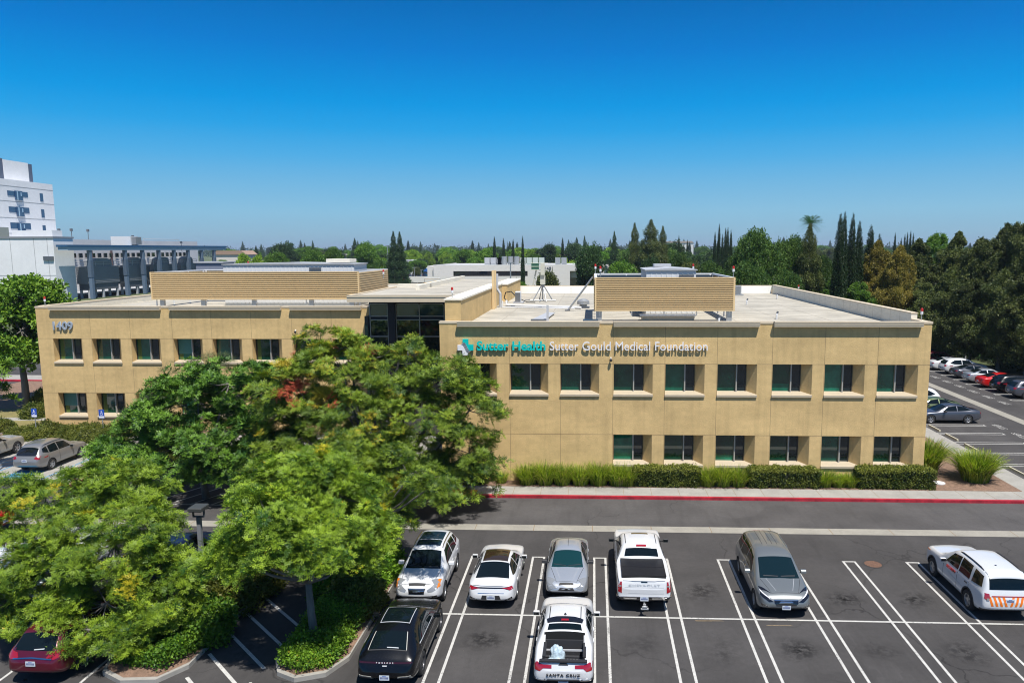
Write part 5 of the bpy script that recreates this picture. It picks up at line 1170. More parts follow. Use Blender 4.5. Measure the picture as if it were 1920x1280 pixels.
c.patch('lower_intake', [(-.55, .36), (.55, .36), (.60, .48), (-.60, .48)], 'front', plast); c.sym('fog_lamp', [(.64, .44), (.88, .50), (.88, .58), (.66, .53)], 'front', blkg); c.sym('fog_trim', [(.66, .53), (.88, .58), (.88, .60), (.66, .555)], 'front', chrome, off=.014, res=.1)
c.patch('bumper_trim', [(-.75, .335), (.75, .335), (.78, .36), (-.78, .36)], 'front', chrome, off=.02, res=.12); c.plate('front', .50)
c.mirror(1.75, 1.10, .98, greyv); c.rails(2.7, 4.7, .68, greyv, .02); c.seams((1.65, 2.94, 3.94), .38, 1.05); c.handles((2.7, 3.15), .96, chrome)
for x in (-.3, -.1, .1, .3): c.patch('roof_groove', [(x-.008, c.y(2.9)), (x+.008, c.y(2.9)), (x+.008, c.y(4.6)), (x-.008, c.y(4.6))], 'top', seam, off=.003, res=.2)
for x in (-.45, 0, .45): c.patch('roof_marker', [(x-.03, c.y(4.62)), (x+.03, c.y(4.62)), (x+.04, c.y(4.8)), (x-.04, c.y(4.8))], 'top', blkg, off=.01)
c.sym('wiper', [(.05, c.y(1.14)), (.60, c.y(1.2)), (.60, c.y(1.24)), (.05, c.y(1.18))], 'top', plast, off=.015)
c.hood(.25, 1.08, .50, .76); c.sym('headlight', [(.52, c.y(.25)), (.86, c.y(.48)), (.90, c.y(.72)), (.80, c.y(.60))], 'top', blkg, off=.008)
c.place(7.2, 29.62, PI)
# --- white patrol suv with orange chevrons (rear to camera)
c = Car('boxy', white, 'patrol_suv', 'white patrol SUV with orange and white rear chevrons at the right edge', 'suv', cladding=True)
bg_ = M('brownish_glass', (.02, .016, .012), .06, spec=.4, ior=1.35)
c.glass(1.48, 2.22, None, [[(2.0, 1.16), (2.4, 1.60), (3.0, 1.69), (3.0, 1.17)], [(3.08, 1.17), (3.08, 1.70), (3.85, 1.69), (3.9, 1.18)], [(4.05, 1.20), (4.05, 1.67), (4.62, 1.62), (4.74, 1.26)]], smat=bg_, mat=glc)
c.patch('rear_window', [(-.70, 1.24), (.70, 1.24), (.64, 1.68), (-.64, 1.68)], 'rear', glc, off=.012); c.patch('rear_spoiler', [(-.66, c.y(4.50)), (.66, c.y(4.50)), (.64, c.y(4.76)), (-.64, c.y(4.76))], 'top', white, off=.025)
orange = M('orange_reflective', (.75, .17, .01), .35); hw = .66
for k in range(-4, 4):
    xa, xb = k*.165+.0, k*.165+.0825; sl_ = .10*(1 if k >= 0 else -1)
    c.patch('chevron_stripe', [(xa, .66), (xb, .66), (xb+sl_, 1.0), (xa+sl_, 1.0)], 'rear', orange, off=.008)
c.sym('taillight', [(.70, .94), (.72, 1.10), (.87, 1.12), (.90, .94), (.82, .88)], 'rear', tailm, off=.012); c.sym('reverse_lamp', [(.73, .86), (.82, .86), (.82, .94), (.73, .94)], 'rear', headm, off=.02)
c.patch('red_band', [(-.64, 1.0), (.64, 1.0), (.64, 1.03), (-.64, 1.03)], 'rear', tailm, off=.014); c.patch('bumper_cladding', [(-.9, .30), (.9, .30), (.96, .52), (-.96, .52)], 'rear', plast, off=.012); c.plate('rear', .86)
c.both('sill_cladding', [(c.y(1.42), .30), (c.y(3.5), .30), (c.y(3.5), .42), (c.y(1.42), .42)], plast); 
for k in (0, 1):
    yy = c.wy[k]
    ring = [(yy+.50*math.cos(a), .39+.50*math.sin(a)) for a in np.linspace(-.15, PI+.15, 15)]+[(yy+.445*math.cos(a), .39+.445*math.sin(a)) for a in np.linspace(PI+.15, -.15, 15)]
    c.both('arch_trim', ring, plast, off=.012)
c.mirror(2.0, 1.2, 1.0, white); c.rails(2.6, 4.4, .66, plast, .03); c.seams((1.9, 3.04, 3.95), .5, 1.12); c.handles((2.8, 3.75), 1.0, blkg); c.both('amber_marker', [(c.y(.3), .96), (c.y(.6), .98), (c.y(.6), 1.01), (c.y(.3), .99)], amber)
c.both('grey_swoosh', [(c.y(2.3), .80), (c.y(3.5), .72), (c.y(3.5), .74), (c.y(2.3), .83)], lightgrey)
rt_ = M('red_lettering', (.6, .03, .03), .4)
for sx in (-1, 1):
    h = c.bvh.ray_cast(Vector((sx*4, c.y(2.6), 1.0)), Vector((-sx, 0, 0)))
    tt = text('door_lettering', 'SECURITY', .17, rt_, c.root, depth=.004, offset=.006, loc=(h[0].x+sx*.012, c.y(2.6)+sx*-.0+( .45 if sx < 0 else -.45), .95), rot=(R_(90), 0, R_(90) if sx > 0 else R_(-90)), font_shear=.2)
MB().tube([(-.1, c.y(4.1), 1.79), (-.1, c.y(4.1), 1.84)], .04, 8).build('antenna_puck', blkg, c.root)
c.sym('headlight', [(.60, .82), (.88, .86), (.90, .98), (.62, .94)], 'front', headm)
c.place(15.28, 29.6)
# --- black coupe suv rear to camera at bottom
c = Car('coupe_suv', black, 'parked_suv', 'black SUV with panoramic roof seen from behind beside the island kerb', 'suv', wheelmat=rimd)
c.glass(1.32, 2.12, None, [[(1.8, 1.05), (2.3, 1.42), (2.95, 1.50), (2.95, 1.07)], [(3.02, 1.07), (3.02, 1.50), (3.7, 1.42), (4.05, 1.18), (3.9, 1.12)]], rr=.52, rb=.66)
c.patch('roof_glass', [(-.47, c.y(2.45)), (.47, c.y(2.45)), (.46, c.y(3.45)), (-.46, c.y(3.45))], 'top', glc); 
for a, b in (((-.49, 2.42), (.49, 2.45)), ((-.49, 3.46), (.49, 3.49))): c.patch('roof_trim', [(a[0], c.y(a[1])), (b[0], c.y(a[1])), (b[0], c.y(b[1])), (a[0], c.y(b[1]))], 'top', lightgrey, off=.004)
for sx in (-1, 1): c.patch('roof_trim', [(sx*.48-.01, c.y(2.42)), (sx*.48+.01, c.y(2.42)), (sx*.48+.01, c.y(3.48)), (sx*.48-.01, c.y(3.48))], 'top', lightgrey, off=.004)
c.patch('tail_strip', [(-.86, .915), (-.8, .94), (.8, .94), (.86, .915), (.8, .90), (-.8, .90)], 'rear', M('smoked_red', (.03, .004, .008), .1, spec=.8))
h = c.bvh.ray_cast(Vector((0, -6, .92)), Vector((0, 1, 0))); tt = text('tail_lettering', 'PORSCHE', .06, whitel, c.root, depth=.003, loc=(0, h[0].y-.03, .92), rot=(R_(90), 0, 0), align='CENTER', spacing=1.9); tt.scale = (1.3, 1, 1)
c.patch('badge', [(-.07, .83), (.07, .83), (.07, .85), (-.07, .85)], 'rear', lightgrey, off=.02); c.patch('wiper', [(-.02, c.y(4.42)), (.35, c.y(4.42)), (.35, c.y(4.44)), (-.02, c.y(4.44))], 'top', lightgrey, off=.02)
silvert = M('satin_trim', (.45, .43, .38), .35)
for a_ in ((-.62, -.60, -.52, -.50), (.60, .62, .50, .52)): c.patch('window_trim', [(a_[0], c.y(4.47)), (a_[1], c.y(4.47)), (a_[3], c.y(3.87)), (a_[2], c.y(3.87))], 'top', silvert, off=.014)
c.patch('rear_window', [(-.60, c.y(4.46)), (.60, c.y(4.46)), (.50, c.y(3.88)), (-.50, c.y(3.88))], 'top', glc, off=.012); c.patch('window_trim', [(-.62, c.y(4.50)), (.62, c.y(4.50)), (.61, c.y(4.475)), (-.61, c.y(4.475))], 'top', plast, off=.014)
c.sym('exhaust_trim', [(.38, .34), (.84, .40), (.80, .56), (.42, .54)], 'rear', silvert, off=.014); c.sym('exhaust_recess', [(.42, .37), (.79, .42), (.76, .53), (.45, .51)], 'rear', plast, off=.02); c.patch('diffuser', [(-.35, .30), (.35, .30), (.38, .42), (-.38, .42)], 'rear', plast, off=.01); c.plate('rear', .50)
c.mirror(1.85, 1.08, .96, black); c.seams((1.75, 2.98, 3.9), .4, 1.0); c.both('window_trim', [(c.y(1.9), 1.04), (c.y(3.9), 1.09), (c.y(3.9), 1.105), (c.y(1.9), 1.055)], lightgrey, off=.01)
c.place(-6.45, 24.28, R_(0))
# --- burgundy suv at bottom left
c = Car('suv', burg, 'parked_suv', 'burgundy SUV with chrome tailgate bar under the left tree', 'suv')
c.glass(1.18, 1.98, (4.22, 4.52), [[(1.75, 1.10), (2.15, 1.50), (2.85, 1.58), (2.85, 1.11)], [(2.93, 1.11), (2.93, 1.58), (3.65, 1.54), (3.70, 1.13)], [(3.78, 1.15), (3.76, 1.53), (4.10, 1.46), (4.2, 1.25)]])
c.patch('rear_window', [(-.60, 1.14), (.60, 1.14), (.54, 1.46), (-.54, 1.46)], 'rear', glc, off=.012)
c.sym('taillight', [(.46, .96), (.52, 1.08), (.82, 1.14), (.90, .98), (.70, .90), (.48, .92)], 'rear', tailm, off=.012); c.patch('chrome_bar', [(-.62, .90), (0, .94), (.62, .90), (.62, .93), (0, .975), (-.62, .93)], 'rear', chrome, off=.02); c.plate('rear', .80); c.patch('lower_trim', [(-.6, .48), (.6, .48), (.6, .50), (-.6, .50)], 'rear', chrome, off=.02); c.patch('diffuser', [(-.7, .30), (.7, .30), (.76, .44), (-.76, .44)], 'rear', plast)
c.patch('wiper', [(.02, 1.15), (.34, 1.17), (.34, 1.19), (.02, 1.17)], 'rear', lightgrey, off=.03)
c.mirror(1.75, 1.10, .92, burg); c.rails(2.2, 4.0, .60, chrome); c.seams((1.65, 2.89, 3.85), .40, 1.05)
c.place(-17.68, 24.05)
# --- wagon and suv at the accessible stalls
c = Car('suv', taupe, 'parked_wagon', 'taupe wagon with black rear glass on the accessible stall below the blue sign', 'wagon')
c.glass(1.18, 1.98, (4.22, 4.52), [[(1.75, 1.10), (2.15, 1.50), (2.85, 1.58), (2.85, 1.11)], [(2.93, 1.11), (2.93, 1.58), (3.65, 1.54), (3.70, 1.13)], [(3.78, 1.15), (3.76, 1.53), (4.10, 1.46), (4.2, 1.25)]])
c.patch('rear_window', [(-.62, 1.12), (.62, 1.12), (.54, 1.46), (-.54, 1.46)], 'rear', blkg, off=.012)
c.sym('taillight', [(.56, .96), (.60, 1.06), (.90, 1.10), (.92, .92), (.74, .90)], 'rear', tailm, off=.012); c.plate('rear', .84); c.patch('diffuser', [(-.8, .28), (.8, .28), (.84, .42), (-.84, .42)], 'rear', plast)
c.mirror(1.75, 1.10, .92, taupe); c.rails(2.2, 4.0, .60, darkgrey); c.seams((1.65, 2.89, 3.85), .40, 1.05)
c.place(-35.05, 46.45)
c = Car('boxy', cream, 'parked_suv', 'beige SUV cut by the left photo edge beside the taupe wagon', 'suv')
c.glass(1.48, 2.22, (4.64, 4.84), [[(2.0, 1.16), (2.4, 1.58), (3.0, 1.66), (3.0, 1.17)], [(3.08, 1.17), (3.08, 1.67), (3.85, 1.65), (3.9, 1.18)]])
c.mirror(2.0, 1.2, 1.0, cream); c.seams((1.9, 3.04, 3.95), .5, 1.12); c.place(-40.3, 47.35)
# --- generic cars with a shared mesh and swapped paint
def generic(kind, label, name, cat):
    c = Car(kind, white, name, label, cat)
    if kind == 'suv':
        c.glass(1.18, 1.98, None, [[(1.75, 1.10), (2.15, 1.50), (2.85, 1.58), (2.85, 1.11)], [(2.93, 1.11), (2.93, 1.58), (3.65, 1.54), (4.15, 1.25), (3.70, 1.13)]]); c.patch('rear_window', [(-.62, 1.12), (.62, 1.12), (.54, 1.50), (-.54, 1.50)], 'rear', glc, off=.012)
        c.sym('headlight', [(.50, .72), (.80, .80), (.84, .72), (.55, .66)], 'front', headm); c.sym('taillight', [(.56, .96), (.60, 1.06), (.90, 1.10), (.92, .92), (.74, .90)], 'rear', tailm, off=.012)
    else:
        c.glass(1.36, 2.16, (3.5, 4.3), [[(1.85, .97), (2.35, 1.29), (2.95, 1.35), (2.95, .99)], [(3.02, .99), (3.02, 1.345), (3.55, 1.28), (4.05, 1.06), (3.75, 1.02)]], rr=.57)
        c.sym('headlight', [(.50, .60), (.78, .68), (.80, .60), (.55, .54)], 'front', headm); c.sym('taillight', [(.45, .84), (.8, .92), (.84, .80), (.6, .80)], 'rear', tailm, off=.012)
    c.plate('rear', .70 if kind == 'suv' else .62); c.patch('lower_intake', [(-.5, .34), (.5, .34), (.5, .46), (-.5, .46)], 'front', plast); c.mirror(1.9, 1.08 if kind == 'suv' else .98, .92, plast)
    for o in c.root.children:
        if o.name.startswith('body'):
            for i, sl2 in enumerate(o.material_slots): sl2.link = 'OBJECT'; sl2.material = white if i == 0 else archm
    return c
gs = generic('suv', 'tmp', 'parked_car', 'car'); gf = generic('fastback', 'tmp', 'parked_car', 'car')
used = set()
def put(g, x, y, rz, pm, label, cat=None, group=None):
    r = g.root if g not in used else copy_tree(g.root)
    used.add(g); r.location = (x, y, 0); r.rotation_euler = (0, 0, rz); r['label'] = label; r['category'] = cat or ('suv' if g is gs else 'sedan')
    if group: r['group'] = group
    elif 'group' in r: del r['group']
    for o in r.children:
        if o.name.startswith('body') and o.type == 'MESH': o.material_slots[0].material = pm
    return r
# right-hand lot: inner stalls, noses towards the building (-x): rotate front +y -> -x  (rz=+90)
G1 = 'cars beside the building in the right lot'; G2 = 'cars parked along the dark tree line'
put(gf, 28.05, 60.62, R_(90), dgrey, 'dark grey sedan parked side on at the right building corner', 'sedan', G1)
put(gf, 27.9, 63.4, R_(90), greenp, 'olive green sedan half hidden behind the dark grey sedan', 'sedan', G1)
put(gs, 27.6, 66.3, R_(90), white, 'white hatchback tail peeking out at the building corner', 'car', G1)
put(gf, 28.0, 69.0, R_(90), black, 'black sedan hidden behind the white hatchback at the corner', 'sedan', G1)
# outer row, tails towards the aisle (front +x): rz=-90
row = [(73.4, gs, black, 'black SUV at the right end of the tree line row'), (76.1, gf, redp, 'bright red coupe in the tree line row'), (78.85, gf, silver, 'silver sedan next to the red coupe'),
       (81.6, gf, dgrey, 'dark blue grey sedan between the silver sedan and the white SUV'), (84.35, gs, white, 'white SUV in the middle of the tree line row'), (87.1, gf, white, 'white sedan left of the white SUV in the tree line row'), (89.9, gs, burg, 'dark red SUV showing at the wall corner'), (92.7, gs, navy, 'dark blue SUV in deep shade behind the wall corner'), (70.6, gs, dgrey, 'dark grey SUV right of the black one, cut by the photo edge')]
for y, g, pm, lab in row: put(g, 40.6, y, R_(-90), pm, lab, None, G2)
# left lot cars mostly behind the tree
G3 = 'cars glimpsed under the left tree'
put(gs, -17.7, 30.4, 0, navy, 'dark blue SUV glimpsed behind the left tree beside the lamp post', 'suv', G3)
put(gs, -23.6, 30.6, R_(90), white, 'white car glimpsed through the left tree leaves', 'car', G3)
put(gf, -23.6, 27.9, R_(90), silver, 'silver car glimpsed low through the left tree leaves', 'car', G3)
put(gf, -31.2, 34.5, R_(90), redp, 'red car just cut by the left photo edge', 'car', G3)
put(gf, -14.2+0, 47.2, 0, white, 'white car glimpsed behind the yellow tinted tree at the entry', 'car', G3) if False else None
# far lot
rnd = random.Random(5); k = 0
cols = [black, dgrey, white, silver, navy, redp, dgrey, white, black, burg]; names = {id(black): 'black', id(dgrey): 'dark grey', id(white): 'white', id(silver): 'silver', id(navy): 'dark blue', id(redp): 'red', id(burg): 'dark red'}
for r_, (yy, n) in enumerate(((312, 11), (320, 11), (337, 11), (345, 10), (364, 10), (392, 10), (430, 10))):
    for i in range(n):
        u0, u1 = 712, 812; x = at_y(LN(u0, u1, (i+.5)/n), 520, yy).x; pm = cols[(k*7+3) % len(cols)]; k += 1
        g = gs if rnd.random() < .6 else gf
        put(g, x, yy, 0 if r_ % 2 else PI, pm, 'tiny %s %s in the crowded car park beyond the entry roof' % (names[id(pm)], 'SUV' if g is gs else 'sedan'), None, 'cars in the car park beyond the entry roof')
# cars across the street at left
for i, (x, y, pm) in enumerate(((-58, 84, white), (-55, 84, silver), (-61.5, 84.5, dgrey), (-52, 84, white))): put(gs if i % 2 else gf, x, y, 0, pm, ['white sedan under the left street tree', 'silver SUV under the left street tree', 'dark grey sedan at the far left of the street', 'white SUV nearest the building under the street tree'][i], None, 'cars across the left street')
# ------------------------------------------------------------------ vegetation
rng = np.random.default_rng(7)
def unit(v): return v/np.maximum(1e-9, np.linalg.norm(v, axis=-1, keepdims=True))
def leaf_quad(base, d, side, ln_, wd):
    m_ = base+d*ln_*.45
    return np.stack([base, m_+side*wd/2, base+d*ln_, m_-side*wd/2])
def tmpl_pinnate(rg, k=6, L=.24, pairs=3, ll=.095, lw=.036):
    q = []
    for i in range(k):
        a = 2*math.pi*(i+rg.random()*.6)/k; e = .25+.6*rg.random(); d = np.array([math.cos(a)*math.cos(e), math.sin(a)*math.cos(e), math.sin(e)])
        s = unit(np.cross(d, [0, 0, 1.])); n_ = np.cross(s, d)
        for j in range(pairs):
            t = .35+.65*j/pairs; b = d*L*t-np.array([0, 0, .05])*t*t
            for sg_ in (-1, 1):
                dd = unit(d*.55+s*sg_*.8-n_*.25*rg.random()); q.append(leaf_quad(b, dd, unit(np.cross(dd, n_+s*.3*rg.normal())), ll*(.8+.4*rg.random()), lw))
        q.append(leaf_quad(d*L-np.array([0, 0, .05]), d, s, ll*1.1, lw))
    return np.array(q)
def tmpl_blob(rg, n=14, R=.5, s=.28, flat=.8):
    q = []
    for i in range(n):
        p = rg.normal(size=3); p = unit(p)*R*(.4+.6*rg.random()); p[2] *= flat
        d = unit(rg.normal(size=3)+np.array([0, 0, .2])+unit(p)*.8); n_ = unit(rg.normal(size=3)); sd = unit(np.cross(d, n_))
        q.append(leaf_quad(p, d, sd, s*(.7+.6*rg.random()), s*.62))
    return np.array(q)
def scatter(tmpls, C, Dir, S_, rg, hues):
    """place random templates on centres C pointing to Dir, scale S_. returns V, F, var"""
    Vs, Vr = [], []; T = len(tmpls); pick = rg.integers(0, T, len(C))
    Dir = unit(Dir); ref = np.where(np.abs(Dir[:, 2:3]) < .9, np.array([[0, 0, 1.]]), np.array([[1., 0, 0]]))
    X = unit(np.cross(ref, Dir)); Y = np.cross(Dir, X); sp = rg.random(len(C))*2*math.pi
    X2 = X*np.cos(sp)[:, None]+Y*np.sin(sp)[:, None]; Y2 = -X*np.sin(sp)[:, None]+Y*np.cos(sp)[:, None]
    for t in range(T):
        ix = np.where(pick == t)[0]
        if not len(ix): continue
        q = tmpls[t]; m = len(q); p = q.reshape(-1, 3)
        W_ = (p[None, :, 0:1]*X2[ix][:, None]+p[None, :, 1:2]*Y2[ix][:, None]+p[None, :, 2:3]*Dir[ix][:, None])*S_[ix][:, None, None]+C[ix][:, None]
        Vs.append(W_.reshape(-1, 3)); Vr.append((hues[ix][:, None]+(rg.random((len(ix), m))-.5)*.12).reshape(-1))
    V = np.concatenate(Vs); F = np.arange(len(V)).reshape(-1, 4); return V, F, np.concatenate(Vr)
def pnoise(P, s, seed):
    return np.array([noise.noise(Vector((p[0]*s+seed, p[1]*s, p[2]*s))) for p in P])
PIN = [tmpl_pinnate(rng, k=7, L=.25, pairs=4, ll=.085, lw=.030) for _ in range(8)]
PIN2 = [tmpl_pinnate(rng, k=6, L=.22, pairs=3, ll=.10, lw=.045) for _ in range(6)]
BLOB = [tmpl_blob(rng) for _ in range(8)]
def lobes_points(lobes, n, rg, gap=.12, seed=0, inner=.45, up=-.55, gs=.9, sub=None):
    """leaf cluster centres: on sprays (small flattened sub-clumps) spread over the lobes"""
    vol = np.array([(l[3]*l[4]+l[3]*l[5]+l[4]*l[5]) for l in lobes]); pr_ = vol/vol.sum(); per = sub or 1
    C = []; D = []; need = int(n/per)+(1 if sub else 0)
    while sum(len(o) for o in C) < need:
        m = need; k = rg.choice(len(lobes), m, p=pr_); A = np.array([lobes[i] for i in k])
        d = unit(rg.normal(size=(m, 3))); keep = d[:, 2] > up+rg.random(m)*.3; r = (inner+(1.10-inner)*rg.random(m)**.5)
        P = A[:, :3]+d*A[:, 3:6]*r[:, None]
        for l in lobes:
            e = (((P-np.array(l[:3]))/np.array(l[3:6]))**2).sum(1); keep &= ~((e < .25))
        nz = pnoise(P[keep], gs, seed); ok = nz > -gap
        C.append(P[keep][ok]); D.append(d[keep][ok])
    C = np.concatenate(C)[:need]; D = np.concatenate(D)[:need]
    if not sub: return C, D
    m = len(C); cnt = rg.integers(int(per*.5), int(per*1.6)+1, m); ix = np.repeat(np.arange(m), cnt); q = len(ix)
    R_s = (.30+.22*rg.random(m))[ix]; o = unit(rg.normal(size=(q, 3)))*(rg.random(q)**.5)[:, None]; o[:, 2] = o[:, 2]*.38-.25*(o[:, 0]**2+o[:, 1]**2)
    P = C[ix]+o*R_s[:, None]+D[ix]*(.12*rg.random(q))[:, None]
    return P, unit(D[ix]*.6+o*.6+np.array([0, 0, .5]))
def limb_mesh(base, lobes, P, rg, r0=.16, stems=1, fork=.45, twigs=10):
    mb = MB(); base = Vector(base); c = Vector((sum(l[0] for l in lobes)/len(lobes), sum(l[1] for l in lobes)/len(lobes), min(l[2]-l[5]*.3 for l in lobes)))
    tops = []
    for s in range(stems):
        off = Vector((rg.normal()*.35, rg.normal()*.3, 0)) if stems > 1 else Vector((0, 0, 0))
        f = base.lerp(Vector((c.x, c.y, c.z)), fork if stems == 1 else .8)+off*1.5; f.z = base.z+(c.z-base.z)*(.9 if stems == 1 else .7)
        mid = base.lerp(f, .5)+Vector((rg.normal()*.06, rg.normal()*.06, 0))+off*.2
        mb.tube([base+off*.25, mid, f], [r0*1.25, r0, r0*.8], 10); tops.append((f, r0*.75))
    for l in lobes:
        f, r = min(tops, key=lambda q: (q[0]-Vector(l[:3])).length); e = Vector(l[:3]); m = f.lerp(e, .5)+Vector((rg.normal()*.15, rg.normal()*.15, -.2))
        mb.tube([f, m, e], [r*.75, r*.5, r*.3], 7)
        ix = np.argsort(((P-np.array(l[:3]))**2).sum(1)+rg.random(len(P))*6)[:twigs*6:6]
        for i in ix:
            q = Vector(P[i]); mm = e.lerp(q, .5)+Vector((0, 0, -.12)); mb.tube([e, mm, q], [r*.24, r*.14, .012], 4, cap=False)
    return mb
def big_tree(name, label, base, lobes, n, mat, seed, r0=.15, stems=1, tmpl=None, size=(1.0, 1.4), gap=.12, huef=None, gs=.9, inner=.45, up=-.55):
    rg = np.random.default_rng(seed); P, D = lobes_points(lobes, n, rg, gap, seed*3.1, gs=gs, inner=inner, up=up, sub=7)
    t = empty(name, base, label=label, cat='tree'); b = np.array(base)
    hues = .5+.28*rg.normal(size=len(P)); hues = np.clip(hues, .02, .95)
    if huef is not None: hues = huef(P, hues, rg)
    V, F, var = scatter(tmpl or PIN, P-b, D*.8+np.array([0, 0, .6])+rg.normal(size=P.shape)*.45, size[0]+(size[1]-size[0])*rg.random(len(P)), rg, hues)
    np_mesh('crown', V, F, mat, t, var)
    L2 = [(l[0]-b[0], l[1]-b[1], l[2]-b[2], l[3], l[4], l[5]) for l in lobes]
    limb_mesh((0, 0, 0), L2, P-b, rg, r0, stems).build('trunk', barkm, t, smooth=True, fix=False)
    return t
def PL(u, v, y, rx, rz=None, ry=None):
    """a crown lobe seen at pixel u,v at depth y with pixel radius rx"""
    c = at_y(u, v, y); k = (c-Vector((0, 0, H_))).dot(fwd)/F_; rx *= k; return (c.x, c.y, c.z, rx, (ry or rx), (rz*k if rz else rx*.75))
leafA = leafmat('leaf_fresh_green', (.022, .075, .008), (.27, .38, .027), c2=[(.42, .36, .02), (.45, .13, .04)], nscale=.7, trans=.18)
leafC = leafmat('leaf_pistache', (.022, .075, .012), (.26, .36, .030), c2=[(.45, .36, .03), (.50, .10, .05)], nscale=.5, trans=.13)
leafD = leafmat('leaf_mid_green', (.020, .070, .010), (.15, .28, .028), nscale=.7, trans=.12)
def hueA(P, h, rg):
    nz = pnoise(P, .9, 3.3); h = np.where((nz > .60), 1.5, h); return h
def hueC(P, h, rg):
    c = at_y(640, 720, 39); r = np.sqrt((P[:, 0]-c.x)**2+(P[:, 2]-c.z)**2); nz = pnoise(P, 1.1, 9.7); nz2 = pnoise(P, .5, 2.2)
    h = np.where((nz2 > .0) & (r < 4.5), np.clip(h+.35, 0, .97), h)
    h = np.where((nz > .42) & (r < 4.2), 1.5, h)
    n3 = pnoise(P, 1.3, 31.7); h = np.where((n3 > .60) & (r < 4.4), 2.5, h)
    rc = at_y(568, 722, 39); h = np.where(((P[:, 0]-rc.x)**2+(P[:, 2]-rc.z)**2 < .45) & (rg.random(len(P)) < .8), 2.5, h); return h
# tree on the right island
big_tree('island_tree', 'green tree with slender grey trunk on the island beside the black SUV', (-9.57, 24.35, .12),
 [PL(505, 930, 25.0, 52, 46), PL(560, 900, 25.6, 80, 55), PL(640, 930, 25.8, 62, 45), PL(458, 1020, 22.9, 44, 38), PL(520, 1010, 23.0, 84, 50), PL(620, 985, 25.0, 80, 55), PL(690, 1000, 25.8, 45, 40), PL(585, 1040, 23.0, 55, 30), PL(430, 1050, 22.9, 52, 28), PL(500, 960, 22.6, 60, 40), PL(655, 1050, 25.2, 50, 32)],
 5600, leafA, 11, r0=.13, size=(.75, 1.08), gap=.12, huef=hueA, up=-.6)
big_tree('island_tree', 'green tree at the far end of the right island shading the white SUV', (-9.5, 31.0, .12),
 [PL(700, 905, 31.2, 62, 42), PL(640, 880, 31.6, 66, 45), PL(575, 895, 31.2, 55, 42), PL(735, 925, 30.8, 38, 34), PL(610, 930, 30.8, 60, 40), PL(690, 945, 30.6, 52, 36), PL(740, 965, 30.4, 26, 24), PL(745, 875, 31, 42, 36), PL(770, 888, 29.4, 34, 24), PL(798, 893, 27.9, 30, 18), PL(815, 906, 26.9, 24, 13)],
 3300, leafA, 18, r0=.11, size=(.78, 1.1), gap=.12, huef=hueA, up=-.6)
# left tree
big_tree('island_tree', 'broad bright green tree over the burgundy SUV at the left', (-15.2, 25.3, .12),
 [PL(90, 960, 26.0, 85, 48), PL(200, 930, 27.0, 90, 60), PL(248, 925, 27.0, 60, 52), PL(215, 1020, 25.0, 110, 70), PL(90, 1075, 24.5, 90, 45), PL(110, 1150, 23.8, 70, 42), PL(200, 1130, 23.8, 85, 52), PL(305, 1070, 25.0, 75, 55), PL(205, 1200, 23.0, 52, 28), PL(20, 1020, 25.0, 60, 30), PL(165, 1180, 23.0, 56, 32), PL(70, 1175, 23.4, 50, 26), PL(280, 1165, 23.6, 44, 30), PL(345, 1075, 25.2, 42, 30), PL(310, 1130, 24.2, 50, 40), PL(20, 930, 26.0, 45, 35), PL(60, 1120, 24.0, 60, 28)],
 6200, leafA, 12, r0=.15, size=(.75, 1.08), gap=.10, huef=hueA, up=-.6)
# tall pistache with yellow and red tints
big_tree('pistache_tree', 'tall multi stem tree with yellow and red tinted leaves before the entry', (-12.2, 39.7, .15),
 [PL(640, 690, 39.2, 75, 55), PL(560, 730, 39, 80, 60), PL(740, 700, 39.4, 72, 45), PL(830, 708, 39.2, 62, 42), PL(880, 770, 39, 62, 60), PL(800, 790, 38.4, 85, 65), PL(680, 790, 38.2, 95, 65), PL(570, 820, 38.6, 80, 60), PL(880, 850, 38.6, 60, 55), PL(770, 870, 38.0, 75, 45), PL(660, 870, 38.0, 70, 45), PL(880, 900, 38.4, 50, 35), PL(600, 655, 39.5, 34, 38), PL(648, 650, 39.3, 26, 34), PL(765, 655, 39.3, 28, 26), PL(700, 672, 39.3, 38, 26), PL(826, 920, 37.6, 55, 35), PL(520, 880, 38.4, 50, 45)],
 7200, leafC, 13, r0=.16, stems=3, tmpl=PIN, size=(1.0, 1.5), gap=.16, huef=hueC, up=-.65)
# darker tree behind left
big_tree('shade_tree', 'dense darker green tree in front of the left wing windows', (-21.5, 40.0, .02),
 [PL(430, 720, 41, 85, 45), PL(350, 760, 41, 80, 55), PL(300, 800, 40.5, 70, 45), PL(480, 740, 41, 70, 55), PL(400, 830, 40, 90, 65), PL(300, 850, 40, 80, 40), PL(500, 830, 40, 70, 70), PL(430, 880, 39.5, 70, 40), PL(250, 855, 39.6, 60, 34), PL(330, 880, 39, 65, 36), PL(200, 850, 39.4, 42, 22), PL(370, 700, 41.5, 42, 26)],
 5000, leafD, 14, r0=.17, tmpl=PIN2, size=(1.0, 1.5), gap=.13, up=-.6)
# fine-leaved tree tops poking out behind it (olive like)
leafO = leafmat('leaf_olive', (.05, .08, .03), (.12, .17, .06), nscale=.7)
big_tree('olive_tree', 'grey green fine leaved tree against the left wing wall', (-24.6, 50.5, .1),
 [PL(345, 705, 50.5, 42, 26), PL(395, 690, 50.5, 36, 24), PL(310, 740, 50.5, 38, 30), PL(280, 770, 50.2, 32, 24), PL(360, 740, 50, 50, 40)], 900, leafO, 15, r0=.12, tmpl=[tmpl_pinnate(rng, k=7, L=.3, pairs=3, ll=.09, lw=.016) for _ in range(4)], size=(.9, 1.4), gap=.2)
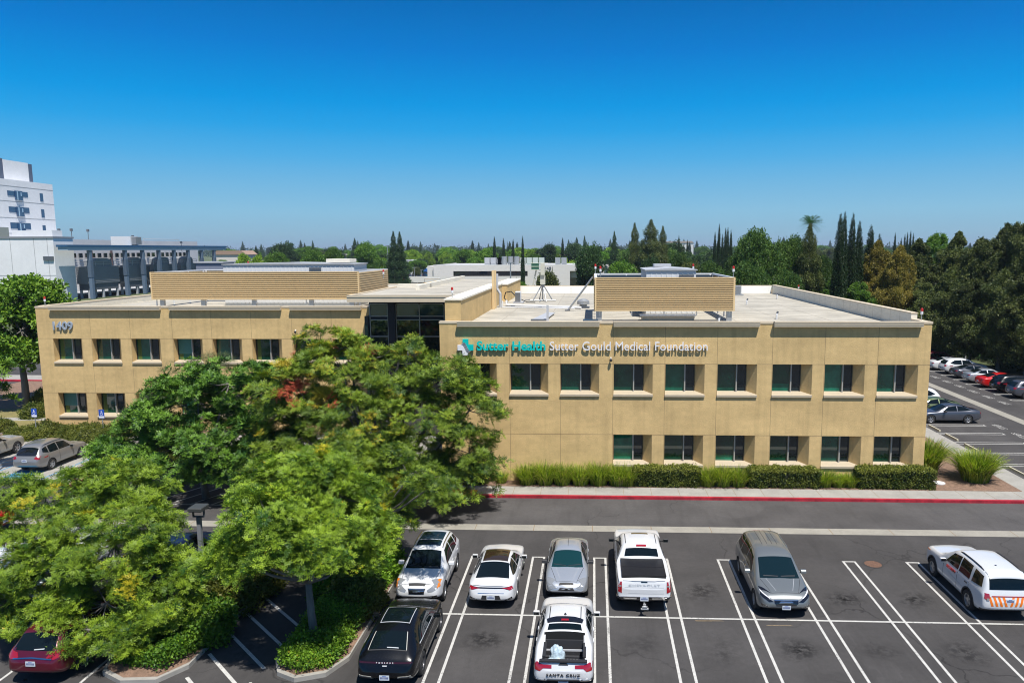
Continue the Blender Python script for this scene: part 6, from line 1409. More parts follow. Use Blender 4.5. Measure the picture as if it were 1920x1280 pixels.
# street tree left of the building
leafS = leafmat('leaf_street_tree', (.03, .09, .010), (.17, .28, .022), nscale=.35, trans=.12)
BL2 = [tmpl_blob(rng, n=20, R=.42, s=.20) for _ in range(6)]
big_tree('street_tree', 'round leafy street tree left of the building with dark forked trunk', (-49.4, 63, .12),
 [PL(48, 565, 64, 60, 38), PL(0, 600, 64, 60, 45), PL(80, 600, 65, 45, 35), PL(40, 620, 63, 65, 45), PL(10, 660, 62.5, 62, 32), PL(75, 650, 64, 38, 28), PL(-50, 640, 63, 50, 50), PL(50, 555, 65, 40, 22)],
 1700, leafS, 16, r0=.28, tmpl=BL2, size=(1.3, 2.0), gap=.22, gs=.5, inner=.6)
big_tree('young_tree', 'light green branch of a small tree at the left photo edge', (-36.9, 43.6, .02), [PL(-18, 745, 44, 40, 22), PL(10, 700, 44, 18, 16), PL(-30, 690, 44, 30, 40)], 170, leafS, 17, r0=.07, tmpl=PIN2, size=(1.2, 1.8))
# ---------------------------------------------------------------- shrubs, hedges, grasses
def shrub_mesh(rg, R, H_s, n, tmpl, size, hue=.5, lump=.25, seed=0):
    d = unit(rg.normal(size=(n, 3))); d[:, 2] = np.abs(d[:, 2]); r = (.8+.2*rg.random(n))*(1+lump*pnoise(d, 2.2, seed))
    P = d*r[:, None]*np.array([R[0], R[1], H_s]); return scatter(tmpl, P, d+np.array([0, 0, .5]), size*(.8+.4*rg.random(n)), rg, np.clip(hue+.25*rg.normal(size=n), .02, .95))
TINY = [tmpl_blob(rng, n=16, R=.12, s=.075) for _ in range(6)]
FINE = [tmpl_blob(rng, n=26, R=.19, s=.075) for _ in range(6)]
SML = [tmpl_blob(rng, n=16, R=.2, s=.11) for _ in range(6)]
leafH = leafmat('leaf_hedge', (.020, .045, .009), (.22, .24, .035), nscale=1.6, rnd=.08, trans=.12)
leafB = leafmat('leaf_bush', (.04, .075, .012), (.17, .18, .03), nscale=1.2, rnd=.15)
leafG = leafmat('leaf_groundcover', (.04, .12, .012), (.20, .34, .025), c2=[(.30, .22, .03)], nscale=1.1)
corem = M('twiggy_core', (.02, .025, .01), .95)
def hedge(x0, x1, y0, y1, h, label):
    rg = np.random.default_rng(int((x0+50)*10)); w_, d_ = x1-x0, y1-y0; cx, cy = (x0+x1)/2, (y0+y1)/2
    t = empty('boxed_hedge', (cx, cy, .16), label=label, cat='hedge', group='clipped box hedges along the right wing')
    a, b = w_/2, d_/2; n = int((w_*d_+2*h*(w_+d_))*95); P = []; D = []
    fa = np.array([w_*d_, w_*h, w_*h, d_*h, d_*h]); k = rg.choice(5, n, p=fa/fa.sum())
    u, v = rg.random(n)*2-1, rg.random(n)
    P = np.zeros((n, 3)); D = np.zeros((n, 3))
    for i, (f) in enumerate((0, 1, 2, 3, 4)):
        ix = k == i
        if i == 0: P[ix] = np.stack([u[ix]*a, (v[ix]*2-1)*b, np.full(ix.sum(), h)], 1); D[ix] = (0, 0, 1)
        elif i in (1, 2): s_ = -1 if i == 1 else 1; P[ix] = np.stack([u[ix]*a, np.full(ix.sum(), s_*b), v[ix]*h], 1); D[ix] = (0, s_, .25)
        else: s_ = -1 if i == 3 else 1; P[ix] = np.stack([np.full(ix.sum(), s_*a), u[ix]*b, v[ix]*h], 1); D[ix] = (s_, 0, .25)
    # round the corners + lumps
    q = np.clip((np.abs(P[:, 0])-(a-.25))/.25, 0, 1)**2+np.clip((P[:, 2]-(h-.22))/.22, 0, 1)**2; P[:, 2] -= .09*np.clip(q-.6, 0, 1.4)
    P += D*(.06*pnoise(P, 1.6, x0))[:, None]; P[:, 2] = np.maximum(P[:, 2], .05)
    V, F, var = scatter(TINY, P, D+rg.normal(size=P.shape)*.35, .85+.5*rg.random(n), rg, np.clip(.25+.18*rg.normal(size=n)+.6*(P[:, 2] > h-.15), .02, .98))  # top leaves get a lighter tone, sunlight put into the leaf colour
    np_mesh('foliage', V, F, leafH, t, var)
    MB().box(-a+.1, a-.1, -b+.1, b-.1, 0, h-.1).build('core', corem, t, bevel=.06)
hedge(2.45, 6.1, 42.35, 43.25, 1.05, 'left boxed hedge between the grass clumps under the wall')
hedge(9.0, 12.85, 42.35, 43.25, 1.05, 'middle boxed hedge between two grass beds under the wall')
hedge(15.15, 19.3, 42.4, 43.3, 1.12, 'right boxed hedge at the building corner')
leafGr = leafmat('grass_blade', (.07, .15, .012), (.42, .48, .06), c2=[(.36, .30, .12)], nscale=2.0, trans=.35, rnd=.12)
def grass_clump(name, x, y, R, h, n, label, group=None, seed=0, z=.16, spread=.6):
    rg = np.random.default_rng(seed+int(x*7+900)); t = empty(name, (x, y, z), label=label, cat='ornamental grass', group=group)
    a = rg.random(n)*2*math.pi; rr = np.sqrt(rg.random(n))*R; B = np.stack([np.cos(a)*rr[:]*.75, np.sin(a)*rr*.75, np.zeros(n)], 1)
    out = unit(np.stack([np.cos(a), np.sin(a), np.zeros(n)], 1)+rg.normal(size=(n, 3))*.5*np.array([1, 1, 0])); H2 = h*(.55+.65*rg.random(n)**.8); lean = spread*(.3+.9*rg.random(n))*H2*(.4+rr/R)
    K = 4; pts = []
    for k in range(K+1):
        s_ = k/K; P = B+out*(lean*s_**1.7)[:, None]; P[:, 2] = H2*(s_-.38*s_**3*(lean/np.maximum(.01, H2))); pts.append(P)
    side = unit(np.cross(out, [0, 0, 1.]))+rg.normal(size=(n, 3))*.2; Vs = []; hues = np.clip(.5+.3*rg.normal(size=n), .02, .95); hues = np.where(rg.random(n) < .10, 1.5, hues); var = []
    bw_ = 1.9 if h > 1.5 else 1.2
    for k in range(K):
        w0, w1 = .016*(1-k/K)+.002, .016*(1-(k+1)/K)+.002
        Vs.append(np.stack([pts[k]-side*w0*bw_, pts[k]+side*w0*bw_, pts[k+1]+side*w1*bw_, pts[k+1]-side*w1*bw_], 1)); var.append(hues)
    V = np.concatenate(Vs).reshape(-1, 3); np_mesh('blades', V, np.arange(len(V)).reshape(-1, 4), leafGr, t, np.concatenate(var))
    return t
xs_ = [(-3.75, 'leftmost'), (-2.75, 'second'), (-1.75, 'third'), (-.7, 'fourth'), (.35, 'fifth'), (1.45, 'sixth'), (2.05, 'seventh')]
for i, (x, s_) in enumerate(xs_): grass_clump('grass_clump', x, 42.8, .62, 1.15 if i not in (1, 4) else 1.3, 900, s_+' green grass clump from the left in the bed left of the first hedge', 'grass clumps along the right wing', i)
for i, (x, s_) in enumerate(((6.65, 'left'), (7.5, 'middle'), (8.4, 'right'))): grass_clump('grass_clump', x, 42.8, .55, 1.1, 800, s_+' grass clump between the left and middle hedges', 'grass clumps along the right wing', 20+i)
for i, (x, s_, h_) in enumerate(((13.3, 'left', .95), (14.1, 'middle', .7), (14.75, 'right', .8))): grass_clump('grass_clump', x, 42.85, .48, h_, 700, s_+' grass clump between the middle and right hedges', 'grass clumps along the right wing', 30+i)
grass_clump('grass_clump', 20.3, 46.0, .85, 1.9, 1900, 'tall fountain grass against the right building corner', None, 41, spread=.55)
grass_clump('grass_clump', 22.45, 44.3, .95, 1.7, 2200, 'big round fountain grass in the corner bed', None, 42, spread=.55)
grass_clump('grass_clump', 23.3, 45.6, .5, 1.2, 800, 'smaller fountain grass behind the big round one at the walk', None, 43)
grass_clump('grass_clump', 20.3, 49.5, .7, 1.2, 1000, 'low green grass along the side wall behind the tall clump', None, 44)
grass_clump('grass_clump', 21.4, 52.5, .8, .9, 1000, 'low grass further back along the side wall', None, 45)
gdry = grass_clump('dry_grass_clump', -5.3, 42.9, .35, .7, 260, 'small dry brown twiggy clump at the left end of the bed', None, 46)
o = MB().tube([(0, 0, 0), (0, 0, .05)], .33, 18).build('utility_lid', whitemetal); o.location = (20.07, 43.6, .165); tag(o, 'white round utility lid in the corner bed', 'utility lid')
def shrub(name, x, y, rx, ry, h, n, mat, label, seed, tmpl=None, size=1.0, hue=.5, z=.12, group=None, cat='shrub', lump=.3):
    rg = np.random.default_rng(seed); t = empty(name, (x, y, z), label=label, cat=cat, group=group)
    V, F, var = shrub_mesh(rg, (rx, ry), h, n, tmpl or SML, size, hue, lump, seed*1.7); np_mesh('foliage', V, F, mat, t, var)
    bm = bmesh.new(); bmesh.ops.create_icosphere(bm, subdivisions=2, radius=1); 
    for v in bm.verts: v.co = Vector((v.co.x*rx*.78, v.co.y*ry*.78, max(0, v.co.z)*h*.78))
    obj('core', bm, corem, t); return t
k = 0
for (u, v, rx, h, lab) in ((95, 797, 1.7, .95, 'low wide bush at the left end under the left wing wall'), (165, 797, 2.0, .9, 'low wide bush under the first lower window'), (235, 797, 2.0, .9, 'low wide bush under the second lower window'),):
    c = at_z(u, v, .8); k += 1; shrub('low_bush', c.x, 53.6, rx, .85, h, 420, leafB, lab, 60+k, hue=.55, group='bushes along the left wing')
for (u, v, rx, h, lab) in ((38, 822, 1.0, .8, 'round bush left of the blue sign post'), (72, 822, 1.1, .85, 'round bush right behind the blue sign post'), (68, 782, 1.2, 1.1, 'bush at the left building corner'), (135, 822, 1.15, .9, 'round bush in the middle of the left bed'), (172, 825, 1.4, 1.0, 'olive bush before the second sign post'), (205, 830, 1.3, .9, 'yellow green bush right of the second sign post'), (0, 808, 1.2, .9, 'bush at the left photo edge'), (80, 762, .8, 1.6, 'dark bush behind the building corner')):
    c = at_z(u, v, .1); k += 1; shrub('round_bush', c.x, c.y, rx, rx, h, 380, leafB, lab, 60+k, hue=.5+.1*(k % 3), group='bushes along the left wing')
# island planting: ground cover masses (uncountable) and bigger shrubs
def cover(name, poly_pts, n, mat, seed, hmin, hmax, size=1.0, hue=.5, kind='stuff'):
    rg = np.random.default_rng(seed); xs = [p[0] for p in poly_pts]; ys = [p[1] for p in poly_pts]; P = []
    def inside(x, y):
        c_ = False; j = len(poly_pts)-1
        for i in range(len(poly_pts)):
            xi, yi = poly_pts[i]; xj, yj = poly_pts[j]
            if ((yi > y) != (yj > y)) and (x < (xj-xi)*(y-yi)/(yj-yi)+xi): c_ = not c_
            j = i
        return c_
    while len(P) < n:
        x, y = rg.uniform(min(xs), max(xs)), rg.uniform(min(ys), max(ys))
        if inside(x, y):
            q = noise.noise(Vector((x*.8+seed, y*.8, 0))); z = hmin+(hmax-hmin)*max(0, .5+q)*(.75+.25*rg.random()); P.append((x, y, z*(.55+.45*rg.random())))
    P = np.array(P); V, F, var = scatter(FINE, P, np.array([[0, 0, 1.]]).repeat(n, 0)+rg.normal(size=(n, 3))*.4, size*(.8+.6*rg.random(n)), rg, np.clip(hue+.28*rg.normal(size=n), .02, .95))
    o = np_mesh(name, V, F, mat, None, var); return tag(o, kind=kind)
cover('ground_cover', [(-10.2, 22.9), (-9.5, 22.5), (-8.6, 22.9), (-8.4, 24), (-8.45, 31.5), (-10.2, 31.5)], 2600, leafG, 71, .35, 1.1, 1.1, .6)
cover('ground_cover', [(-15.6, 22.9), (-14.0, 22.5), (-13.6, 23.2), (-13.6, 32), (-15.9, 32), (-16, 24.5)], 2300, leafG, 72, .2, .9, 1.1, .4)
shrub('island_shrub', -9.2, 29.9, 1.15, 1.6, 1.9, 900, leafG, 'tall green shrub on the right island near the light post', 81, size=1.2, hue=.5)
shrub('island_shrub', -9.0, 27.2, 1.0, 1.3, 1.5, 800, leafB, 'browning shrub on the right island beside the black SUV', 82, size=1.1, hue=.6)
shrub('island_shrub', -13.9, 28.4, 1.25, 2.2, 1.9, 1100, leafB, 'golden green shrub on the left island by the hatched lane', 83, size=1.1, hue=.75)
shrub('island_shrub', -14.0, 24.8, 1.15, 1.3, 1.35, 800, leafG, 'dark green shrub at the near end of the left island', 84, size=1.1, hue=.3)
shrub('entry_shrub', -7.0, 42.9, .9, .6, .9, 300, leafB, 'green shrub at the left end of the wall bed under the tree', 85, hue=.4)
for i, (x, y) in enumerate(((-24, 44.8), (-20.5, 45.6), (-27.5, 46.2))): shrub('entry_shrub', x, y, 1.2, 1.0, 1.1, 350, leafB, ['shrub behind the dense tree by the entry', 'second shrub behind the dense tree by the entry', 'third shrub behind the dense tree by the entry'][i], 86+i, hue=.45)
fl = M('pink_petals', (.6, .10, .16), .6); flw = M('white_petals', (.7, .68, .62), .6)
def flowers(x, y, label):
    t = empty('flower_shrub', (x, y, .02), label=label, cat='flower shrub'); rg = np.random.default_rng(5)
    V, F, var = shrub_mesh(rg, (1.3, .9), .9, 260, SML, .9, .5, .3, 4); np_mesh('foliage', V, F, leafG, t, var)
    for m, s_, nm in ((fl, 1, 'pink_flowers'), (flw, 2, 'white_flowers')):
        r2 = np.random.default_rng(s_); V, F, var = shrub_mesh(r2, (1.35, .95), .98, 60, TINY, 1.1, .5, .3, 4); np_mesh(nm, V, F, m, t)
c = at_z(150, 888, .6); flowers(c.x, c.y, 'flowering shrub with pink and white blooms right of the taupe wagon')
# ---------------------------------------------------------------- signs, lamps
def blue_sign(x, y, label, zt):
    s = empty('accessible_parking_sign', (x, y, 0), label=label, cat='sign', group='blue accessible parking signs')
    MB().tube([(0, 0, 0), (0, 0, zt)], .035, 8).build('post', galv, s)
    sb = M('sign_blue', (.01, .07, .42), .4); p = MB().box(-.2, .2, -.07, -.045, zt-.62, zt+.02).build('panel', sb, s, bevel=0)
    mb = MB(); y0 = -.075                                   # wheelchair symbol
    mb.box(-.03, .03, y0, y0+.004, zt-.12, zt-.06).box(-.03, .0, y0, y0+.004, zt-.26, zt-.13).box(0.001, .08, y0, y0+.004, zt-.2, zt-.17).box(.0, .09, y0, y0+.004, zt-.27, zt-.245).box(.07, .1, y0, y0+.004, zt-.36, zt-.271)
    for i in range(12):
        a, b = PI*.6+i*PI*1.2/12, PI*.6+(i+1)*PI*1.2/12; cx_, cz_ = .0, zt-.31
        mb.quad(*[(cx_+r*math.cos(t), y0, cz_+r*math.sin(t)) for r, t in ((.075, a), (.1, a), (.1, b), (.075, b))])
    mb.build('symbol', whitel, p, fix=False)
    MB().box(-.19, .19, -.075, -.0701, zt-.60, zt-.46).build('lower_plate', whitel, p)
blue_sign(-40.55, 52.4, 'blue accessible parking sign on the left post behind the taupe wagon', 2.35)
blue_sign(-35.5, 52.4, 'blue accessible parking sign in front of the second lower window', 2.30)
for (b, zt, lab) in (((-9.75, 28.44), 7.0, 'grey lamp post among the right island shrubs, head hidden in leaves'),):
    lp = empty('parking_lamp', (b[0], b[1], 0), label=lab, cat='lamp post'); MB().tube([(0, 0, 0), (0, 0, 2.6)], .055, 10).build('pole', galv, lp)
y_ = 30.0; c0 = at_y(375, 1000, y_)
lp = empty('parking_lamp', (c0.x+.0, y_, 0), label='short grey lamp post with boxy shoebox head among the left tree leaves', cat='lamp post')
zt = at_y(375, 968, y_).z; MB().box(-.08, .08, -.08, .08, 0, zt-.02).build('pole', M('lamp_pole_grey', (.20, .21, .23), .5), lp)
mb = MB(); mb.box(-.25, .25, -.04, .04, zt-.02, zt+.03).box(-.25, -.21, -.05, .05, zt+.031, zt+.30).box(.21, .25, -.05, .05, zt+.031, zt+.30); mb.build('yoke', darkgrey, lp)
MB().box(-.30, .30, -.34, .34, zt+.29, zt+.47).build('lamp_head', M('lamp_head_grey', (.05, .055, .055), .5), lp, bevel=.03)
# tall pole in the tree line lot
tp = empty('lot_lamp', (45.2, 93.5, 0), label='thin white lamp pole among the trees by the right row', cat='lamp post'); MB().tube([(0, 0, 0), (0, 0, 5.6)], .09, 8).build('pole', lightgrey, tp); MB().box(-.5, .1, -.2, .2, 5.6, 5.8).build('lamp_head', lightgrey, tp)
shrub('island_shrub', -10.2, 28.6, .9, 1.5, 1.5, 700, leafG, 'leafy shrub spilling over the left kerb of the right island', 90, size=1.1, hue=.4)
for k2, (u, D, zt_) in enumerate(((727, 290, at_y(727, 461, 290).z), (759, 325, at_y(759, 499, 325).z), (776, 330, at_y(776, 502, 330).z), (957, 170, 10.6), (789, 350, at_y(789, 506, 350).z))):
    c = at_y(u, 480, D); t = empty('lot_lamp', (c.x, D, 0), label=['tall grey pole left of the twin conifers base', 'thin lamp pole over the far car park', 'second thin lamp pole over the far car park', 'thin Y shaped lamp behind the raised tan wall', 'short lamp pole at the right of the far car park'][k2], cat='lamp post', group='distant lamp poles')
    MB().tube([(0, 0, 0), (0, 0, zt_)], .14, 6).build('pole', galv, t); MB().box(-.9, .9, -.2, .2, zt_, zt_+.22).build('lamp_head', galv, t)
# ---------------------------------------------------------------- distant trees (shared meshes)
def proto_round(seed, n=1500, asp=1.0, mat=None, s=.9, R=4.2, H=9.0, lob=9):
    rg = np.random.default_rng(seed); lobes = []
    for i in range(lob):
        a = rg.random()*6.28; r = R*.5*math.sqrt(rg.random()); z = H*(.40+.42*rg.random()); q = R*(.38+.22*rg.random()); lobes.append((math.cos(a)*r, math.sin(a)*r, z, q, q, q*.85*asp))
    lobes.append((0, 0, H*.78, R*.45, R*.45, R*.45)); P, D = lobes_points(lobes, n, rg, .25, seed*2.3, gs=.35, inner=.6)
    V, F, var = scatter(BLOB, P, D+np.array([0, 0, .4]), s*(.8+.8*rg.random(n)), rg, np.clip(.5+.28*rg.normal(size=n), .02, .95))
    cr = np_mesh('crown', V, F, mat, None, var); tr = limb_mesh((0, 0, 0), lobes, P, rg, .22, twigs=2).build('trunk', barkm, None, fix=False); return cr, tr
def proto_cone(seed, H=14., R=3.0, n=1300, mat=None, power=1.0, s=.8, droop=0., z0=.08, tiers=0):
    rg = np.random.default_rng(seed); t = rg.random(n)**.75; z = H*(z0+(1-z0)*(1-t)); t2 = (1-z/H)
    wob = 1+.25*np.sin(z*6.28/H*tiers+rg.random(n)*.8) if tiers else 1
    r = R*np.power(np.clip(t2, .0, 1), power)*(.72+.33*rg.random(n))*wob; a = rg.random(n)*6.28; lm = 1+.25*np.sin(a*3+seed)+.15*np.sin(a*5+z)
    P = np.stack([np.cos(a)*r*lm, np.sin(a)*r*lm, z-droop*r], 1); D = np.stack([np.cos(a), np.sin(a), np.full(n, .35)], 1)
    V, F, var = scatter(BLOB, P, D, s*(.55+.6*rg.random(n))*(.45+.75*np.minimum(1, t2*2)), rg, np.clip(.45+.25*rg.normal(size=n), .02, .95))
    cr = np_mesh('crown', V, F, mat, None, var); tr = MB().tube([(0, 0, 0), (0, 0, H*.6), (0, 0, H*.97)], [R*.11, R*.06, .03], 7).build('trunk', barkm, None, fix=False); return cr, tr
fgr = leafmat('far_leaf_green', (.04, .115, .014), (.16, .28, .028), nscale=.25, rnd=.35)
fyl = leafmat('far_leaf_lime', (.08, .17, .012), (.28, .40, .03), nscale=.3, rnd=.2)
fdk = leafmat('far_leaf_dark', (.018, .048, .016), (.05, .095, .025), nscale=.25, rnd=.25, trans=.12)
fcy = leafmat('cypress_leaf', (.010, .028, .008), (.03, .058, .014), nscale=.4, rnd=.15, trans=.1)
fbr = leafmat('brownish_leaf', (.06, .06, .015), (.22, .17, .04), nscale=.25, rnd=.2)
frw = leafmat('redwood_leaf', (.04, .07, .018), (.16, .18, .045), nscale=.35, rnd=.2, trans=.15)
fmd = leafmat('far_leaf_mid', (.022, .065, .012), (.10, .17, .026), nscale=.3, rnd=.25, trans=.12)
PR = {'mid': proto_round(111, mat=fmd, n=3200, s=.6, lob=12), 'mid2': proto_round(112, mat=fmd, n=3200, s=.6, lob=10, asp=1.15), 'green': proto_round(101, mat=fgr), 'green2': proto_round(102, mat=fgr, asp=1.15, lob=7), 'lime': proto_round(103, mat=fyl), 'dark': proto_round(104, mat=fdk, asp=1.1),
      'conifer': proto_cone(105, n=1900, mat=fdk, power=.9, tiers=7), 'cypress': proto_cone(106, H=14, R=1.35, n=2600, mat=fcy, power=.45, s=.75, z0=.02), 'redwood': proto_cone(107, H=16, R=3.8, n=3800, mat=frw, power=.6, s=.95, tiers=6),
      'brown': proto_round(108, mat=fbr, n=1900, asp=1.2), 'olive': proto_round(109, mat=frw, n=1700)}
HT0 = {'conifer': 14., 'cypress': 14., 'redwood': 16.}
UN = set()
def tree(kind, x, y, h, wmul=1.0, label=None, group=None, rot=None, name=None, pr=None):
    cr, tr = (pr or PR)[kind]; H0 = HT0.get(kind, 9.0*1.06)
    t = empty(name or {'conifer': 'conifer_tree', 'cypress': 'cypress_tree', 'redwood': 'redwood_tree'}.get(kind, 'broadleaf_tree'), (x, y, 0), rnd.random()*6.28 if rot is None else rot, label, 'tree', group)
    for o in (cr, tr):
        c_ = o if (kind, o.name) not in UN else o.copy()
        if c_ is not o: col.objects.link(c_)
        UN.add((kind, o.name)); c_.parent = t
    s_ = h/H0; t.scale = (s_*wmul, s_*wmul, s_); return t
def tree_px(kind, u, vtop, D, wpx=None, label=None, group=None, **kw):
    c = at_y(u, vtop, D); h = c.z; base_w = {'conifer': 3.3*2, 'cypress': 1.5*2, 'redwood': 4.2*2}.get(kind, 4.6*2); s_ = h/HT0.get(kind, 9.54)
    wm = 1.0 if wpx is None else wpx*D/F_/(base_w*s_)
    if kind not in ('conifer', 'cypress', 'redwood') and wpx and wpx < 45: wm = max(wm, .8)
    return tree(kind, c.x, D, h, wm, label, group, **kw)
T_ = tree_px
T_('conifer', 737, 433, 250, 44, 'left of the twin tall dark conifers on the skyline'); T_('conifer', 749, 434, 252, 44, 'right of the twin tall dark conifers on the skyline')
T_('lime', 774, 468, 440, 34, 'yellow green round tree right of the twin conifers'); T_('lime', 803, 472, 450, 32, 'bright lime round tree in the middle of the car park edge'); T_('lime', 836, 470, 450, 34, 'lime tree just left of the low white building')
T_('green', 757, 489, 352, 34, 'green tree standing in the far car park'); T_('olive', 782, 500, 340, 22, 'small olive tree standing in the far car park'); T_('dark', 793, 484, 412, 26, 'dark small tree behind the far car park')
T_('green', 700, 478, 300, 50, 'green tree left of the far car park'); T_('green2', 685, 457, 300, 60, 'olive domed tree left of the twin conifers'); T_('green', 585, 466, 260, 70, 'broad green tree above the left screen'); T_('green2', 622, 468, 270, 55, 'broad green tree right of the broad one above the left screen')
T_('green', 520, 470, 250, 40, 'bright green tree with flat crown above the long air handler'); T_('lime', 455, 474, 250, 50, 'lime hedge like tree right of the plant building'); T_('lime', 485, 476, 255, 40, 'second lime tree right of the plant building'); T_('dark', 527, 453, 330, 40, 'dark domed tree above the left screen'); T_('conifer', 541, 452, 350, 16, 'slim conifer beside the dark domed tree'); T_('conifer', 586, 451, 400, 22, 'small conifer above the broad green tree')
T_('dark', 1102, 456, 150, 68, 'large dark round tree in front of the low white building'); T_('olive', 1021, 507, 150, 30, 'small bushy olive tree before the white building entry'); T_('green', 969, 522, 150, 14, 'low shrub like tree beside the far garden wall')
T_('cypress', 980, 443, 260, 8, 'slim tall cypress above the white roof units'); T_('cypress', 944, 447, 300, 9, 'slim cypress left of the tallest one'); T_('cypress', 962, 449, 300, 9, 'middle slim cypress above the white roof'); T_('cypress', 927, 444, 330, 9, 'left slim cypress above the silver units'); T_('conifer', 952, 452, 420, 10, 'tiny round topped palm like tree on the skyline')
for u, v, w_, k_, lab in ((1030, 456, 46, 'dark', 'dark broad tree behind the white building right part'), (1000, 474, 60, 'green', 'green tree above the white roof right of the cypress'), (1045, 476, 46, 'lime', 'lime tree above the white roof'), (955, 470, 50, 'green', 'green tree behind the slim cypresses'), (905, 468, 60, 'green2', 'green tree behind the white roof units'), (870, 466, 50, 'green', 'green tree behind the left end of the white roof')): T_(k_, u, v, 345, w_, lab)
T_('conifer', 1096, 442, 320, 26, 'dark layered conifer behind the large round tree'); T_('dark', 1072, 454, 330, 30, 'dark tree left of the layered conifer'); T_('conifer', 1152, 433, 270, 34, 'pointed green conifer left of the redwoods'); T_('cypress', 1055, 446, 330, 9, 'thin cypress left of the dark conifers')
T_('redwood', 1190, 418, 210, 36, 'tall redwood left of the roof redwood pair'); T_('redwood', 1221, 412, 205, 62, 'tallest redwood at the middle right skyline', ); T_('redwood', 1243, 424, 215, 34, 'slimmer redwood right of the tallest')
T_('cypress', 1273, 442, 220, 8, 'single thin cypress right of the redwoods'); T_('dark', 1258, 452, 260, 26, 'dark tree between the redwoods and the cypress'); T_('cypress', 1289, 450, 300, 7, 'tiny thin cypress on the skyline')
for i, (u, v) in enumerate(((1341, 436), (1349, 421), (1355, 440), (1361, 428), (1365, 427), (1371, 432))): T_('cypress', u, v, 190+i*2, 9.5, ['leftmost', 'tallest', 'third', 'fourth', 'fifth', 'rightmost'][i]+' slim cypress of the group of six on the skyline', 'six slim cypresses')
T_('green', 1165, 486, 150, 30, 'green tree top just left of the white roof unit') ; T_('dark', 1215, 479, 130, 50, 'dark olive tree just above the right air handler')
for i, (u, v, w_, D, k_) in enumerate(((1285, 478, 80, 140, 'mid2'), (1330, 482, 80, 130, 'mid'), (1300, 490, 70, 118, 'olive'), (1380, 470, 80, 135, 'mid'), (1430, 436, 110, 112, 'mid2'), (1400, 452, 80, 118, 'mid'), (1470, 448, 90, 116, 'mid2'), (1350, 500, 90, 105, 'mid'), (1420, 495, 100, 100, 'mid2'), (1480, 500, 90, 98, 'mid'))):
    T_(k_, u, v, D, w_, ['green tree behind the right roof screen corner', 'round green tree right of the roof screen top', 'low olive tree behind the right roof screen', 'green tree left of the tall rounded one', 'tall rounded bright green tree behind the back parapet', 'green tree beside the tall rounded one', 'broad green tree left of the palm topped one', 'lower green tree behind the back parapet left', 'lower green tree behind the back parapet middle', 'lower green tree behind the back parapet right'][i])
for i, (x, y) in enumerate(()): pass
T_('redwood', 1519, 420, 112, 66, 'olive brown conical tree with a palm crown behind it'); T_('mid', 1545, 470, 120, 60, 'green tree between the palm and the dark cypresses')
# palm
c = at_y(1521, 405, 118); pm_ = empty('palm_tree', (c.x, 118, 0), label='palm head rising above the olive brown tree', cat='tree'); MB().tube([(0, 0, 0), (0, 0, c.z-1)], .25, 8).build('trunk', barkm, pm_)
fr = []; rg = np.random.default_rng(2)
for i in range(90):
    a = rg.random()*6.28; e = -.3+1.5*rg.random(); d = np.array([math.cos(a)*math.cos(e), math.sin(a)*math.cos(e), math.sin(e)]); s_ = unit(np.cross(d, [0, 0, 1.]))
    for j in range(7):
        t = .15+.85*j/7; b = d*2.2*t+np.array([0, 0, -.8*t*t]); 
        for sg_ in (-1, 1): fr.append(leaf_quad(b, unit(d*.6+s_*sg_), d, .55, .07))
fr = np.array(fr).reshape(-1, 3)+np.array([0, 0, c.z-1.2]); np_mesh('crown', fr, np.arange(len(fr)).reshape(-1, 4), fgr, pm_)
# dark cypresses right
for i, (u, v, w_) in enumerate(((1577, 402, 26), (1585, 399, 22), (1600, 402, 24), (1612, 416, 24), (1634, 424, 30), (1650, 440, 22))): T_('cypress', u, v, 100+i*1.5, w_, ['leftmost', 'second', 'third', 'fourth', 'fifth', 'last'][i]+' tall dark cypress of the right cypress stand', 'tall dark cypress stand')
for i, (u, v) in enumerate(((1679, 437), (1697, 440), (1702, 436), (1708, 433), (1713, 438), (1690, 447))): T_('cypress', u, v, 210, 8, ['first', 'second', 'third', 'fourth', 'fifth', 'sixth'][i]+' small cypress of the distant group above the right trees', 'distant small cypresses')
# big right hand trees: finer leaves
def proto_tall(seed, mat, n=7500, H=16., R=4.6, s=.46):
    rg = np.random.default_rng(seed); n2 = n*2; t = rg.random(n2)**.85; z = H*(.15+.85*t); a = rg.random(n2)*2*math.pi
    env = R*np.minimum(1, (1-t)*1.9)**.75*np.minimum(1, .75+t*2)
    q = np.stack([np.cos(a)*1.5, np.sin(a)*1.5, z*.42], 1); nz = pnoise(q, 1., seed*1.7)+.5*pnoise(q, 2.3, seed*3.1)
    r = env*np.clip(.82+.75*nz, .15, 1.5)*(.55+.45*rg.random(n2)**.5); tip = t > .80
    P = np.stack([np.cos(a)*r, np.sin(a)*r, z+.8*nz*(~tip)], 1); ok = pnoise(P, .75, seed*.9) > -.04; P = P[ok][:n]; a = a[ok][:n]
    m_ = len(P); D = np.stack([np.cos(a), np.sin(a), np.full(m_, .45)], 1)+rg.normal(size=(m_, 3))*.4
    B2 = [tmpl_blob(rg, n=16, R=.5, s=.22, flat=.45) for _ in range(6)]
    V, F, var = scatter(B2, P, D, s*1.9*(.6+.7*rg.random(m_)), rg, np.clip(.45+.3*rg.normal(size=m_), .02, .95))
    cr = np_mesh('crown', V, F, mat, None, var)
    lobes = [(math.cos(i*2.4)*R*.3, math.sin(i*2.4)*R*.3, H*(.2+.07*i), 1, 1, 1) for i in range(9)]
    tr = limb_mesh((0, 0, 0), lobes, P, rg, .3, twigs=2).build('trunk', barkm, None, fix=False); return cr, tr
fw1 = leafmat('tall_leaf_dark', (.022, .044, .012), (.165, .19, .045), nscale=.3, rnd=.25, trans=.08)
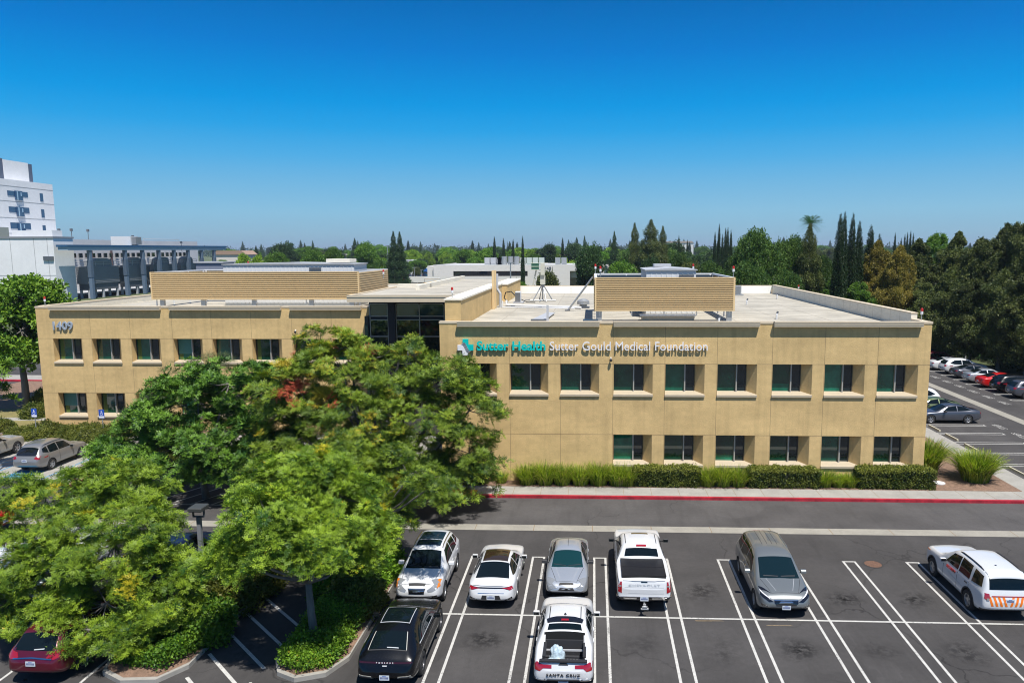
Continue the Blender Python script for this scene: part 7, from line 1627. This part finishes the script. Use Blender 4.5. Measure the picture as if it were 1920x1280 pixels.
PT = {'tall': proto_tall(201, fw1), 'tall2': proto_tall(202, fw1), 'tallg': proto_tall(203, leafmat('tall_leaf_green', (.04, .11, .016), (.18, .30, .04), nscale=.3, rnd=.2)), 'tallb': proto_tall(204, leafmat('tall_leaf_amber', (.10, .10, .02), (.38, .29, .06), nscale=.3, rnd=.15))}
for q in PT: HT0[q] = 16.8
def T2(kind, u, vt, D, wpx, label):
    D *= 1.10; c = at_y(u, vt, D); s_ = c.z/16.8; wm = wpx*D/F_/(9.0*s_); tree(kind, c.x, D, c.z, wm, label, 'dense tree line along the right lot', name='tall_tree', pr=PT)
TR = [('tallb', 1648, 446, 96, 90, 'amber brown tall tree right of the dark cypresses'), ('tallg', 1610, 520, 92, 90, 'green lower tree in front of the dark cypresses'), ('tallb', 1690, 455, 92, 90, 'second amber brown tall tree in the right tree line'), ('tall', 1725, 442, 96, 100, 'dark tall tree left part of the right tree line'),
      ('tallg', 1760, 424, 105, 100, 'tall tree whose feathery top rises above the line at the left'), ('tall2', 1735, 520, 90, 80, 'shorter dark tree right behind the building corner'), ('tall', 1800, 428, 95, 100, 'dark tall tree in the middle of the right tree line'), ('tall2', 1850, 430, 90, 110, 'dark tall tree right of the middle one'), ('tall', 1890, 412, 92, 100, 'tall tree whose ragged top rises near the right edge'),
      ('tall2', 1925, 396, 88, 110, 'tallest tree cut by the right photo edge'), ('tall', 1780, 500, 84, 90, 'lower dark tree before the middle of the line'), ('tall2', 1830, 510, 80, 100, 'lower dark tree before the right part of the line'), ('tall', 1885, 500, 78, 110, 'lower dark tree near the right edge behind the red coupe'), ('tall2', 1940, 490, 74, 120, 'lower dark tree at the right photo edge'), ('tall', 1700, 520, 100, 80, 'dark low tree right of the green one'), ('tallg', 1560, 520, 108, 70, 'green tree low behind the right parapet'), ('tall2', 1995, 450, 76, 140, 'dark tree just outside the right photo edge')]
for a in TR: T2(*a)
for i, (x, y, h_) in enumerate(((52, 71, 15), (53, 63, 14), (53.5, 55, 15))): tree(('tall', 'tall2', 'tall')[i], x, y, h_, 1.1, ['first', 'second', 'third'][i]+' tall tree past the right photo edge along the right lot', 'dense tree line along the right lot', name='tall_tree', pr=PT)
n = 2600; y_ = rng.uniform(60, 150, n); x_ = 46.2+.02*(y_-60)+rng.random(n)*5+.8*np.sin(y_*.7); z_ = rng.random(n)*3.4
V, F, var = scatter(BLOB, np.stack([x_, y_, z_], 1), np.array([[-.5, -.3, 1.]]).repeat(n, 0), .9+.5*rng.random(n), rng, np.clip(.35+.25*rng.normal(size=n), .02, .95))
tag(np_mesh('shade_filler_foliage', V, F, fdk, None, var), kind='stuff')  # dark leaf mass added to give the darkness under the crowns
# belts of far trees
G_ = 'far belt of trees on the skyline'
r3 = random.Random(9)
LAB = {'mid': 'mid green tree in the far tree belt', 'mid2': 'mid green round tree in the far tree belt', 'conifer': 'small dark conifer in the far tree belt on the skyline', 'cypress': 'tiny slim cypress in the far tree belt on the skyline', 'green': 'small green broadleaf tree in the far tree belt', 'green2': 'small rounded green tree in the far tree belt', 'dark': 'small dark broadleaf tree in the far tree belt', 'lime': 'small lime green tree in the far tree belt', 'olive': 'small olive toned tree in the far tree belt'}
def belt(D0, D1, n, kinds, h0, h1, u0=405, u1=1930):
    for i in range(n):
        u = LN(u0, u1, (i+r3.random()*.9)/n); D = r3.uniform(D0, D1); k_ = r3.choice(kinds); x = at_y(u, 467, D).x
        h_ = r3.uniform(h0, h1)*(1.25 if k_ in ('conifer', 'cypress') else .85)
        tree(k_, x, D, h_, r3.uniform(1.1, 1.5) if k_ not in ('conifer', 'cypress') else 1.0, LAB[k_], G_+', '+k_)
belt(300, 420, 34, ['green', 'green2', 'lime', 'olive', 'dark'], 10, 13)
belt(240, 330, 16, ['mid', 'mid2', 'green', 'dark'], 14, 17, 1120, 1440)
belt(450, 560, 26, ['mid', 'green2', 'dark', 'lime'], 15, 18, 520, 1160)
belt(420, 600, 44, ['green', 'green2', 'dark', 'olive', 'conifer'], 12, 17)
belt(620, 900, 66, ['green', 'dark', 'green2', 'green', 'conifer', 'cypress'], 12, 19)
belt(950, 1500, 84, ['dark', 'green2', 'conifer', 'green', 'conifer'], 15, 24)
# far-off wood beyond: one mass
rg = np.random.default_rng(77); n = 5200; D = rg.uniform(1500, 3200, n); X_ = (rg.random(n)*2.0-1.05)*D*.85; Zt = rg.random(n)*14*(1+.4*np.sin(X_/90)); 
V, F, var = scatter(BLOB, np.stack([X_, D, Zt], 1), np.array([[0, -.5, 1.]]).repeat(n, 0), 12+8*rg.random(n), rg, np.clip(.4+.2*rg.normal(size=n), .02, .95))
o = np_mesh('far_wood', V, F, fdk, None, var); tag(o, kind='stuff')
# haze: one closed box round everything, sky outside
hz = MB().box(-5990, 5990, -250, 8900, -1.1, 60).build('haze', M('haze', (1, 1, 1)), None); tag(hz, kind='stuff')
m = hz.data.materials[0]; t = m.node_tree; t.nodes.remove(t.nodes['Principled BSDF']); pv = N(t, 'ShaderNodeVolumePrincipled'); pv.inputs['Color'].default_value = (.72, .84, 1, 1); pv.inputs['Density'].default_value = .00012; pv.inputs['Anisotropy'].default_value = .2
t.links.new(pv.outputs[0], t.nodes['Material Output'].inputs['Volume'])
# remove unused prototypes
for o in list(bpy.data.objects):
    if o.name.startswith(('crown', 'trunk')) and o.parent is None: bpy.data.objects.remove(o)
